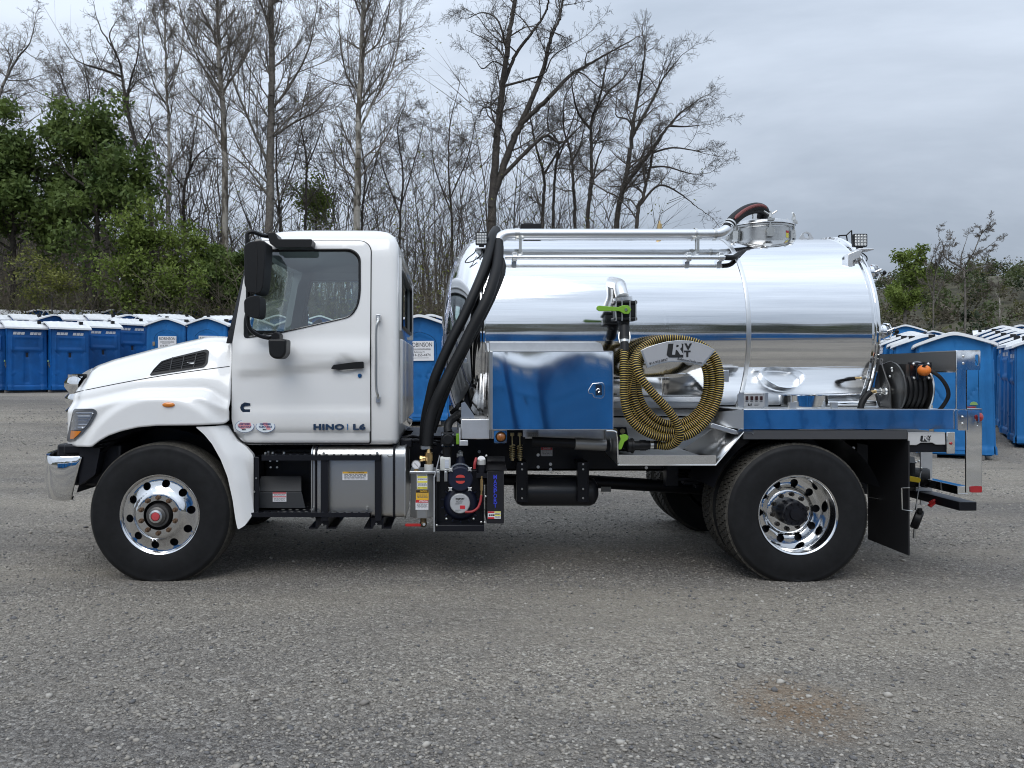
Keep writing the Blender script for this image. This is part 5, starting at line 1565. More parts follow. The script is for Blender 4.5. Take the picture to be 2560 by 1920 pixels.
def make_wheel(front, hub, name, flip=False):
    hx, hy, hz = hub
    E = sub('wheel', TR, hub)
    prof, mis = tyre_mesh(tread='rib' if front else 'lug')
    mb = MB().lathe(prof, (0, 0, 0), 'y', 96, mis=mis)
    floor = -hz
    for i, v in enumerate(mb.v):
        if v[2] < floor + .012:
            over = floor + .012 - v[2]; mb.v[i] = (v[0], v[1] - (.35 * over if v[1] < .05 else 0), max(floor, v[2] + over * .45) if v[2] > floor else floor + .0005)
    mb.build('tyre', [RUBBER, TREAD], E, 40)
    if front:
        ang0 = R(8)
        rimf = lambda r_: lerp_tab([(.08, -.012), (.165, -.012), (.182, .004), (.196, .020), (.225, .030), (.262, .040), (.282, .036)], r_)
        MB().lathe([(.306, .034), (.3075, .020), (.302, .012), (.292, .016), (.284, .030), (.278, .046), (.27, .09), (.27, .22)], (0, 0, 0), 'y', 96).build('rim', WHEELM, E, 60)
        ring_disc('wheel_disc', .283, .112, [(.234, .0305, ang0 + 2 * math.pi * i / 10) for i in range(10)], rimf, WHEELM, E)
        MB().lathe([(.27, .10), (.05, .12)], (0, 0, 0), 'y', 32).build('brake_drum', BLACK, E)
        hb = MB().lathe([(.112, .05), (.085, .0), (.085, -.03), (.068, -.030), (.066, -.048), (.058, -.054), (.046, -.056), (.046, -.060), (.04, -.062)], (0, 0, 0), 'y', 40)
        hb.build('hub', [mat('hub_grey', (.13, .125, .12), .5, .8)], E, 40)
        MB().lathe([(.050, -.052), (.048, -.068), (.034, -.072), (.034, -.064)], (0, 0, 0), 'y', 32).build('hub_ring', SATIN, E)
        MB().lathe([(.034, -.064), (.028, -.075), (.001, -.077)], (0, 0, 0), 'y', 24).build('hub_cap', mat('hub_red', (.50, .06, .07), .35, coat=.5), E)
        yb, y2, bm_ = -.012, -.046, RUSTY
        nb, rbolt, a1 = 10, .134, R(18)
    else:
        ang0 = R(4)
        rimf = lambda r_: lerp_tab([(.08, .165), (.165, .165), (.180, .180), (.192, .196), (.225, .200), (.258, .196)], r_)
        MB().lathe([(.304, .026), (.3065, .014), (.300, .006), (.290, .010), (.284, .024), (.280, .045), (.272, .060), (.268, .10), (.262, .155), (.258, .20), (.258, .25)], (0, 0, 0), 'y', 96).build('rim', WHEELM, E, 60)
        ring_disc('wheel_disc', .26, .100, [(.222, .030, ang0 + 2 * math.pi * i / 10) for i in range(10)], rimf, WHEELM, E)
        MB().lathe([(.26, .24), (.05, .26)], (0, 0, 0), 'y', 32).build('brake_drum', BLACK, E)
        hb = MB().lathe([(.102, .20), (.100, .11), (.094, .095), (.094, .06), (.086, .052), (.05, .050), (.045, .036), (.001, .034)], (0, 0, 0), 'y', 40)
        for i in range(10):
            a_ = 2 * math.pi * i / 10; bolt(hb, (.078 * math.cos(a_), .054, .078 * math.sin(a_)), .011, .018)
        hb.build('hub', BLACK, E, 35)
        yb, y2, bm_ = .166, .135, mat('dark_lug', (.05, .045, .04), .5, .6)
        nb, rbolt, a1 = 10, .134, R(10)
        # chunky tread blocks of the drive tyre
        tb = MB(); r0, r1 = .521, .539
        for row, (ya, yb_) in enumerate(((.036, .080), (.088, .138), (.147, .197), (.205, .249))):
            nblk = 64
            for i in range(nblk):
                a0 = 2 * math.pi * (i + .5 * (row % 2)) / nblk; a2 = a0 + 2 * math.pi / nblk * .80
                if hz + r1 * math.sin((a0 + a2) / 2) < .006: continue
                sl = .02
                q = []
                for rr in (r0, r1):
                    for (a_, y_) in ((a0, ya), (a2, ya), (a2 + sl, yb_), (a0 + sl, yb_)): q.append((rr * math.cos(a_), y_, rr * math.sin(a_)))
                tb.add(q, [(4, 5, 6, 7), (0, 1, 5, 4), (1, 2, 6, 5), (2, 3, 7, 6), (3, 0, 4, 7)])
        tb.build('tread', TREAD, E, None)['kind'] = 'stuff'
    nut = MB(); nut.cyl((0, yb + .004, 0), (0, yb - .016, 0), .0185, .0185, 6).cyl((0, yb - .01, 0), (0, y2, 0), .011, .010, 10); me = nut.mesh('lug_nut', bm_)
    for i in range(nb):
        a_ = a1 + 2 * math.pi * i / nb
        o = bpy.data.objects.new('lug_nut', me); COL.objects.link(o); o.parent = E; o.location = (rbolt * math.cos(a_), 0, rbolt * math.sin(a_))
    if flip: E.rotation_euler = (0, 0, math.pi)
    return E
FX, RX, HZ = -2.202, 2.601, .502
make_wheel(True, (FX, .012, HZ), 'front')
make_wheel(True, (FX, 2 * YC - .012, HZ), 'front', True)
make_wheel(False, (RX, 0, HZ), 'rear')
make_wheel(False, (RX, 2 * YC, HZ), 'rear', True)
def inner_dual(y, flip):
    E = sub('wheel', TR, (RX, y, HZ))
    prof, mis = tyre_mesh(tread='lug'); mb = MB().lathe(prof, (0, 0, 0), 'y', 72, mis=mis)
    mb.v = [(x, y_, max(z, -HZ)) for x, y_, z in mb.v]; mb.build('tyre', [RUBBER, TREAD], E, 40)
    tr_ = [o for o in bpy.data.objects if o.name.startswith('tread')][0]
    t2 = tr_.copy(); COL.objects.link(t2); t2.parent = E; t2.location = (0, 0, 0)
    MB().lathe([(.296, .03), (.27, .06), (.26, .2), (.10, .21)], (0, 0, 0), 'y', 48).build('rim', BLACK, E)
    if flip: E.rotation_euler = (0, 0, math.pi)
inner_dual(.335, False); inner_dual(2 * YC - .335, True)

# ---------------------------------------------------------------- chassis
for y0, y1 in ((.78, .86), (1.58, 1.66)):
    mb = MB().box(-2.75, 3.45, y0, y0 + .012, .735, 1.015).box(-2.75, 3.45, y0, y1, .735, .75).box(-2.75, 3.45, y0, y1, 1.0, 1.015)
    FR = mb.build('frame_rail', BLACK, TR)
    if y0 < 1: FRAME = FR
mb = MB()
for (u, v) in ((1345, 1167), (1376, 1160), (1376, 1173), (1345, 1137), (1615, 1169), (1662, 1168), (2063, 1121), (2114, 1120), (2132, 1120), (2117, 1136), (2128, 1155), (2140, 1167), (1106, 1130), (1150, 1129), (1198, 1129)):
    bolt(mb, P(u, v, .785), .015, .012, 8)
mb.build('frame_bolt', STEEL, TR)
mb = MB()
for (u, v) in ((2150, 1153), (2147, 1170)): bolt(mb, P(u, v, .785), .030, .014, 12)
mb.build('frame_bolt', GOLDZ, TR)
MB().cyl((-2.4, YC, .62), (-.6, YC, .60), .16, .13, 16).box(-2.35, -1.3, .95, 1.5, .55, .95).build('gearbox', BLACK, TR, bevel=.03)
MB().cyl((-.6, YC, .62), (1.2, YC, .585), .052, n=16).cyl((1.2, YC, .585), (RX, YC, .50), .058, n=16).build('driveshaft', BLACK, TR)
d1 = P(1516, 1220, YC); MB().box(d1.x - .06, d1.x + .03, YC - .061, YC - .055, d1.z - .025, d1.z + .02).build('shaft_label', mat('grey_label', (.30, .30, .29), .6), TR)
MB().cyl((RX, .55, .502), (RX, 1.89, .502), .085, n=16).ball((RX, YC, .50), .24, 20, 12, (1, .8, 1)).build('rear_axle', BLACK, TR)
MB().box(FX - .06, FX + .06, .35, 2.09, .40, .50).build('front_axle', BLACK, TR, bevel=.02)
for y in (.70, 1.68):
    mb = MB()
    for k_ in range(5): mb.box(RX - .75 + .1 * k_, RX + .75 - .1 * k_, y, y + .075, .66 - .03 * k_, .685 - .03 * k_)
    mb.box(RX - .80, RX - .70, y - .01, y + .085, .62, .80).box(RX + .70, RX + .80, y - .01, y + .085, .62, .80)
    mb.build('leaf_spring', BLACK, TR)
    mb = MB()
    for k_ in range(4): mb.box(FX - .62 + .1 * k_, FX + .62 - .1 * k_, y, y + .075, .56 - .025 * k_, .58 - .025 * k_)
    mb.build('leaf_spring', BLACK, TR)
# air tank with its straps
a, b = P(1284, 1228, .70), P(1494, 1228, .70)
AT = MB().lathe([(.001, 0), (.06, .004), (.105, .03), (.121, .07), (.121, b.x - a.x - .07), (.105, b.x - a.x - .03), (.06, b.x - a.x - .004), (.001, b.x - a.x)], (a.x, .70, a.z), 'x', 36).build('air_tank', mat('satin_black', (.016, .017, .021), .33), TR, 40)
for u0, u1 in ((1293, 1317), (1445, 1470)):
    x0, x1, z0, z1 = rect_px(u0, 1155, u1, 1255, .56)
    mb = MB().box(x0, x1, .555, .570, z0, z1).box(x0 - .006, x0, .545, .60, z0, z1).box(x1, x1 + .006, .545, .60, z0, z1).box(x0, x1, .57, .79, z1 - .02, z1)
    st = mb.build('tank_strap', BLACK, AT)
    mb = MB()
    for v in (1160, 1173, 1222, 1245): bolt(mb, P((u0 + u1) / 2, v, .555), .009, .01, 8)
    mb.build('strap_bolt', STEEL, AT)
# far-side mass so daylight does not show through where it should not
MB().box(-.95, .25, 1.75, 2.30, .50, 1.0).build('far_side_box', BLACK, TR, bevel=.03)

# ---------------------------------------------------------------- steps, battery cover, fuel tank
STP = sub('cab_step', TR, (0, 0, 0))
def tread_plate(name, u0, u1, v, y0, y1, flange):
    a = P(u0, v, y0); b = P(u1, v, y0); z = a.z
    mb = MB().box(a.x, b.x, y0, y0 + .006, z - flange, z).box(a.x, b.x, y1 - .006, y1, z - .02, z + .012)
    mb.box(a.x, a.x + .006, y0, y1, z - flange, z).box(b.x - .006, b.x, y0, y1, z - flange, z)
    o = mb.build(name, BLACK, STP)
    # grip plate with real holes
    hs = []; nx = int((b.x - a.x) / .055)
    for i in range(nx):
        for j in range(3):
            cx = a.x + .03 + .055 * i + (.027 if j % 2 else 0); cy = y0 + .055 + j * .085
            if cx < b.x - .03: hs.append([(cx + .014 * math.cos(2 * math.pi * k / 8), cy + .014 * math.sin(2 * math.pi * k / 8)) for k in range(8)])
    pl = panel('tread_plate', [(a.x, y0), (b.x, y0), (b.x, y1), (a.x, y1)], lambda x, q: 0, BLACK, o, holes=hs, step=.08, th=.0)
    pl.data.transform(Matrix(((1, 0, 0, 0), (0, 0, 1, 0), (0, -1, 0, z - .002), (0, 0, 0, 1))))
    mb = MB()
    for i in range(nx):
        for j in (0, 1):
            mb.cyl((a.x + .057 + .055 * i, y0 + .012 + j * (y1 - y0 - .03), z - .003), (a.x + .057 + .055 * i, y0 + .012 + j * (y1 - y0 - .03), z + .007), .011, .007, 8)
    mb.build('grip_teeth', BLACK, o)['kind'] = 'stuff'
    return o
s1 = tread_plate('upper_step', 652, 953, 1138, .05, .33, .040)
s2 = tread_plate('lower_step', 624, 926, 1282, .05, .33, .033)
mb = MB()
for u0, u1 in ((802, 821), (937, 954)):
    x0, x1, z0, z1 = rect_px(u0, 1150, u1, 1302, .07); MB().box(x0, x1, .06, .085, z0, z1).build('step_post', BLACK, STP, bevel=.004)
x0, x1, z0, z1 = rect_px(636, 1142, 650, 1282, .10); mb.box(x0, x0 + .012, .07, .36, z0, z1); mb.box(x0, x1, .07, .085, z0, z1); mb.build('step_post', BLACK, STP, bevel=.004)
mb = MB()
for u0 in (794, 932):
    x0, x1, z0, z1 = rect_px(u0, 1296, u0 + 22, 1322, .10)
    mb.box(x0, x1, .10, .80, z0 + .03, z1).box(x0 - .07, x0 - .01, .12, .75, z0 - .004, z0 + .006).box(x1 + .01, x1 + .07, .12, .75, z0 - .004, z0 + .006).box(x0 - .015, x0, .10, .75, z0, z1).box(x1, x1 + .015, .10, .75, z0, z1)
mb.build('step_bracket', BLACK, STP)
mb = MB()
for (u, v, y) in ((664, 1133, .12), (671, 1130, .25), (682, 1132, .12), (710, 1132, .12), (809, 1133, .1), (813, 1129, .25), (943, 1132, .12), (946, 1128, .25), (636, 1276, .1), (645, 1271, .25), (782, 1273, .1), (787, 1270, .25), (917, 1272, .1), (921, 1268, .25)):
    p = P(u, v, y); mb.cyl(p + Vector((0, 0, -.008)), p + Vector((0, 0, .008)), .010, .009, 8)
for (u, v) in ((641, 1195), (636, 1229), (676, 1152), (693, 1152), (677, 1168), (693, 1168), (806, 1311), (941, 1309)): bolt(mb, P(u, v, .062), .008, .008, 8)
mb.build('step_bolt', STEEL, STP)
BC = MB().add([P(u, v, y) for (u, v, y) in ((641, 1228, .17), (754, 1228, .17), (754, 1190, .26), (649, 1190, .26))] + [P(u, v, y) for (u, v, y) in ((641, 1228, .55), (754, 1228, .55), (754, 1190, .55), (649, 1190, .55))],
              [(0, 1, 2, 3), (3, 2, 6, 7), (0, 3, 7, 4), (1, 5, 6, 2)])
BC.add([P(u, v, y) for (u, v, y) in ((641, 1229, .165), (754, 1229, .165), (764, 1270, .165), (641, 1270, .165))] + [P(u, v, .55) for (u, v) in ((641, 1229), (754, 1229), (764, 1270), (641, 1270))], [(3, 2, 1, 0), (1, 2, 6, 5), (0, 1, 5, 4)])
BC = BC.build('battery_cover', DUSTB, TR, bevel=.006)
for k_ in range(4):
    p = P(676 + 12.8 * k_, 1214, .20); MB().add([p + Vector((-.009, 0, -.018)), p + Vector((.009, 0, -.018)), p + Vector((.009, .022, .018)), p + Vector((-.009, .022, .018))], [(0, 1, 2, 3)]).build('louvre', GROOVE, BC)
decal('warning_label', BC, 682, 1231, 716, 1254, .164, PLATE, [(0, .12, RED), (.42, .52, RED)], [(.18, .22, INKG), (.27, .31, INKG), (.60, .64, INKG), (.70, .74, INKG), (.82, .86, INKG)])
MB().box(-1.52, -.98, .40, .78, .50, .98).build('exhaust_box', BLACK, TR, bevel=.03)
# fuel tank
xa, xb = P(778, 0, .12).x, P(1004, 0, .12).x + .03
sec = rounded([(.12, .458), (.66, .458), (.66, 1.000), (.12, 1.000)], [.05, .08, .08, .085], 6)
TKM = mat('tank_dull_aluminium', (.58, .575, .555), .33, 1.0, bump=(18, .14, (.15, 1, 1)), dist=.006, var=None)
mb = MB(); n = len(sec)
mb.add([(xa, y, z) for y, z in sec] + [(xb, y, z) for y, z in sec], [(i, (i + 1) % n, n + (i + 1) % n, n + i) for i in range(n)] + [tuple(range(n)), tuple(range(2 * n - 1, n - 1, -1))])
FT = mb.build('fuel_tank', TKM, TR, 40, bevel=.010, seg=2)
for x in (xa + .006, xb - .004):
    MB().tube([(x, y, z) for y, z in inset(sec, 1.002)], .008, 6, closed=True).build('weld_seam', SATIN, FT)
p = P(977, 1137, .16); ax = Vector((0, -.45, .9)).normalized()
MB().cyl(p - ax * .06, p + ax * .0, .040, n=20).build('filler_neck', SATIN, FT)
MB().cyl(p, p + ax * .022, .044, .042, 20).cyl(p + ax * .02, p + ax * .03, .026, .022, 16).build('filler_cap', mat('cap_zinc', (.55, .57, .58), .35, .7), FT, bevel=.003)
decal('caution_label', FT, 856, 1179, 919, 1200, .1195, PLATE, [(0, .22, ORG)], [(.30, .36, INKG), (.44, .50, INKG), (.58, .64, INKG), (.70, .76, INKG), (.84, .88, INKG)])
text('lettering', 'CAUTION | ATTENTION', .0135, INK, FT, P(890, 1181.5, .116) + Vector((0, 0, 0)), width=.125, bold=.0003)
for u0 in (790, 985):
    x = P(u0, 0, .12).x; MB().tube([(x, y, z) for y, z in inset(sec, 1.012)], .010, 6, closed=True).build('tank_band', BLACK, FT)
# ================================================================ tank
TX0, TX1, TRD, TZ = .235, 3.38, .865, 1.905
def tk(x, ang, off=0.0):
    """point on the tank shell, ang from the near side upwards"""
    r = TRD + off; return Vector((x, YC - r * math.cos(ang), TZ + r * math.sin(ang)))
mb = MB(); k = 40
mb.lathe([(TRD, TX0 + (TX1 - TX0) * i / k) for i in range(k + 1)], (0, YC, TZ), 'x', 144)
TANK = mb.build('tank', POLISH, TR, 60)
dome = [(TRD * math.sin(a_), -.33 * math.cos(a_)) for a_ in [math.pi / 2 * i / 14 for i in range(15)]]
dome = [(max(.001, r ** 1.0), h) for r, h in dome]
HEADM = mat('polished_head', (.90, .905, .91), .06, 1.0, bump=(1.6, .12, (1, 1, 1)), dist=.02)
MB().lathe([(r, TX0 + h) for r, h in dome], (0, YC, TZ), 'x', 96).build('tank_head', HEADM, TANK, 60)
MB().lathe([(r, TX1 - h * .40) for r, h in dome], (0, YC, TZ), 'x', 96).build('tank_head', HEADM, TANK, 60)
for x, w in ((TX0, .050), (TX1, .050)):
    s = 1 if x == TX0 else -1
    MB().lathe([(TRD - .01, x - s * .028), (TRD + .014, x - s * .026), (TRD + .020, x - s * .010), (TRD + .008, x - s * .002), (TRD + .018, x + s * .008), (TRD + .018, x + s * .026), (TRD - .002, x + s * .034)], (0, YC, TZ), 'x', 144).build('end_ring', CHROME, TANK, 50)
MB().lathe([(TRD - .002, 2.364 - .020), (TRD + .008, 2.364 - .016), (TRD + .010, 2.364), (TRD + .008, 2.364 + .016), (TRD - .002, 2.364 + .020)], (0, YC, TZ), 'x', 144).build('centre_band', SATIN, TANK, 50)
MB().lathe([(TRD + .0002, 1.690), (TRD + .0007, 1.708), (TRD + .0002, 1.726)], (0, YC, TZ), 'x', 144).build('weld_seam', POLISH, TANK, 50)
# cradle under the tank
CR = sub('tank_cradle', TR, (0, 0, 0))
for x in (.35, 1.25, 2.15, 3.25):
    MB().box(x - .02, x + .02, .62, 1.82, 1.02, 1.20).build('saddle', MILL, CR)
MB().box(.05, 3.5, .66, .74, 1.02, 1.13).build('subframe_beam', MILL, CR)
MB().box(.05, 3.5, 1.70, 1.78, 1.02, 1.13).build('subframe_beam', MILL, CR)
# long suction pipe on top
PY = .74; PZ = 2.742
MP = sub('suction_pipe', TR, (0, 0, 0))
xl = P(1290, 0, PY).x; xr = P(1786, 0, PY).x
MB().cyl((xl, PY, PZ), (xr, PY, PZ), .046, n=28).build('pipe', SATIN, MP)
el = bez([(xl + .01, PY, PZ), (xl - .04, PY, PZ + .0), (xl - .10, PY - .005, PZ - .012), (xl - .145, PY - .02, PZ - .045), (xl - .155, PY - .035, PZ - .09)], 16)
MB().tube(el, .047, 20).build('elbow', SATIN, MP)
er = bez([(xr - .01, PY, PZ), (xr + .04, PY, PZ + .005), (xr + .09, PY + .01, PZ + .028), (xr + .13, PY + .03, PZ + .062)], 12)
MB().tube(er, .047, 20).build('elbow', SATIN, MP)
for x in (xl, xr, P(1738, 0, PY).x, xl + .02):
    MB().cyl((x - .010, PY, PZ), (x + .010, PY, PZ), .053, n=28).build('clamp', STEEL, MP)
for x in (xl + .03, P(1738, 0, PY).x):
    a_ = tk(x, math.acos((YC - PY + .12) / TRD) if (YC - PY + .12) < TRD else 0)
    mb = MB().box(x - .012, x + .012, PY - .075, PY - .070, PZ - .16, PZ - .03).cyl((x, PY - .01, PZ - .13), (x, PY - .01, PZ - .04), .006, n=8).box(x - .03, x + .03, PY - .08, PY + .02, PZ - .055, PZ - .045)
    mb.build('pipe_bracket', STEEL, MP)
# black and red hose from pipe to hatch
h0 = er[-1]; neck = P(1902, 548, 1.12)
hp_ = bez([h0 - Vector((.02, .01, .015)), P(1835, 548, .82), P(1862, 528, .90), P(1890, 520, .98), P(1908, 527, 1.06), P(1905, 545, 1.12)], 40)
hz = MB().tube(hp_, .048, 20); HZO = hz.build('vent_hose', HOSEB, TR)
st_ = [p + Vector((.006, -.045, .012)) for p in hp_[6:34]]
MB().tube(st_, [.016 if 1 < i < 26 else .010 for i in range(28)], 8).build('hose_stripe', DKRED, HZO)
for q in (2, 4): MB().cyl(hp_[q] - (hp_[q + 1] - hp_[q]).normalized() * .008, hp_[q] + (hp_[q + 1] - hp_[q]).normalized() * .008, .052, n=20).build('hose_clamp', STEEL, HZO)
# small pipe below it
SY, SZ = .54, 2.515
x0, x1 = P(1262, 0, SY).x, P(1812, 0, SY).x
SP = sub('return_pipe', TR, (0, 0, 0))
MB().cyl((x0, SY, SZ), (x1, SY, SZ), .0175, n=16).build('pipe', SATIN, SP)
for x in (x0 + .08, P(1722, 0, SY).x, x1 - .03):
    MB().cyl((x - .02, SY, SZ), (x + .02, SY, SZ), .024, n=16).box(x - .02, x + .02, SY - .01, SY + .06, SZ - .03, SZ + .04).build('pipe_clamp', SATIN, SP, bevel=.004)
MB().tube(bez([(x1, SY, SZ), (x1 + .08, SY + .02, SZ + .004), P(1850, 634, .66), P(1888, 618, .86), P(1900, 606, 1.0)], 24), .022, 12).build('return_hose', HOSEB, SP)
# hatch
MX = P(1907, 0, 1.16).x; HT = sub('hatch', TR, (MX, YC, TZ + TRD - .06))
MB().lathe([(.262, -.02), (.262, .145), (.268, .152), (.285, .155), (.285, .168), (.262, .172)], (0, 0, 0), 'z', 64).build('collar', BRUSHED, HT, 40)
MB().lathe([(.292, .174), (.297, .180), (.294, .198), (.27, .206), (.20, .226), (.10, .238), (.001, .240)], (0, 0, 0), 'z', 64).build('lid', SATIN, HT, 40)
MB().lathe([(.265, .0), (.30, -.01), (.34, -.035)], (0, 0, 0), 'z', 64).build('collar_flange', POLISH, HT, 40)
MB().cyl((-.03, -.06, .22), (-.03, -.06, .30), .062, n=24).cyl((-.03, -.06, .29), (-.03, -.06, .312), .07, n=24).build('lid_neck', SATIN, HT)
for i, a_ in enumerate((-155, -95, -35, 25, 85, 145)):
    c_, s_ = math.cos(R(a_)), math.sin(R(a_)); o = Vector((.285 * c_, .285 * s_, 0))
    mb = MB().box(-.03, .03, -.014, .014, .05, .125); mb.cyl((0, 0, .09), (0, 0, .27), .010, n=10).cyl((-.035, 0, .10), (.035, 0, .10), .012, n=10)
    mb.box(-.028, .028, -.03, .016, .185, .205)
    wl = (.06, .045, .27 + .03)
    mb.cyl((0, 0, .235), (.055, 0, .27), .008, n=8).cyl((0, 0, .235), (-.055, 0, .27), .008, n=8).cyl((0, 0, .215), (0, 0, .25), .02, .016, 10)
    mb.xform(Matrix.Translation(o) @ Matrix.Rotation(R(a_ + 90), 4, 'Z')); mb.build('dog_bolt', STEEL, HT)
x0_, x1_ = .13, .175
q = Vector((MX, YC, TZ + TRD - .06)); dl = MB().box(.150, .200, -.235, -.228, .055, .115)
dl = MB(); c1 = math.radians(-58)
for f0, f1, m_ in ((0, 1, 0), (.0, .30, 1)):
    vs = []
    for t_ in (0, 1):
        for a_ in (c1, c1 + .075, c1 + .15): vs.append(((.2635 + .0008 * m_) * math.cos(a_), (.2635 + .0008 * m_) * math.sin(a_), .112 - .062 * (f0 if t_ == 0 else f1)))
    dl.add(vs, [(0, 1, 4, 3), (1, 2, 5, 4)], m_)
dl.build('hatch_label', [YLW, RED], HT, None)
# lifting eye
lx = P(2015, 0, YC).x; lz = TZ + TRD
pts = [(lx - .075, lz - .01), (lx - .058, lz + .03), (lx - .035, lz + .068), (lx, lz + .082), (lx + .035, lz + .068), (lx + .058, lz + .03), (lx + .075, lz - .01)]
hole = [(lx + .024 * math.cos(2 * math.pi * i / 20), lz + .045 + .024 * math.sin(2 * math.pi * i / 20)) for i in range(20)]
le = panel('lifting_eye', pts, lambda x, z: YC - .01, MILL, TR, holes=[hole], step=.03, th=.02)
# brass air valve and black fitting showing over the pipe
bv = P(1649, 560, 1.22); MB().cyl(bv + Vector((0, 0, -.06)), bv, .022, .02, 12).cyl(bv, bv + Vector((0, 0, .03)), .010, .006, 10).build('relief_valve', BRASS, TR)
bf = P(1325, 565, 1.3); MB().box(bf.x - .09, bf.x + .10, 1.25, 1.4, bf.z - .05, bf.z + .015).box(bf.x - .06, bf.x + .03, 1.28, 1.38, bf.z, bf.z + .03).build('top_fitting', BLKPL, TR, bevel=.008)

# work lamps
def lamp(u0, v0, u1, v1, y, label_):
    x0, x1, z0, z1 = rect_px(u0, v0, u1, v1, y); w = x1 - x0; h = z1 - z0
    E = MB().prism(rounded([(x0, z0), (x1, z0), (x1, z1), (x0, z1)], .012, 3), y, y + .035).build('work_lamp', BLKPL, TR, bevel=.004)
    MB().prism(rounded([(x0 + .009, z0 + .009), (x1 - .009, z0 + .009), (x1 - .009, z1 - .009), (x0 + .009, z1 - .009)], .006, 2), y - .002, y + .004).build('lens', mat('lamp_reflector', (.36, .37, .38), .22, .6), E)
    mb = MB()
    for i in range(4):
        for j in range(4): mb.lathe([(.001, -.003), (.004, -.0045), (w / 11, -.001)], (x0 + w * (.17 + .22 * i), y - .001, z0 + h * (.17 + .22 * j)), 'y', 8)
    mb.build('led', [mat('led_bezel', (.62, .63, .62), .2, .4)], E)
    for i in range(5): MB().box(x0 + .01, x1 - .01, y + .035, y + .05, z0 + .012 + i * (h - .03) / 4, z0 + .016 + i * (h - .03) / 4).build('cooling_fin', BLKPL, E)
    MB().box((x0 + x1) / 2 - .022, (x0 + x1) / 2 + .022, y + .004, y + .03, z0 - .022, z0 + .002).build('lamp_foot', BLKPL, E)
    return x0, x1, z0, z1
lx0, lx1, lz0, lz1 = lamp(1189, 580, 1219, 612, .62, 'front')
MB().box(lx0 - .0, lx1 + .01, .60, .72, lz0 - .034, lz0 - .022).box(lx0 + .02, lx0 + .05, .64, .70, lz0 - .20, lz0 - .03).build('lamp_bracket', MILL, TR, bevel=.003)
MB().tube(bez([P(1206, 620, .63), P(1204, 634, .60), P(1190, 648, .58), P(1176, 655, .58), P(1163, 656, .6), P(1170, 645, .6), P(1186, 632, .64), P(1190, 622, .66)], 30), .0045, 6).build('lamp_cable', BLKPL, TR)
lx0, lx1, lz0, lz1 = lamp(2134, 584, 2169, 617, .62, 'rear')
MB().prism([XZ(u, v, .55) for u, v in ((2118, 636), (2148, 624), (2155, 626), (2147, 645), (2131, 650), (2130, 672), (2120, 673))], .54, .60).box(lx0 + .01, lx1 + .02, .56, .68, lz0 - .035, lz0 - .022).build('lamp_bracket', MILL, TR, bevel=.004)
MB().tube(bez([P(2150, 620, .66), P(2146, 636, .64), P(2155, 652, .62), P(2166, 652, .62), P(2167, 643, .64), P(2158, 634, .66), P(2150, 630, .68)], 30), .0048, 6).build('lamp_cable', BLKPL, TR)
# a safety cone in its wire holder behind the tank
cx = P(2128, 0, 1.5).x
co = MB().lathe([(.09, 0), (.09, .012), (.065, .016), (.02, .27), (.001, .272)], (3.70, 1.50, 2.46), 'z', 24).build('traffic_cone', ORANGE, None, 40)
tag(co, 'orange safety cone in a black wire holder behind the rear work lamp', 'cone')
mb = MB()
wy = 1.40
for (a_, b_) in (((2130, 612), (2128, 650)), ((2119, 606), (2122, 650)), ((2097, 600), (2097, 589)), ((2097, 589), (2116, 588)), ((2116, 588), (2129, 576)), ((2116, 588), (2119, 606)), ((2129, 576), (2130, 612))): mb.cyl(P(*a_, wy), P(*b_, wy), .006, n=6)
mb.box(3.58, 3.80, 1.40, 1.62, 2.448, 2.458)
mb.build('cone_holder', BLKPL, TR)
# sight glasses on the rear head
for (u, v, y) in ((2178, 682, .82), (2208, 829, .62)):
    p = P(u, v, y); E = sub('sight_glass', TR, p)
    sg = MB().lathe([(.058, -.03), (.058, .0), (.050, .004)], (0, 0, 0), 'x', 32).build('ring', CHROME, E)
    MB().lathe([(.050, .0), (.046, .03), (.030, .05), (.001, .056)], (0, 0, 0), 'x', 28).build('glass', LENSG, E)
    MB().tube([Vector((.0, -.055, 0)), Vector((.045, -.066, .02)), Vector((.075, -.03, .03)), Vector((.08, .03, .02)), Vector((.03, .066, 0)), Vector((0, .055, 0))], .007, 8).tube([Vector((0, 0, -.066)), Vector((.05, 0, -.062)), Vector((.078, 0, 0)), Vector((.05, 0, .062)), Vector((0, 0, .066))], .007, 8).build('guard', CHROME, E)
    MB().cyl((.08, 0, 0), (.11, 0, 0), .005, n=8).ball((.115, 0, 0), .016, 10, 8).cyl((.108, 0, 0), (.122, 0, 0), .022, .018, 6).build('knob', BLKPL, E)
    MB().cyl((-.35, 0, 0), (-.03, 0, 0), .056, n=24).build('neck', SATIN, E)

# clear level tube on the front head
MB().tube(bez([P(1147, 648, .95), P(1139, 662, .93), P(1131, 700, .86), P(1121, 770, .72), P(1114, 830, .62), P(1114, 900, .58), P(1120, 960, .55), P(1134, 1012, .5), P(1146, 1024, .48)], 40), .017, 12).build('level_tube', HOSECL, TR)
mb = MB().cyl(P(1142, 650, .95), P(1162, 645, 1.05), .024, n=14).cyl(P(1146, 1020, .48), P(1152, 1036, .48), .02, n=12); mb.build('tube_fitting', STEEL, TR)
mb = MB().box(*rect_px(1158, 895, 1168, 908, .45)[:2], .44, .50, *rect_px(1158, 895, 1168, 908, .45)[2:]); mb.build('head_bracket', SATIN, TR, bevel=.004)

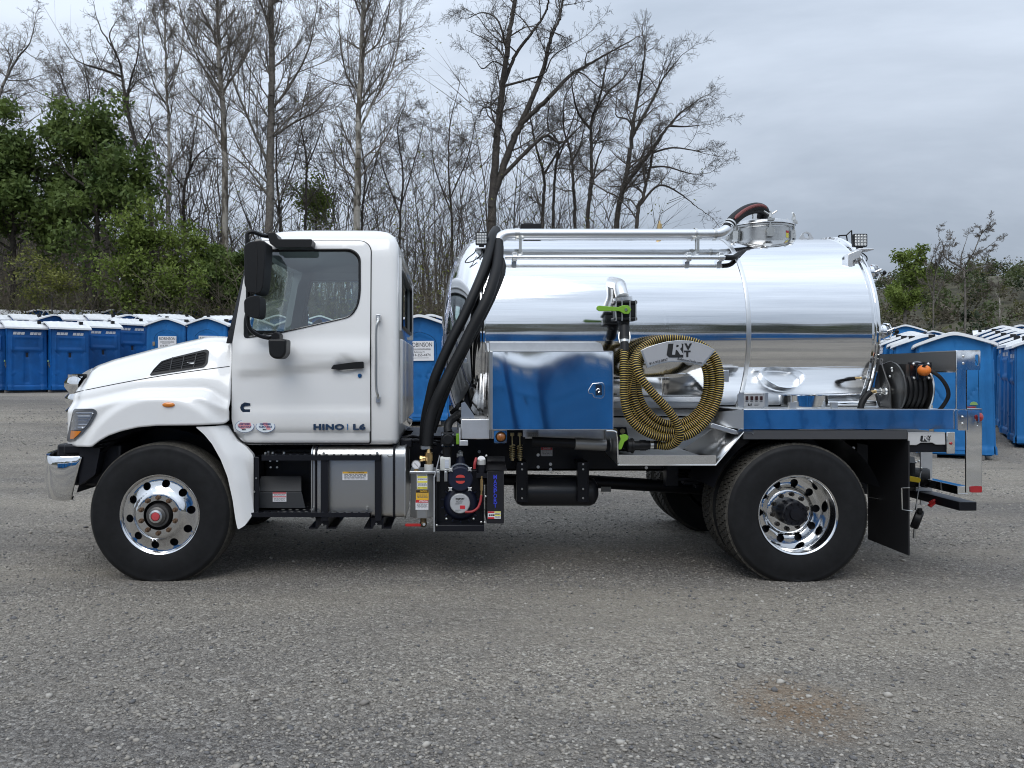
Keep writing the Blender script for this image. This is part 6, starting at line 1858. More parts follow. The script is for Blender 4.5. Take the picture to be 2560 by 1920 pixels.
# ---------------------------------------------------------------- black suction hoses behind the cab
HS = sub('suction_hose', TR, (0, 0, 0))
def hose(path, r, name, m, parent, ribs=0.0, pitch=.02, n=14):
    pth = bez(path, 60); L = sum((pth[i + 1] - pth[i]).length for i in range(60))
    m_ = max(60, int(L / (pitch / 2))) if ribs else 60
    pth = bez(path, m_)
    rs = [r * (1 + (ribs if i % 2 else 0)) for i in range(m_ + 1)]
    return MB().tube(pth, rs, n).build(name, m, parent, 30 if ribs else 60)
a_ = el[-1]
hr = [Vector(a_) + Vector((0, 0, .02)), P(1246, 628, .60), P(1243, 664, .48), P(1234, 699, .39), P(1221, 739, .32), P(1200, 783, .27), P(1177, 827, .25), P(1152, 879, .23), P(1128, 925, .22), P(1103, 975, .20), P(1084, 1020, .20), P(1073, 1065, .19), P(1068, 1122, .18)]
hose(hr, .043, 'ribbed_hose', HOSEB, HS, .045, .026)
hl = [P(1240, 575, .84), P(1230, 594, .70), P(1223, 632, .58), P(1212, 668, .48), P(1198, 704, .41), P(1180, 746, .36), P(1156, 798, .33), P(1130, 848, .31), P(1106, 900, .30), P(1086, 950, .30), P(1074, 1000, .32), P(1064, 1050, .36), P(1060, 1110, .40)]
hose(hl, .040, 'smooth_hose', mat('charcoal_hose', (.0085, .0092, .0105), .5, spec=.3), HS, .012, .03)
ht = [P(1253, 648, .56), P(1257, 668, .50), P(1249, 700, .45), P(1233, 740, .40), P(1211, 785, .36), P(1188, 830, .33), P(1160, 882, .31), P(1130, 945, .30), P(1105, 1010, .32), P(1082, 1080, .32)]
hose(ht, .026, 'thin_hose', HOSEG, HS, .03, .03)
for p, dirv, r in ((hr[0] - Vector((0, 0, .05)), Vector((0, -.3, -1)), .051), (P(1066, 1118, .18), Vector((0, 0, -1)), .05)):
    d_ = dirv.normalized(); MB().cyl(p - d_ * .010, p + d_ * .010, r, n=24).box(p.x - .035, p.x - .01, p.y - .055, p.y - .035, p.z - .012, p.z + .012).build('hose_clamp', STEEL, HS)
tie = [P(1189, 717, .52), P(1205, 718, .46), P(1222, 724, .42), P(1233, 732, .44), P(1228, 735, .56), P(1200, 722, .64)]
MB().tube([Vector(p) for p in bez(tie, 20)], .005, 6).build('cable_tie', INKG, HS)

# ---------------------------------------------------------------- toolbox
BX = rect_px(1225, 877, 1533, 1075, 0)
TB = MB().box(BX[0], BX[1], .012, .36, BX[2], BX[3]).build('toolbox', SATIN, TR, bevel=.004)
DRX = (BX[0] + .018, BX[1] - .004, BX[2] + .006, BX[3] - .006)
o_ = [(DRX[0], DRX[2]), (DRX[1], DRX[2]), (DRX[1], DRX[3]), (DRX[0], DRX[3])]
TD = panel('toolbox_door', o_, lambda x, z: -.006 + .0095 * (z - 1.43) - .0022 * math.sin(x * 7.5 + z * 3), mat('toolbox_mirror', (.80, .83, .87), .055, 1.0, bump=(1.2, .06, (1.3, 1, 1.2)), dist=.02), TB, step=.03, th=.018, smooth=60)
mb = MB().box(DRX[0], DRX[1], -.009, -.002, DRX[3] - .0015, DRX[3] + .004).box(DRX[0], DRX[1], -.009, -.002, DRX[2] - .004, DRX[2] + .0015).box(DRX[0] - .004, DRX[0] + .0015, -.009, -.002, DRX[2], DRX[3]).box(DRX[1] - .0015, DRX[1] + .004, -.009, -.002, DRX[2], DRX[3])
mb.build('door_edge', SATIN, TD)
rim_ = rounded([XZ(1224, 877, .30), XZ(1509, 877, .30), XZ(1503, 856, .30), XZ(1224, 856, .30)], [.001, .001, .09, .01], 6)
MB().prism(rim_, .30, .36).build('toolbox_lid', MILL, TB, bevel=.003)
MB().cyl((BX[0] - .004, .004, BX[2]), (BX[0] - .004, .004, BX[3]), .006, n=8).build('toolbox_hinge', STEEL, TB)
LT = rounded([XZ(u, v, -.01) for u, v in ((1470, 976), (1481, 958), (1507, 956), (1511, 962), (1511, 990), (1506, 996), (1486, 995), (1481, 984), (1472, 984))], .010, 3)
lt = MB().prism(LT, -.014, .0).build('latch', CHROME, TB, bevel=.003)
MB().prism(rounded([XZ(u, v, -.014) for u, v in ((1488, 961), (1504, 961), (1505, 988), (1487, 989))], .006, 2), -.0175, -.010).build('latch_pan', mat('latch_recess', (.16, .17, .18), .2, 1.0), lt)
MB().tube(bez([P(1490, 976, -.02), P(1496, 972, -.022), P(1500, 977, -.022), P(1496, 981, -.022)], 12), .0045, 6).box(*rect_px(1486, 960, 1488.5, 990, -.02)[:2], -.022, -.014, *rect_px(1486, 960, 1488.5, 990, -.02)[2:]).build('latch_paddle', CHROME, lt)

# deck ahead of the toolbox, marker lamp, spring mounts
FD = rect_px(1153, 1048, 1224, 1098, .08)
SD = MB().box(FD[0], FD[1], .08, .62, FD[2], FD[3]).build('front_deck', MILL, TR, bevel=.006)
MB().prism([XZ(u, v, .12) for u, v in ((1153, 1046), (1153, 1008), (1162, 1004), (1184, 1036), (1186, 1046))], .12, .128).build('gusset', SATIN, SD)
x0, x1, z0, z1 = rect_px(1150, 1068, 1170, 1114, .06); MB().box(x0 - .004, x0 + .003, .05, .12, z0, z1).box(x0, x1, .05, .058, z0, z0 + .04).build('tab_bracket', MILL, SD, bevel=.004)
ML = rect_px(1235, 1077, 1267, 1108, .03)
ml = MB().prism(rounded([(ML[0], ML[2]), (ML[1], ML[2]), (ML[1], ML[3]), (ML[0], ML[3])], .012, 3), .03, .05).build('marker_lamp', MIRROR, TR)
c = P(1252, 1092, .03); MB().lathe([(.041, .004), (.041, -.010), (.034, -.013), (.033, -.008)], (c.x, .03, c.z), 'y', 28).build('grommet', BLKPL, ml)
MB().lathe([(.033, -.008), (.024, -.018), (.001, -.022)], (c.x, .03, c.z), 'y', 24).build('lens', AMBERD, ml, 60)
mb = MB().box(*rect_px(1268, 1080, 1313, 1148, .62)[:2], .62, .70, *rect_px(1268, 1076, 1313, 1112, .62)[2:]); mb.build('spring_mount', BLACK, TR)
for u in (1280.5, 1299.5):
    sp = MB(); a0 = P(u, 1113, .50); b0 = P(u, 1146, .50)
    sp.tube([Vector((a0.x + .021 * math.cos(t), .50 + .021 * math.sin(t), a0.z + (b0.z - a0.z) * t / (2 * math.pi * 6))) for t in [2 * math.pi * 6 * i / 72 for i in range(73)]], .0055, 6)
    sp.build('spring', GOLDZ, TR)
    MB().cyl(P(u, 1082, .50), P(u, 1152, .50), .006, n=8).cyl(P(u, 1082, .50), P(u, 1090, .50), .017, n=8).cyl(P(u, 1146, .50), P(u, 1151, .50), .016, n=8).build('spring_bolt', GOLDZ, TR)
# rear part of the mid section behind the hose coil
MB().box(BX[0] + .3, 2.2, .56, .64, 1.04, 1.14).build('side_beam', MILL, TR)
x0, x1, z0, z1 = rect_px(1530, 1045, 1790, 1098, .50); SBM = MB().box(x0 - .6, x1 + .12, .50, .56, z0, z1).build('side_beam', MILL, TR)
decal('data_plate', SBM, 1319, 1081, 1347, 1092, .4975, mat('data_plate_grey', (.60, .61, .62), .4), [], [(.12, .22, INKG), (.36, .46, INKG), (.6, .7, INKG), (.82, .9, INKG)])
decal('danger_label', FRAME, 1352, 1118, 1381, 1140, .776, PLATE, [(0, .3, RED), (.55, .95, PLATE)], [(.38, .44, INKG), (.52, .58, INKG), (.66, .72, INKG), (.84, .88, INKG)])
text('lettering', 'DANGER', .022, PLATE, FRAME, P(1367, 1121.2, .7695), width=.062)
g0, g1 = P(1437, 1108.5, .30), P(1514, 1112, .30)
MU = MB().cyl(g0, g1, .048, n=28).build('discharge_pipe', mat('dull_grey_pipe', (.34, .34, .34), .38, .8), TR)
MB().cyl(P(1330, 1104, .34), g0, .040, n=20).build('feed_pipe', BLACK, MU)
p = P(1525, 1112, .30); MB().cyl(p - Vector((.006, 0, 0)), p + Vector((.008, 0, 0)), .064, n=28).build('flange', SATIN, MU)
MB().cyl(p, p + Vector((.07, 0, 0)), .05, n=24).build('valve_neck', BLKPL, MU)
MB().prism([XZ(u, v, .44) for u, v in ((1530, 1068), (1566, 1068), (1572, 1100), (1530, 1100))], .44, .46).build('valve_plate', BLACK, TR)
mb = MB(); bolt(mb, P(1537, 1077, .44), .022, .012, 12); bolt(mb, P(1556, 1078, .44), .022, .012, 12); mb.build('plate_bolt', GOLDZ, TR)

# polished step well
TRAY = sub('step_well', TR, (0, 0, 0))
zl, zf = P(0, 1163, 0).z, P(0, 1138, 0).z
xa, xb = P(1544, 0, 0).x, P(1790, 0, 0).x
MB().box(xa, xb, -.002, .006, zl, zf).build('front_lip', MIRROR, TRAY)
MB().box(xa, P(1748, 0, 0).x, .0, .46, zf - .004, zf + .002).build('tray_floor', SATIN, TRAY)
x_, z_ = XZ(1859, 1080, 0)
sl = MB().add([(xb, 0, zl), (x_, 0, z_), (x_ - .02, .46, z_ + .02), (xb - .10, .46, zf)], [(0, 1, 2, 3)]); so = sl.build('sloping_end', SATIN, TRAY); so.modifiers.new('t', 'SOLIDIFY').thickness = .005
MB().add([(xb - .12, .003, zf), (xb, .003, zl), (x_, .003, z_), (xb - .12, .003, zf)], [(0, 1, 2)]).v
MB().tube([(xb - .004, -.002, zl), (x_, -.002, z_)], .005, 6).tube([(xa, -.002, zl), (xb, -.002, zl)], .005, 6).build('rolled_edge', SATIN, TRAY)
le_ = bez([P(1516, 1077, -.003), P(1536, 1078, -.003), P(1542, 1086, -.003), P(1544, 1120, -.003), P(1545, 1155, -.003), P(1548, 1163, -.003)], 20)
MB().tube(le_, .0065, 8).build('rolled_edge', CHROME, TRAY)
MB().add([(xa, 0, zl), (xa, .46, zl + .05), (xa, .46, P(0, 1080, 0).z), (xa, 0, P(0, 1082, 0).z)], [(0, 1, 2, 3)]).build('end_plate', SATIN, TRAY)
MB().box(xa, xb + .15, .46, .468, zf, 1.12).build('tray_back', BRUSHED, TRAY)
# hinged step brace
mb = MB().prism([XZ(u, v, .02) for u, v in ((1776, 1061), (1782, 1058), (1842, 1076), (1846, 1085), (1838, 1086), (1776, 1069))], .02, .06); mb.build('step_arm', SATIN, TRAY, bevel=.004)
mb = MB().prism(rounded([XZ(u, v, -.004) for u, v in ((1843, 1077), (1850, 1073), (1880, 1075), (1886, 1080), (1884, 1087), (1878, 1082), (1851, 1081), (1845, 1087))], .004, 2), -.004, .03); mb.build('step_pivot', CHROME, TRAY)

# ---------------------------------------------------------------- tank side valve and hose hanger
VA = sub('side_valve', TR, (0, 0, 0))
def vy(v): return .14
VY = .16
pe = bez([Vector((P(1550, 0, VY).x, .48, P(0, 700, .3).z)), P(1548, 712, .30), P(1551, 724, .20), P(1556, 742, VY)], 20)
MB().tube(pe, .050, 24).build('outlet_elbow', SATIN, VA)
MB().lathe([(.001, .0), (.085, .0), (.082, .012)], (pe[0].x, .0, pe[0].z), 'y', 28).v
MB().cyl(P(1557, 744, VY), P(1558, 753, VY), .072, n=28).build('flange', SATIN, VA)
mb = MB(); c = P(1560, 778, VY)
mb.box(c.x - .075, c.x + .075, VY - .06, VY + .06, c.z - .052, c.z + .052).box(c.x - .088, c.x + .088, VY - .07, VY + .07, c.z + .05, c.z + .076).box(c.x - .088, c.x + .088, VY - .07, VY + .07, c.z - .076, c.z - .05)
mb.build('valve_body', BLKPL, VA, bevel=.008)
mb = MB()
for dx in (-.075, -.03, .03, .075): mb.cyl((c.x + dx, VY - .066, c.z - .078), (c.x + dx, VY - .066, c.z + .08), .006, n=8)
mb.build('valve_rod', STEEL, VA)
hp2 = rounded([XZ(u, v, VY - .09) for u, v in ((1491, 767), (1497, 764), (1545, 768), (1557, 763), (1571, 764), (1578, 774), (1572, 785), (1560, 785), (1548, 778), (1497, 778), (1491, 774))], .006, 3)
MB().prism(hp2, VY - .10, VY - .085).cyl(P(1565, 774, VY - .1), P(1565, 774, VY - .05), .017, n=14).build('lever', GREEN, VA, bevel=.003)
MB().cyl(P(1565, 774, VY - .107), P(1565, 774, VY - .10), .010, n=10).build('lever_bolt', STEEL, VA)
mb = MB().cyl(P(1559, 804, VY), P(1560, 818, VY), .046, .040, 20).cyl(P(1560, 816, VY - .02), P(1561, 848, VY - .05), .042, n=20).cyl(P(1561, 846, VY - .06), P(1562, 852, VY - .07), .036, n=20)
mb.build('coupling', BLKPL, VA)
mb = MB()
for s in (-1, 1): mb.tube(bez([P(1561 + s * 13, 830, .1), P(1561 + s * 14, 845, .08), P(1561 + s * 11, 858, .05)], 8), .004, 6)
mb.cyl(P(1561.5, 850, .085), P(1561.5, 856, .08), .036, n=20); mb.build('cam_arm', STEEL, VA)
MB().cyl(P(1561.5, 855, .08), P(1561.5, 878, .06), .033, n=20).build('hose_cuff', BLKPL, VA)
# lower valve at the hose's other end
LVV = sub('drain_valve', TR, (0, 0, 0))
y_ = .06
mb = MB().cyl(P(1545, 1114, .25), P(1570, 1114, .10), .045, n=20).cyl(P(1568, 1114, y_), P(1584, 1114, y_), .05, n=20).cyl(P(1578, 1114, y_), P(1582, 1114, y_), .058, n=20).cyl(P(1584, 1114, y_), P(1618, 1113, y_), .036, n=20).cyl(P(1600, 1113, y_), P(1614, 1113, y_), .041, n=20)
mb.build('valve_body', BLKPL, LVV)
MB().prism(rounded([XZ(u, v, .03) for u, v in ((1548, 1088), (1563, 1085), (1571, 1090), (1568, 1099), (1560, 1104), (1553, 1122), (1546, 1124), (1545, 1114), (1551, 1098))], .006, 3), .015, .035).build('lever', GREEN, LVV, bevel=.003)
MB().cyl(P(1624, 1112, y_), P(1632, 1112, y_), .036, n=20).build('hose_clamp', STEEL, LVV)
MB().cyl(P(1616, 1112.5, y_), P(1652, 1112, y_), .034, n=20).build('hose_cuff', BLKPL, LVV)
# hanger with printed plate
HG = sub('hose_hanger', TR, (0, 0, 0))
def g(x, y): return (1480 + x / 3.191, 660 + y / 3.191)
plate = [g(x, y) for x, y in ((388, 690), (440, 664), (520, 638), (600, 618), (690, 608), (780, 612), (860, 630), (930, 656), (985, 688), (960, 720), (880, 818), (830, 800), (760, 786), (690, 781), (620, 783), (540, 797), (440, 830), (420, 780))]
HY = -.10
MB().prism([XZ(u, v, HY) for u, v in plate], HY, HY + .010).build('hanger_plate', SATIN, HG, bevel=.002)
pl2 = [(1690 + (u - 1690) * .955 + 0, 884 + (v - 884) * .90 - 1.0) for u, v in plate]
face = MB().prism([XZ(u, v, HY - .001) for u, v in pl2], HY - .002, HY + .004).build('sign_face', PLATEG, HG)
arc_t = [g(x, y) for x, y in ((440, 800), (540, 765), (620, 752), (690, 750), (760, 755), (830, 770), (880, 800))]
mb = MB(); vs = []
for u, v in arc_t: x, z = XZ(u, v, .05); vs += [(x, HY + .01, z), (x, .42, z)]
mb.add(vs, [(2 * i, 2 * i + 1, 2 * i + 3, 2 * i + 2) for i in range(len(arc_t) - 1)]); mb.build('saddle', SATIN, HG).modifiers.new('t', 'SOLIDIFY').thickness = .006
def logo(parent, u, v, y, s, m, ground):
    """the maker's mark: an R cut out of a slanted block, beside a V above a T"""
    p = P(u, v, y); b_ = s * .035
    blk = [(-.80, .50), (.30, .50), (.30, -.52), (-.74, -.52), (-.92, -.34)]
    MB().prism([(p.x + a_ * s, p.z + b2 * s) for a_, b2 in blk], p.y - .0010, p.y + .0010).build('logo', m, parent)
    text('logo', 'R', s * 1.22, ground, parent, p + Vector((-s * .17, -.0016, .09 * s)), depth=.0006, bold=b_ * 1.1, width=s * .86, shear=.12)
    text('logo', 'V', s * .60, m, parent, p + Vector((s * .66, 0, s * .26)), bold=b_ * 1.0, width=s * .56)
    text('logo', 'T', s * .60, m, parent, p + Vector((s * .60, 0, -s * .27)), bold=b_ * 1.0, width=s * .48)
logo(HG, 1698, 876, HY - .004, .100, INK, PLATEG)
M2 = Matrix.Translation(P(1646.5, 904, HY - .004)) @ Matrix.Rotation(R(-14), 4, 'Y'); text('lettering', '814.933.0927', .024, INK, HG, M2, width=.138)
M2 = Matrix.Translation(P(1724, 902, HY - .004)) @ Matrix.Rotation(R(10), 4, 'Y'); text('lettering', 'RobinsonTanks.com', .024, INK, HG, M2, width=.185, shear=.25)
# tank-side rest of the hanger
mb = MB().box(*rect_px(1800, 900, 1818, 960, .30)[:2], .26, .50, *rect_px(1800, 925, 1818, 955, .30)[2:]); mb.build('hanger_bracket', SATIN, HG, bevel=.004)

# the coiled hose itself: a thing of its own, hung on the truck
coil = [(1561, 872, .07), (1560, 900, .03), (1560, 945, .0), (1561, 1000, -.01), (1575, 1046, -.01), (1612, 1079, -.01), (1662, 1094, .0), (1718, 1089, .01), (1764, 1054, .02), (1792, 1002, .03), (1800, 945, .05), (1787, 893, .09), (1748, 860, .13), (1692, 847, .17), (1638, 852, .19), (1596, 880, .17),
        (1573, 930, .14), (1573, 990, .11), (1590, 1040, .08), (1632, 1078, .06), (1690, 1087, .06), (1744, 1062, .07), (1782, 1008, .09), (1792, 950, .11), (1779, 898, .14), (1742, 864, .18), (1690, 851, .21), (1640, 857, .23), (1602, 884, .21),
        (1581, 930, .17), (1583, 990, .09), (1602, 1037, .06), (1641, 1070, .05), (1690, 1079, .05), (1740, 1056, .06), (1775, 1008, .08), (1784, 952, .10), (1771, 902, .13), (1736, 868, .18), (1690, 856, .23), (1640, 864, .25), (1605, 893, .24),
        (1594, 940, .20), (1598, 990, .16), (1620, 1030, .13), (1655, 1056, .11), (1695, 1060, .11), (1735, 1040, .12), (1760, 1003, .13), (1769, 952, .15), (1758, 906, .19), (1725, 874, .24), (1690, 866, .26), (1648, 868, .22), (1616, 876, .10), (1597, 888, .0), (1591, 912, -.06),
        (1603, 945, -.09), (1634, 985, -.10), (1668, 1022, -.095), (1692, 1058, -.085), (1699, 1088, -.07), (1687, 1108, -.03), (1664, 1115, .03), (1640, 1112, .06)]
cp = [P(u, v, y) for u, v, y in coil]
fine = bez(cp, 1400); L = [0]
for i in range(1400): L.append(L[-1] + (fine[i + 1] - fine[i]).length)
PITCH = .0172; nrg = int(L[-1] / (PITCH / 4)); pts = []; j = 0
for i in range(nrg + 1):
    s_ = L[-1] * i / nrg
    while j < 1399 and L[j + 1] < s_: j += 1
    f = (s_ - L[j]) / max(1e-9, L[j + 1] - L[j]); pts.append(fine[j].lerp(fine[j + 1], f))
rr = [(.0275 if i % 4 in (0, 3) else .0325) for i in range(nrg + 1)]
mb = MB().tube(pts, rr, 14)
for fi in range(len(mb.f) - 2): mb.mi[fi] = 1 if (fi // 14) % 4 in (1,) else 0
hs_ = mb.build('coiled_hose', [HOSEB, HOSEY], None, 70, recalc=False)
tag(hs_, 'yellow and black striped suction hose coiled on the hanger at the tank side', 'hose')

# ---------------------------------------------------------------- deck, rail and fittings
RA = rect_px(1859, 1024, 2394, 1073, 0)
DK_ = sub('deck', TR, (0, 0, 0))
DKM = mat('rail_mirror', (.82, .845, .88), .05, 1.0, bump=(3.0, .10, (.8, 1, 1)), dist=.012)
MB().add([(RA[0], -.0006, RA[2]), (RA[1], -.0006, RA[2]), (RA[1], .0006, RA[3]), (RA[0], .0006, RA[3]), (RA[0], .010, RA[2]), (RA[1], .010, RA[2]), (RA[1], .010, RA[3]), (RA[0], .010, RA[3])], [(0, 1, 2, 3), (4, 7, 6, 5), (0, 4, 5, 1), (1, 5, 6, 2), (2, 6, 7, 3), (3, 7, 4, 0)]).build('side_rail', DKM, DK_)
MB().box(RA[0] + .002, RA[1], .010, .60, RA[3] - .012, RA[3] - .004).build('deck_plate', SATIN, DK_)
MB().box(RA[0], RA[1], -.001, .03, RA[3] - .004, RA[3] + .004).build('rail_lip', CHROME, DK_, bevel=.002)
MB().box(3.44, RA[1], .60, 2.43, RA[3] - .012, RA[3] - .004).box(RA[0], RA[1], 1.84, 2.43, RA[3] - .012, RA[3] - .004).box(RA[0], RA[1], 2.43, 2.44, RA[2], RA[3]).build('deck_plate', SATIN, DK_)
MB().box(RA[0], P(2268, 0, 0).x, .004, .05, P(0, 1098, 0).z, P(0, 1076, 0).z).build('under_rail', mat('dark_aluminium', (.16, .16, .165), .4, .9), DK_)
k = 18; vs = []
for i in range(k + 1):
    a_ = math.pi * (.10 + .80 * i / k)
    for y in (.03, .66): vs.append((RX + .66 * math.cos(a_), y, min(HZ + .655 * math.sin(a_), 1.10)))
MB().add(vs, [(2 * i, 2 * i + 1, 2 * i + 3, 2 * i + 2) for i in range(k)]).build('wheel_guard', BLACK, DK_, 60)
mb = MB().prism([XZ(u, v, .05) for u, v in ((2140, 1076), (2268, 1076), (2268, 1096), (2235, 1096), (2160, 1092), (2142, 1086))], .052, .06); mb.build('guard_bracket', mat('dark_aluminium', (.16, .16, .165), .4, .9), DK_)
mb = MB()
for u, v in ((2169, 1084), (2198, 1089), (2227, 1093)): bolt(mb, P(u, v, .05), .011, .006, 8)
mb.build('guard_bolt', BLACK, DK_)
# forward fairing of the deck
MB().add([P(1788, 1030, .12), P(1859, 1024, .0), P(1859, 1074, .0), P(1788, 1062, .12), P(1788, 1030, .45), P(1859, 1024, .5)], [(3, 2, 1, 0), (0, 1, 5, 4)]).build('deck_fairing', SATIN, DK_)
# switch box
CB = rect_px(1860, 982, 1912, 1020, .10)
cb = MB().box(CB[0], CB[1], .10, .16, CB[2], CB[3]).build('switch_box', mat('box_silver', (.56, .565, .57), .35, .5), TR, bevel=.005)
MB().prism(rounded([XZ(u, v, .105) for u, v in ((1844, 986), (1850, 981), (1861, 981), (1861, 1019), (1850, 1019), (1844, 1014))], .006, 3), .103, .112).build('box_ear', SATIN, cb)
MB().box(CB[1] - .002, CB[1] + .035, .12, .16, CB[2] + .01, CB[3]).build('box_ear', SATIN, cb)
for i in range(4):
    u = 1867 + 11.9 * i; q = rect_px(u - 2.9, 990, u + 2.9, 1000.5, .10); MB().box(q[0], q[1], .088, .104, q[2], q[3]).build('rocker_switch', mat('switch_dark', (.035, .010, .010), .3), cb, bevel=.003)
mb = MB()
for u, v in ((1862, 985), (1908, 985), (1862, 1017), (1908, 1017)): bolt(mb, P(u, v, .10), .005, .004, 8)
mb.build('box_screw', STEEL, cb)
logo(cb, 1875, 1011.5, .0985, .018, INK, mat('box_silver', (.56, .565, .57), .35, .5))
mb = MB()
for v, u0, u1 in ((1009.5, 1886, 1899), (1013, 1886, 1896), (986, 1866, 1904)): q = rect_px(u0, v, u1, v + 1.2, .099); mb.box(q[0], q[1], .0985, .101, q[2], q[3])
for i in range(4): u = 1867 + 11.9 * i; q = rect_px(u - 3.5, 1003, u + 3.5, 1004.4, .099); mb.box(q[0], q[1], .0985, .101, q[2], q[3])
mb.build('box_lettering', INKG, cb)
# bucket ring on the deck
bx = P(2008, 0, .28).x; RZ = RA[3]
BR = MB().lathe([(.178, RZ + .015), (.180, RZ + .100), (.174, RZ + .100), (.172, RZ + .015)], (bx, .28, 0), 'z', 56).build('bucket_ring', MIRROR, TR, 50)
for dx in (-.16, .16): MB().box(bx + dx - .022, bx + dx + .022, .10, .14, RZ - .004, RZ + .05).build('ring_foot', SATIN, BR)
# clear drip tube down the tank at the centre band is the band itself; hatch bracket below it
# ---------------------------------------------------------------- tail
TL = sub('rear_rack', TR, (0, 0, 0))
def zk(x, y): return (2100 + x / 2.861, 840 + y / 2.861)
q = rect_px(2391, 876, 2418, 1024, 0.0)
MB().box(q[0], q[1], .0, .012, q[2], q[3]).box(q[1] - .012, q[1], .0, .07, q[2], q[3]).build('upper_post', MIRROR, TL, bevel=.003)
bz0, bz1 = P(0, 927, .0).z, P(0, 878, 0).z
BM = MB().box(q[0] + .0, q[0] + .012, .012, 2.43, bz0, bz1).build('cross_beam', mat('beam_grey', (.27, .27, .265), .38, .6), TL)
MB().box(q[0] - .002, q[0] + .014, .012, 2.43, bz0 - .012, bz0).build('beam_lip', SATIN, BM)
MB().box(q[0], q[0] + .07, .012, .45, bz1, bz1 + .006).build('beam_cap', MILL, BM)
# cut-out mark in the beam
mx = Matrix.Translation((q[0] - .002, 1.05, (bz0 + bz1) / 2)) @ Matrix.Rotation(R(-90), 4, 'Z')
for t_, dx, dz, s_, w_ in (('R', .05, 0, .10, .065), ('V', -.03, .022, .05, .045), ('T', -.03, -.024, .05, .040)):
    text('cut_out_mark', t_, s_, LBLUE if False else PLATE, BM, mx @ Matrix.Translation((dx, 0, dz)), width=w_, bold=.002)
def plate_slot(pts, slot, y, th, name):
    return panel(name, rounded([XZ(u, v, y) for u, v in pts], .012, 3), lambda x, z: y, MIRROR, TL, holes=[rounded([XZ(u, v, y) for u, v in slot], .010, 4)], step=.03, th=th)
plate_slot(((2393, 876), (2451, 875), (2451, 925), (2393, 925)), ((2438, 886), (2447, 886), (2447, 914), (2438, 914)), -.012, .006, 'upper_bracket')
plate_slot(((2394, 1026), (2449, 1026), (2449, 1076), (2394, 1076)), ((2435, 1037), (2445, 1037), (2445, 1065), (2435, 1065)), -.022, .006, 'lower_bracket')
MB().tube([P(2393.6, 1027, -.02), P(2393.6, 1075, -.02)], .004, 6).tube([P(2418, 1027, -.02), P(2418, 1075, -.02)], .004, 6).build('bracket_edge', CHROME, TL)
mb = MB()
for u, v in ((2408, 891), (2408, 908.5), (2406, 1042), (2406, 1059)): p = P(u, v, -.012 if v < 1000 else -.022); mb.ball((p.x, p.y, p.z), .009, 10, 6)
mb.build('bracket_bolt', STEEL, TL)
q = rect_px(2420, 1023, 2460, 1233, .0)
MB().box(q[0], q[1], .02, .035, q[2], q[3]).box(q[1] - .005, q[1], .02, .06, q[2], q[3]).build('lower_post', MIRROR, TL, bevel=.002)
MB().box(q[0] - .02, q[1], .02, .12, q[3] - .004, q[3] + .004).build('post_cap', SATIN, TL)
c = P(2449, 1043, .012); MB().lathe([(.034, .012), (.034, -.004), (.028, -.010), (.001, -.016)], (c.x, .022, c.z), 'y', 28).build('tail_lamp', REDLENS, TL)
q = rect_px(2425, 1215, 2454, 1231, .018); MB().prism(rounded([(q[0], q[2]), (q[1], q[2]), (q[1], q[3]), (q[0], q[3])], .01, 3), .013, .022).build('reflector', REDLENS, TL)
q = rect_px(2418, 1016, 2434, 1021, .3); MB().box(q[0], q[1], .28, .34, q[2], q[3]).build('clearance_lamp', REDLENS, TL)
# tail channel with the maker's mark
tc_ = [(2270, 1080), (2363, 1080), (2364, 1112), (2340, 1112), (2331, 1107), (2302, 1107), (2292, 1113), (2270, 1113)]
TC = MB().prism(rounded([XZ(u, v, .02) for u, v in tc_], .006, 3), .02, .03).build('tail_panel', mat('tail_silver', (.62, .62, .62), .42, .25), TL, bevel=.004)
logo(TC, 2314, 1096.5, .0185, .044, INK, mat('tail_silver', (.62, .62, .62), .42, .25))
q = rect_px(2367, 1080, 2388, 1134, .02)
ep = MB().box(q[0], q[1], .02, .03, q[2], q[3]).build('end_panel', MIRROR, TL, bevel=.004)
c = P(2377, 1108, .02); MB().ball((c.x, .018, c.z), .012, 12, 8, (1, .6, 1)).build('red_lamp', REDLENS, ep)
MB().box(P(2270, 0, .05).x, P(2364, 0, .05).x, .04, 2.40, P(0, 1130, .05).z, P(0, 1082, .05).z).build('tail_channel', BLACK, TL)
# black frame of mud flaps, both sides
fx_ = P(2273, 0, .0).x
for s in (0, 1):
    y0_, y1_ = (.0, .56) if s == 0 else (2 * YC - .56, 2 * YC)
    MB().box(fx_ - .006, fx_ + .004, y0_, y1_, .20, 1.06).build('mud_flap', mat('flap_rubber', (.014, .014, .016), .55, bump=(20, .2, (1, 1, .2)), dist=.004), TR)
    if s == 0:
        for (ya, u0, v0, v1) in ((.0, 2254, 1219, 1278), (.42, 2168, 1193, 1247)):
            p0, p1 = P(u0 + 20, v0, ya), P(u0, v0 + 1, ya); p2, p3 = P(u0 + 2, v1 - 4, ya), P(u0 + 28, v1, ya)
            MB().tube([p0, p1, p2, p3], .005, 6).build('flap_stay', STEEL, TR)
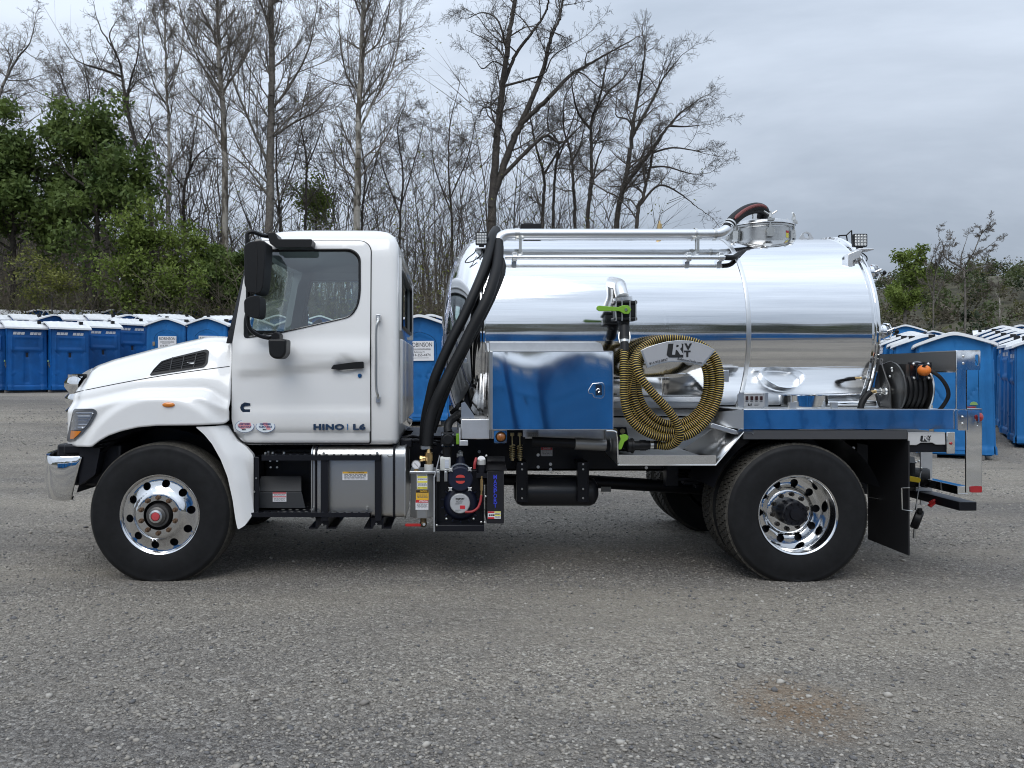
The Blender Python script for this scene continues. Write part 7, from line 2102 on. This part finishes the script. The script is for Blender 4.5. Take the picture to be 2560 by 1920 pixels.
# rear outlet with yellow handle, chain and cap
OU = sub('rear_outlet', TR, (0, 0, 0))
oy = .62
a0, a1 = P(2285, 1192, oy), P(2325, 1199, oy - .02)
c = P(2318, 1195, oy)
MB().lathe([(.082, -.16), (.082, -.02), (.072, .0), (.064, .0), (.064, -.10), (.001, -.10)], (0, 0, 0), 'x', 32).xform(Matrix.Translation(c + Vector((.02, 0, 0))) @ Matrix.Rotation(R(-28), 4, 'Z')).build('outlet', BLKPL, OU)
MB().lathe([(.05, -.03), (.14, -.03), (.145, 0), (.14, .03), (.05, .03)], (0, 0, 0), 'x', 8).xform(Matrix.Translation(c + Vector((-.11, .05, .03))) @ Matrix.Rotation(R(-28), 4, 'Z')).build('valve_body', BLKPL, OU)
mb = MB()
for i in range(8):
    a_ = 2 * math.pi * i / 8 + .3; mb.ball((c.x - .085 - .11 * math.cos(a_) * .3, c.y - .01 + .0, c.z + .03 + .115 * math.sin(a_)), .010, 8, 6)
mb.build('valve_bolt', STEEL, OU)
MB().prism(rounded([XZ(u, v, .50) for u, v in ((2262, 1187), (2297, 1194), (2299, 1200), (2295, 1206), (2262, 1201))], .008, 3), .48, .50).build('outlet_handle', YELLOW, OU, bevel=.003)
MB().tube(bez([P(2303, 1178, .5), P(2300, 1190, .5), P(2297, 1220, .5), P(2294, 1240, .5), P(2291, 1260, .5), P(2288, 1275, .5)], 20), .005, 5).build('chain', STEEL, OU)
c = P(2293, 1298, .52); MB().lathe([(.001, .03), (.07, .03), (.080, .02), (.082, -.02), (.074, -.03), (.066, -.02), (.066, .01), (.001, .01)], (0, 0, 0), 'x', 28).xform(Matrix.Translation(c) @ Matrix.Rotation(R(-35), 4, 'Z') @ Matrix.Rotation(R(18), 4, 'Y')).box(c.x - .03, c.x + .0, c.y - .07, c.y - .05, c.z + .06, c.z + .10).build('dust_cap', BLKPL, OU)
MB().cyl(P(2287, 1322, .50), P(2286, 1345, .50), .011, n=10).build('drain_stub', STEEL, OU)
# hanging plate, bars and hitch
q = rect_px(2302, 1125, 2331, 1262, .70); MB().box(q[0], q[1], .70, .715, q[2], q[3]).build('hanger_plate', MILL, TL)
q = rect_px(2290, 1217, 2331, 1228, .62); MB().box(q[0], q[1], .62, .69, q[2], q[3]).build('clamp_plate', SATIN, TL)
p = P(2318, 1235, .70); MB().cyl(p - Vector((0, .02, 0)), p, .026, n=16).cyl(p - Vector((0, .03, 0)), p, .012, n=10).build('pivot_nut', GOLDZ, TL)
xt0, xt1 = P(2394, 0, .16).x, P(2420, 0, .16).x; zt0, zt1 = P(0, 1236, .16).z, P(0, 1215, .16).z
MB().box(xt0, xt0 + .006, .16, 2.2, zt0, zt1).box(xt0, xt1, .16, 2.2, zt1 - .006, zt1).box(xt0, xt1, .16, 2.2, zt0, zt0 + .006).box(xt0, xt1, .17, .176, zt0, zt1).build('tow_bar', MIRROR, TL, bevel=.002)
xb0, xb1 = P(2398, 0, .12).x, P(2442, 0, .12).x; zb0, zb1 = P(0, 1277, .12).z, P(0, 1255, .12).z
MB().box(xb0, xb1, .12, 2.32, zb0, zb1).build('bumper_bar', BLACK, TL, bevel=.004)
for yy in (.9, 1.5): MB().box(3.5, xb0 + .02, yy, yy + .08, zb0 + .005, zt1).build('bar_arm', BLACK, TL)
MB().tube([P(2322, 1262, .45), P(2326, 1266, .43), P(2338, 1256, .42), P(2341, 1248, .42), P(2333, 1252, .42), P(2324, 1258, .44)], .012, 8).build('hook', REDP, TL)
MB().box(3.35, 3.60, .78, 1.66, .62, 1.02).build('rear_crossmember', BLACK, TR)
# hose reel
RC = P(2257, 972, .36); RL = sub('hose_reel', TR, RC)
GUN = mat('gunmetal_reel', (.10, .10, .098), .34, .7)
for x, nm in ((-.10, 'reel_disc'), (.115, 'reel_disc')):
    MB().lathe([(.001, x - .006), (.13, x - .006), (.16, x - .002), (.208, x - .004), (.216, x), (.208, x + .005), (.001, x + .005)], (0, 0, 0), 'x', 48).build(nm, GUN, RL, 40)
    MB().tube([(x, .212 * math.cos(2 * math.pi * i / 48), .212 * math.sin(2 * math.pi * i / 48)) for i in range(48)], .007, 6, closed=True).build('disc_rim', SATIN if x > 0 else GUN, RL)
for i in range(5): MB().tube([(-.075 + .038 * i, .165 * math.cos(2 * math.pi * t / 36), .165 * math.sin(2 * math.pi * t / 36)) for t in range(36)], .020, 8, closed=True).build('wound_hose', HOSEB, RL)
MB().prism([(-.075, -.20), (.08, -.20), (.075, .0), (.11, .13), (.10, .19), (.06, .20), (.0, .10), (-.055, .02)], 0, .014).xform(Matrix.Rotation(R(90), 4, 'Z')).xform(Matrix.Translation((-.125, 0, 0))).build('reel_arm', GUN, RL, bevel=.004)
MB().cyl((-.22, 0, -.02), (-.12, 0, -.02), .022, n=14).cyl((-.18, 0, -.02), (-.16, 0, -.02), .03, n=8).ball((-.125, .0, -.02), .035, 12, 8).build('swivel', STEEL, RL)
MB().cyl((-.27, -.005, -.03), (-.215, 0, -.02), .013, n=10).build('swivel_elbow', BRASS, RL)
MB().tube(bez([(-.26, 0, -.03), (-.30, -.01, -.06), (-.34, -.02, -.12), (-.36, -.03, -.20)], 14), .024, 10).build('feed_hose', HOSEB, RL)
mb = MB()
for y_, z_ in ((-.05, .10), (.03, .06), (-.075, .165), (-.08, .145)): mb.ball((-.13, y_, z_), .010, 8, 6)
mb.build('reel_bolt', STEEL, RL)
gq = rect_px(2276, 906, 2329, 950, .20); GD = sub('hose_guide', TR, (0, 0, 0))
hole = [(gq[0] + .055, gq[2] + .035), (gq[1] - .03, gq[2] + .035), (gq[1] - .03, gq[3] - .03), (gq[0] + .055, gq[3] - .03)]
panel('guide_plate', [(gq[0], gq[2]), (gq[1], gq[2]), (gq[1], gq[3]), (gq[0], gq[3])], lambda x, z: .20, BLKGL, GD, holes=[hole], step=.05, th=.03)
MB().cyl((gq[0] + .045, .19, gq[2] + .02), (gq[0] + .045, .19, gq[3] - .02), .012, n=12).cyl((gq[0] + .05, .19, gq[3] - .025), (gq[1] - .02, .19, gq[3] - .025), .010, n=12).build('guide_roller', BLKGL, GD)
MB().box(gq[0] - .03, gq[0] + .01, .21, .55, gq[2] - .02, gq[3] - .01).build('guide_arm', GUN, GD)
mb = MB()
for u, v in ((2284, 910), (2321, 910), (2285, 945), (2322, 945)): p = P(u, v, .195); mb.ball((p.x, p.y, p.z), .012, 8, 6)
mb.build('guide_bolt', STEEL, GD)
c = P(2310.5, 926, .12); BS = MB().ball(c, .047, 24, 14, (1.0, 1, .92)).build('ball_stop', ORANGE, GD, 60)
MB().cyl(c + Vector((-.02, -.052, .045)), c + Vector((-.02, -.02, .03)), .010, n=10).build('ball_hole', GROOVE, BS)
MB().tube(bez([c + Vector((.04, -.01, .0)), P(2330, 929, .10), P(2349, 942, .08), P(2366, 965, .08), P(2371, 988, .10), P(2362, 1008, .14), P(2347, 1026, .2), P(2330, 1036, .3)], 36), .0145, 10).build('hose_tail', HOSEG, GD)
MB().cyl((3.45, 1.0, 1.315), (3.78, .30, 1.30), .024, n=14).cyl((3.0, .52, 1.32), (3.45, .50, 1.32), .022, n=14).build('deck_pipe', CHROME, DK_)

# ---------------------------------------------------------------- vacuum pump group behind the cab
PU = sub('vacuum_pump', TR, (0, 0, 0))
yq = .10
x0, x1, z0, z1 = rect_px(1089, 1178, 1210, 1326, yq)
MB().box(x0, x1, .16, .50, z0 + .01, z1).box(x0, x0 + .012, .06, .50, z0, z1).box(x1 - .012, x1, .08, .50, z0, z1 - .03).box(x0, x1, .06, .50, z0, z0 + .05).build('pump_frame', BLACK, PU, bevel=.012, seg=3)
MB().box(P(1084, 0, .06).x, P(1087, 0, .06).x, .04, .30, P(0, 1328, .06).z, P(0, 1190, .06).z).prism([XZ(u, v, .05) for u, v in ((1084, 1195), (1087, 1195), (1100, 1140), (1098, 1138))], .05, .06).build('mount_plate', MILL, PU)
c = P(1152, 1260, .12); MB().lathe([(.001, .0), (.10, .0), (.125, .02), (.135, .05), (.135, .3)], (c.x, .12, c.z), 'y', 48).build('pump_body', NAVY, PU, 40)
mb = MB()
for i in range(14):
    a_ = 2 * math.pi * i / 14; mb.box(-.004, .004, .13, .30, .132, .152); 
    b0 = len(mb.v) - 8; mb.xform(Matrix.Translation((c.x, 0, c.z)) @ Matrix.Rotation(a_, 4, 'Y'), b0)
mb.build('cooling_fin', NAVY, PU)
c = P(1151, 1198, .05); MB().lathe([(.001, .0), (.084, .0), (.093, .008), (.095, .05), (.095, .20)], (c.x, .05, c.z), 'y', 48).build('filter_cover', NAVY, PU, 40)
for s in (1, -1):
    pts = [(c.x + .035 * math.cos(t), c.z + s * (.012 + .022 * math.sin(t))) for t in [math.pi * i / 14 for i in range(15)]]
    MB().prism(pts, .0475, .052).build('red_badge', mat('badge_red', (.55, .06, .05), .35), PU)
MB().lathe([(.096, .03), (.096, .045), (.085, .045)], (c.x, .06, c.z + .02), 'y', 32, a0=.4, a1=math.pi - .4).build('cover_ring', SATIN, PU)
for u, v in ((1126.5, 1174), (1174.5, 1173), (1125.7, 1222.5), (1174.5, 1222.5)):
    p = P(u, v, .04); st = [(p.x + (.024 if i % 2 == 0 else .0115) * math.cos(math.pi / 4 + math.pi * i / 4), p.z + (.024 if i % 2 == 0 else .0115) * math.sin(math.pi / 4 + math.pi * i / 4)) for i in range(8)]
    MB().prism(rounded(st, .004, 2), .030, .046).build('star_knob', mat('cast_silver', (.62, .62, .61), .4, .6), PU, bevel=.003)
c = P(1150, 1259, .06); npl = MB().lathe([(.001, .0), (.070, .0), (.076, .006), (.076, .08)], (c.x, .06, c.z), 'y', 48).build('name_plate', mat('nameplate_silver', (.56, .57, .58), .35, .4), PU, 40)
text('lettering', 'MASPORT', .017, INK, npl, (c.x, .0585, c.z + .036), width=.066, bold=.0006)
text('lettering', 'HD75', .020, INKG, npl, (c.x - .006, .0585, c.z + .016), width=.048)
MB().box(c.x + .0, c.x + .038, .0580, .061, c.z - .040, c.z - .014).build('red_patch', RED, npl)
mb = MB()
for dz, w_ in ((.003, .050), (-.004, .030), (-.050, .040), (-.057, .026)): mb.box(c.x - .035, c.x - .035 + w_, .0582, .061, c.z + dz, c.z + dz + .0022)
mb.build('small_print', INKG, npl)['kind'] = 'stuff'
MB().tube(bez([P(1163, 1280, .05), P(1180, 1279, .04), P(1194, 1270, .04), P(1201, 1254, .05), P(1203, 1238, .06)], 20), .0095, 8).tube(bez([P(1186, 1172, .06), P(1187, 1158, .06), P(1191, 1145, .08)], 8), .011, 8).build('red_hose', REDHOSE, PU)
MB().cyl(P(1203, 1238, .06), P(1204, 1226, .06), .008, n=10).cyl(P(1204, 1226, .06), P(1204, 1198, .06), .0125, n=12).cyl(P(1204, 1198, .06), P(1204, 1190, .06), .007, n=10).build('oil_sight_tube', BRASS, PU)
c = P(1203.5, 1152, .10); MB().cyl(c + Vector((0, 0, -.03)), c + Vector((0, 0, .012)), .034, n=24).build('oil_filler_cap', mat('white_metal_cap', (.62, .62, .60), .4, .5), PU, bevel=.004)
MB().cyl(c + Vector((0, 0, .012)), c + Vector((0, -.004, .016)), .031, .028, 24).build('cap_face', PLATE, PU)
MB().cyl(c + Vector((0, 0, -.11)), c + Vector((0, 0, -.03)), .033, n=20).box(c.x - .04, c.x + .04, .06, .14, c.z - .125, c.z - .09).build('oil_reservoir', BLACK, PU)
# flushing-fluid bottle, fittings
x0, x1, z0, z1 = rect_px(1100, 1143, 1127, 1178, .10); bt = MB().box(x0, x1, .10, .20, z0, z1).build('fluid_bottle', JUG, PU, bevel=.012, seg=3)
decal('bottle_label', bt, 1112, 1148, 1122, 1170, .0985, mat('label_blue_grey', (.55, .60, .68), .4), [(.0, .12, PLATE), (.3, .36, PLATE), (.52, .58, PLATE), (.74, .80, PLATE)])
c = P(1118, 1138, .14); MB().cyl((c.x, .14, z1 - .005), (c.x, .14, c.z + .012), .032, n=18).build('bottle_cap', BLKPL, PU)
mb = MB().cyl((c.x, .14, c.z + .01), (c.x, .14, P(0, 1116, .14).z), .034, .040, 18); mb.build('check_valve', BLKPL, PU)
x0, x1, z0, z1 = rect_px(1103, 1082, 1136, 1116, .06)
VB = MB().prism(rounded([(x0, z0), (x1, z0), (x1, z1), (x0, z1)], .008, 2), .08, .20).cyl(((x0 + x1) / 2, .06, (z0 + z1) / 2), ((x0 + x1) / 2, .16, (z0 + z1) / 2), .040, n=24).build('four_way_valve', BLKPL, PU, bevel=.006)
mb = MB()
for u, v in ((1106.5, 1086), (1133, 1086), (1106, 1113), (1132.5, 1113)): bolt(mb, P(u, v, .08), .008, .008, 8)
mb.build('valve_screw', STEEL, PU)
q = rect_px(1140, 1085, 1148, 1111, .10); MB().box(q[0], q[1], .10, .17, q[2], q[3]).build('valve_lever', GREEN, PU, bevel=.004)
MB().tube(bez([P(1121, 1082, .14), P(1119, 1070, .16), P(1124, 1055, .2), P(1136, 1044, .3), P(1148, 1034, .42)], 20), .032, 12).build('valve_hose', HOSEB, PU)
MB().tube(bez([P(1130, 1042, .4), P(1142, 1048, .35), P(1152, 1056, .3)], 10), .014, 8).tube(bez([P(1128, 1032, .45), P(1140, 1022, .42), P(1148, 1010, .44)], 10), .018, 8).build('air_line', HOSEB, PU)
c = P(1151, 1140, .22); MB().cyl(c, c + Vector((0, 0, -.09)), .026, .05, 12).build('pump_neck', NAVY, PU)
MB().cyl(c + Vector((0, 0, -.02)), c + Vector((0, 0, .035)), .022, n=8).box(c.x - .03, c.x + .02, c.y - .02, c.y + .02, c.z - .01, c.z + .02).build('pipe_fitting', mat('galvanised', (.35, .35, .34), .5, .7), PU, bevel=.004)
for u in (1095.5, 1114.5):
    q = rect_px(u - 4, 1174, u + 4, 1204, .045); MB().box(q[0], q[1], .045, .055, q[2], q[3]).cyl(P(u, 1181, .046), P(u, 1181, .038), .009, n=10).build('band_clamp', STEEL, PU, bevel=.003)
mb = MB()
for u, v in ((1092, 1313), (1203, 1305), (1212, 1306), (1214, 1241), (1116, 1297), (1184, 1297), (1216, 1139)): p = P(u, v, .06); mb.ball((p.x, p.y, p.z), .010, 8, 6)
mb.build('pump_bolt', STEEL, PU)
# belt guard with the pump maker's name
x0, x1, z0, z1 = rect_px(1217, 1177, 1260, 1309, .06)
BG = MB().box(x0, x1, .06, .46, z0, z1).add([P(1214, 1176, .05), P(1268, 1176, .05), P(1262, 1155, .30), P(1218, 1155, .30), P(1218, 1140, .32), P(1262, 1140, .32)], [(0, 1, 2, 3), (3, 2, 5, 4)]).build('belt_guard', mat('guard_black', (.013, .013, .016), .3), TR, bevel=.006)
for i, ch in enumerate('MASPORT'):
    text('lettering', ch, .046, INKB, BG, P(1238, 1193 + 11.85 * i, .0585), bold=.0006, width=.026)
decal('hot_label', BG, 1219.5, 1278.5, 1252, 1296.5, .0590, PLATE, [(.0, .22, RED), (.78, 1.0, RED)], [(.4, .6, INK)])
decal('pinch_label', BG, 1236, 1278.5, 1252, 1296.5, .0570, PLATE, [(.0, .16, YLW), (.45, .6, YLW)], [(.25, .3, INKG), (.34, .39, INKG), (.68, .73, INKG), (.82, .87, INKG)])
# oil-catch canister with gauge, relief valve, labels and drain
CN = sub('oil_separator', TR, (0, 0, 0))
cx = P(1055.5, 0, .13).x; cy = .17
za, zb2 = P(0, 1296, .08).z, P(0, 1184, .08).z
MB().lathe([(.001, za), (.098, za), (.098, zb2), (.001, zb2)], (cx, cy, 0), 'z', 8, a0=math.pi / 8, a1=2 * math.pi + math.pi / 8).build('canister', BRUSHED, CN, 20, bevel=.004)
q = rect_px(1024, 1178, 1088, 1184, .06); MB().box(q[0], q[1], .06, .30, q[2] - .0, q[3]).build('canister_lid', SATIN, CN, bevel=.003)
c = P(1040.5, 1161, .07); MB().lathe([(.001, .0), (.030, .0), (.034, -.006), (.034, .03)], (c.x, .07, c.z), 'y', 28).build('gauge', CHROME, CN)
MB().lathe([(.0005, -.0015), (.029, -.0015)], (c.x, .07, c.z), 'y', 24).build('gauge_face', PLATE, CN)
MB().tube([(c.x - .014, .067, c.z + .013), (c.x + .013, .067, c.z - .016)], .0014, 4).build('gauge_needle', INK, CN)
MB().cyl((c.x, .085, c.z - .03), (c.x, .085, q[3]), .009, n=10).box(c.x - .016, c.x + .016, .075, .095, q[3], q[3] + .012).build('gauge_stem', BRASS, CN)
bz = P(0, 1161, .15).z
c = P(1072, 0, .15); MB().cyl((c.x, .15, P(0, 1178, .15).z), (c.x, .15, bz + .002), .036, n=20).build('lid_neck', mat('white_nylon', (.66, .66, .64), .45), CN)
MB().cyl((c.x, .15, bz), (c.x, .15, bz + .035), .026, n=16).cyl((c.x, .15, bz + .03), (c.x, .15, P(0, 1131, .15).z), .032, n=18).cyl((c.x, .15, P(0, 1131, .15).z), (c.x, .15, P(0, 1122, .15).z), .02, .014, 14).cyl((c.x - .068, .15, P(0, 1146, .15).z), (c.x - .02, .15, P(0, 1146, .15).z), .021, n=16).cyl((c.x - .068, .15, P(0, 1146, .15).z), (c.x - .048, .15, P(0, 1146, .15).z), .026, n=8).build('relief_valve', BRASS, CN, 30)
decal('warning_label', CN, 1043.5, 1190.5, 1068.5, 1222.5, .0765, PLATE, [(0, .12, YLW), (.36, .50, YLW), (.82, 1.0, YLW)], [(.18, .21, INKG), (.25, .28, INKG), (.56, .59, INKG), (.64, .67, INKG), (.72, .75, INKG), (.88, .93, INK)])
cd = decal('caution_label', CN, 1040, 1225, 1071.5, 1249.5, .0765, ORG, [(0, .26, INK)], [(.36, .40, INKG), (.48, .52, INKG), (.60, .64, INKG), (.72, .76, INKG)])
text('lettering', 'CAUTION', .0155, ORG, cd, P(1059, 1228.2, .0728), width=.056, bold=.0004)
cd = decal('attention_label', CN, 1039, 1249.8, 1071, 1274, .0765, PLATE, [(0, .27, RED)], [(.36, .39, INKG), (.46, .49, INKG), (.56, .59, INKG), (.66, .69, INKG), (.78, .81, INKG)])
text('lettering', 'ATTENTION', .0155, PLATE, cd, P(1058.5, 1253.2, .0728), width=.068, bold=.0004)
c = P(1058.5, 0, .15); MB().cyl((c.x, .15, za), (c.x, .15, P(0, 1305, .15).z), .024, n=16).ball((c.x, .15, P(0, 1309, .15).z), .028, 14, 10).build('drain_valve', mat('bronze', (.20, .15, .09), .4, .9), CN)
q = rect_px(1013, 1309, 1052, 1316, .11); MB().prism(rounded([(q[0], q[2]), (q[1], q[2]), (q[1], q[3]), (q[0], q[3])], .008, 3), .105, .115).build('drain_handle', REDP, CN, bevel=.002)
MB().cyl(P(1060, 1311, .115), P(1060, 1311, .10), .011, n=8).build('handle_nut', STEEL, CN)
# bits between cab and deck
MB().box(-.36, .06, .80, 1.64, .98, 1.03).tube(bez([P(1000, 1096, .5), P(1030, 1090, .5), P(1060, 1100, .55), P(1100, 1104, .6)], 16), .012, 8).tube(bez([P(1005, 1108, .4), P(1040, 1102, .45), P(1090, 1112, .5)], 16), .018, 8).build('air_lines', BLACK, TR)
MB().box(P(1000, 0, .3).x, P(1030, 0, .3).x, .30, .40, P(0, 1118, .3).z, P(0, 1098, .3).z).build('cab_mount', BLACK, TR, bevel=.01)
for o in list(bpy.data.objects):
    if 'keep_world' in o: del o['keep_world']
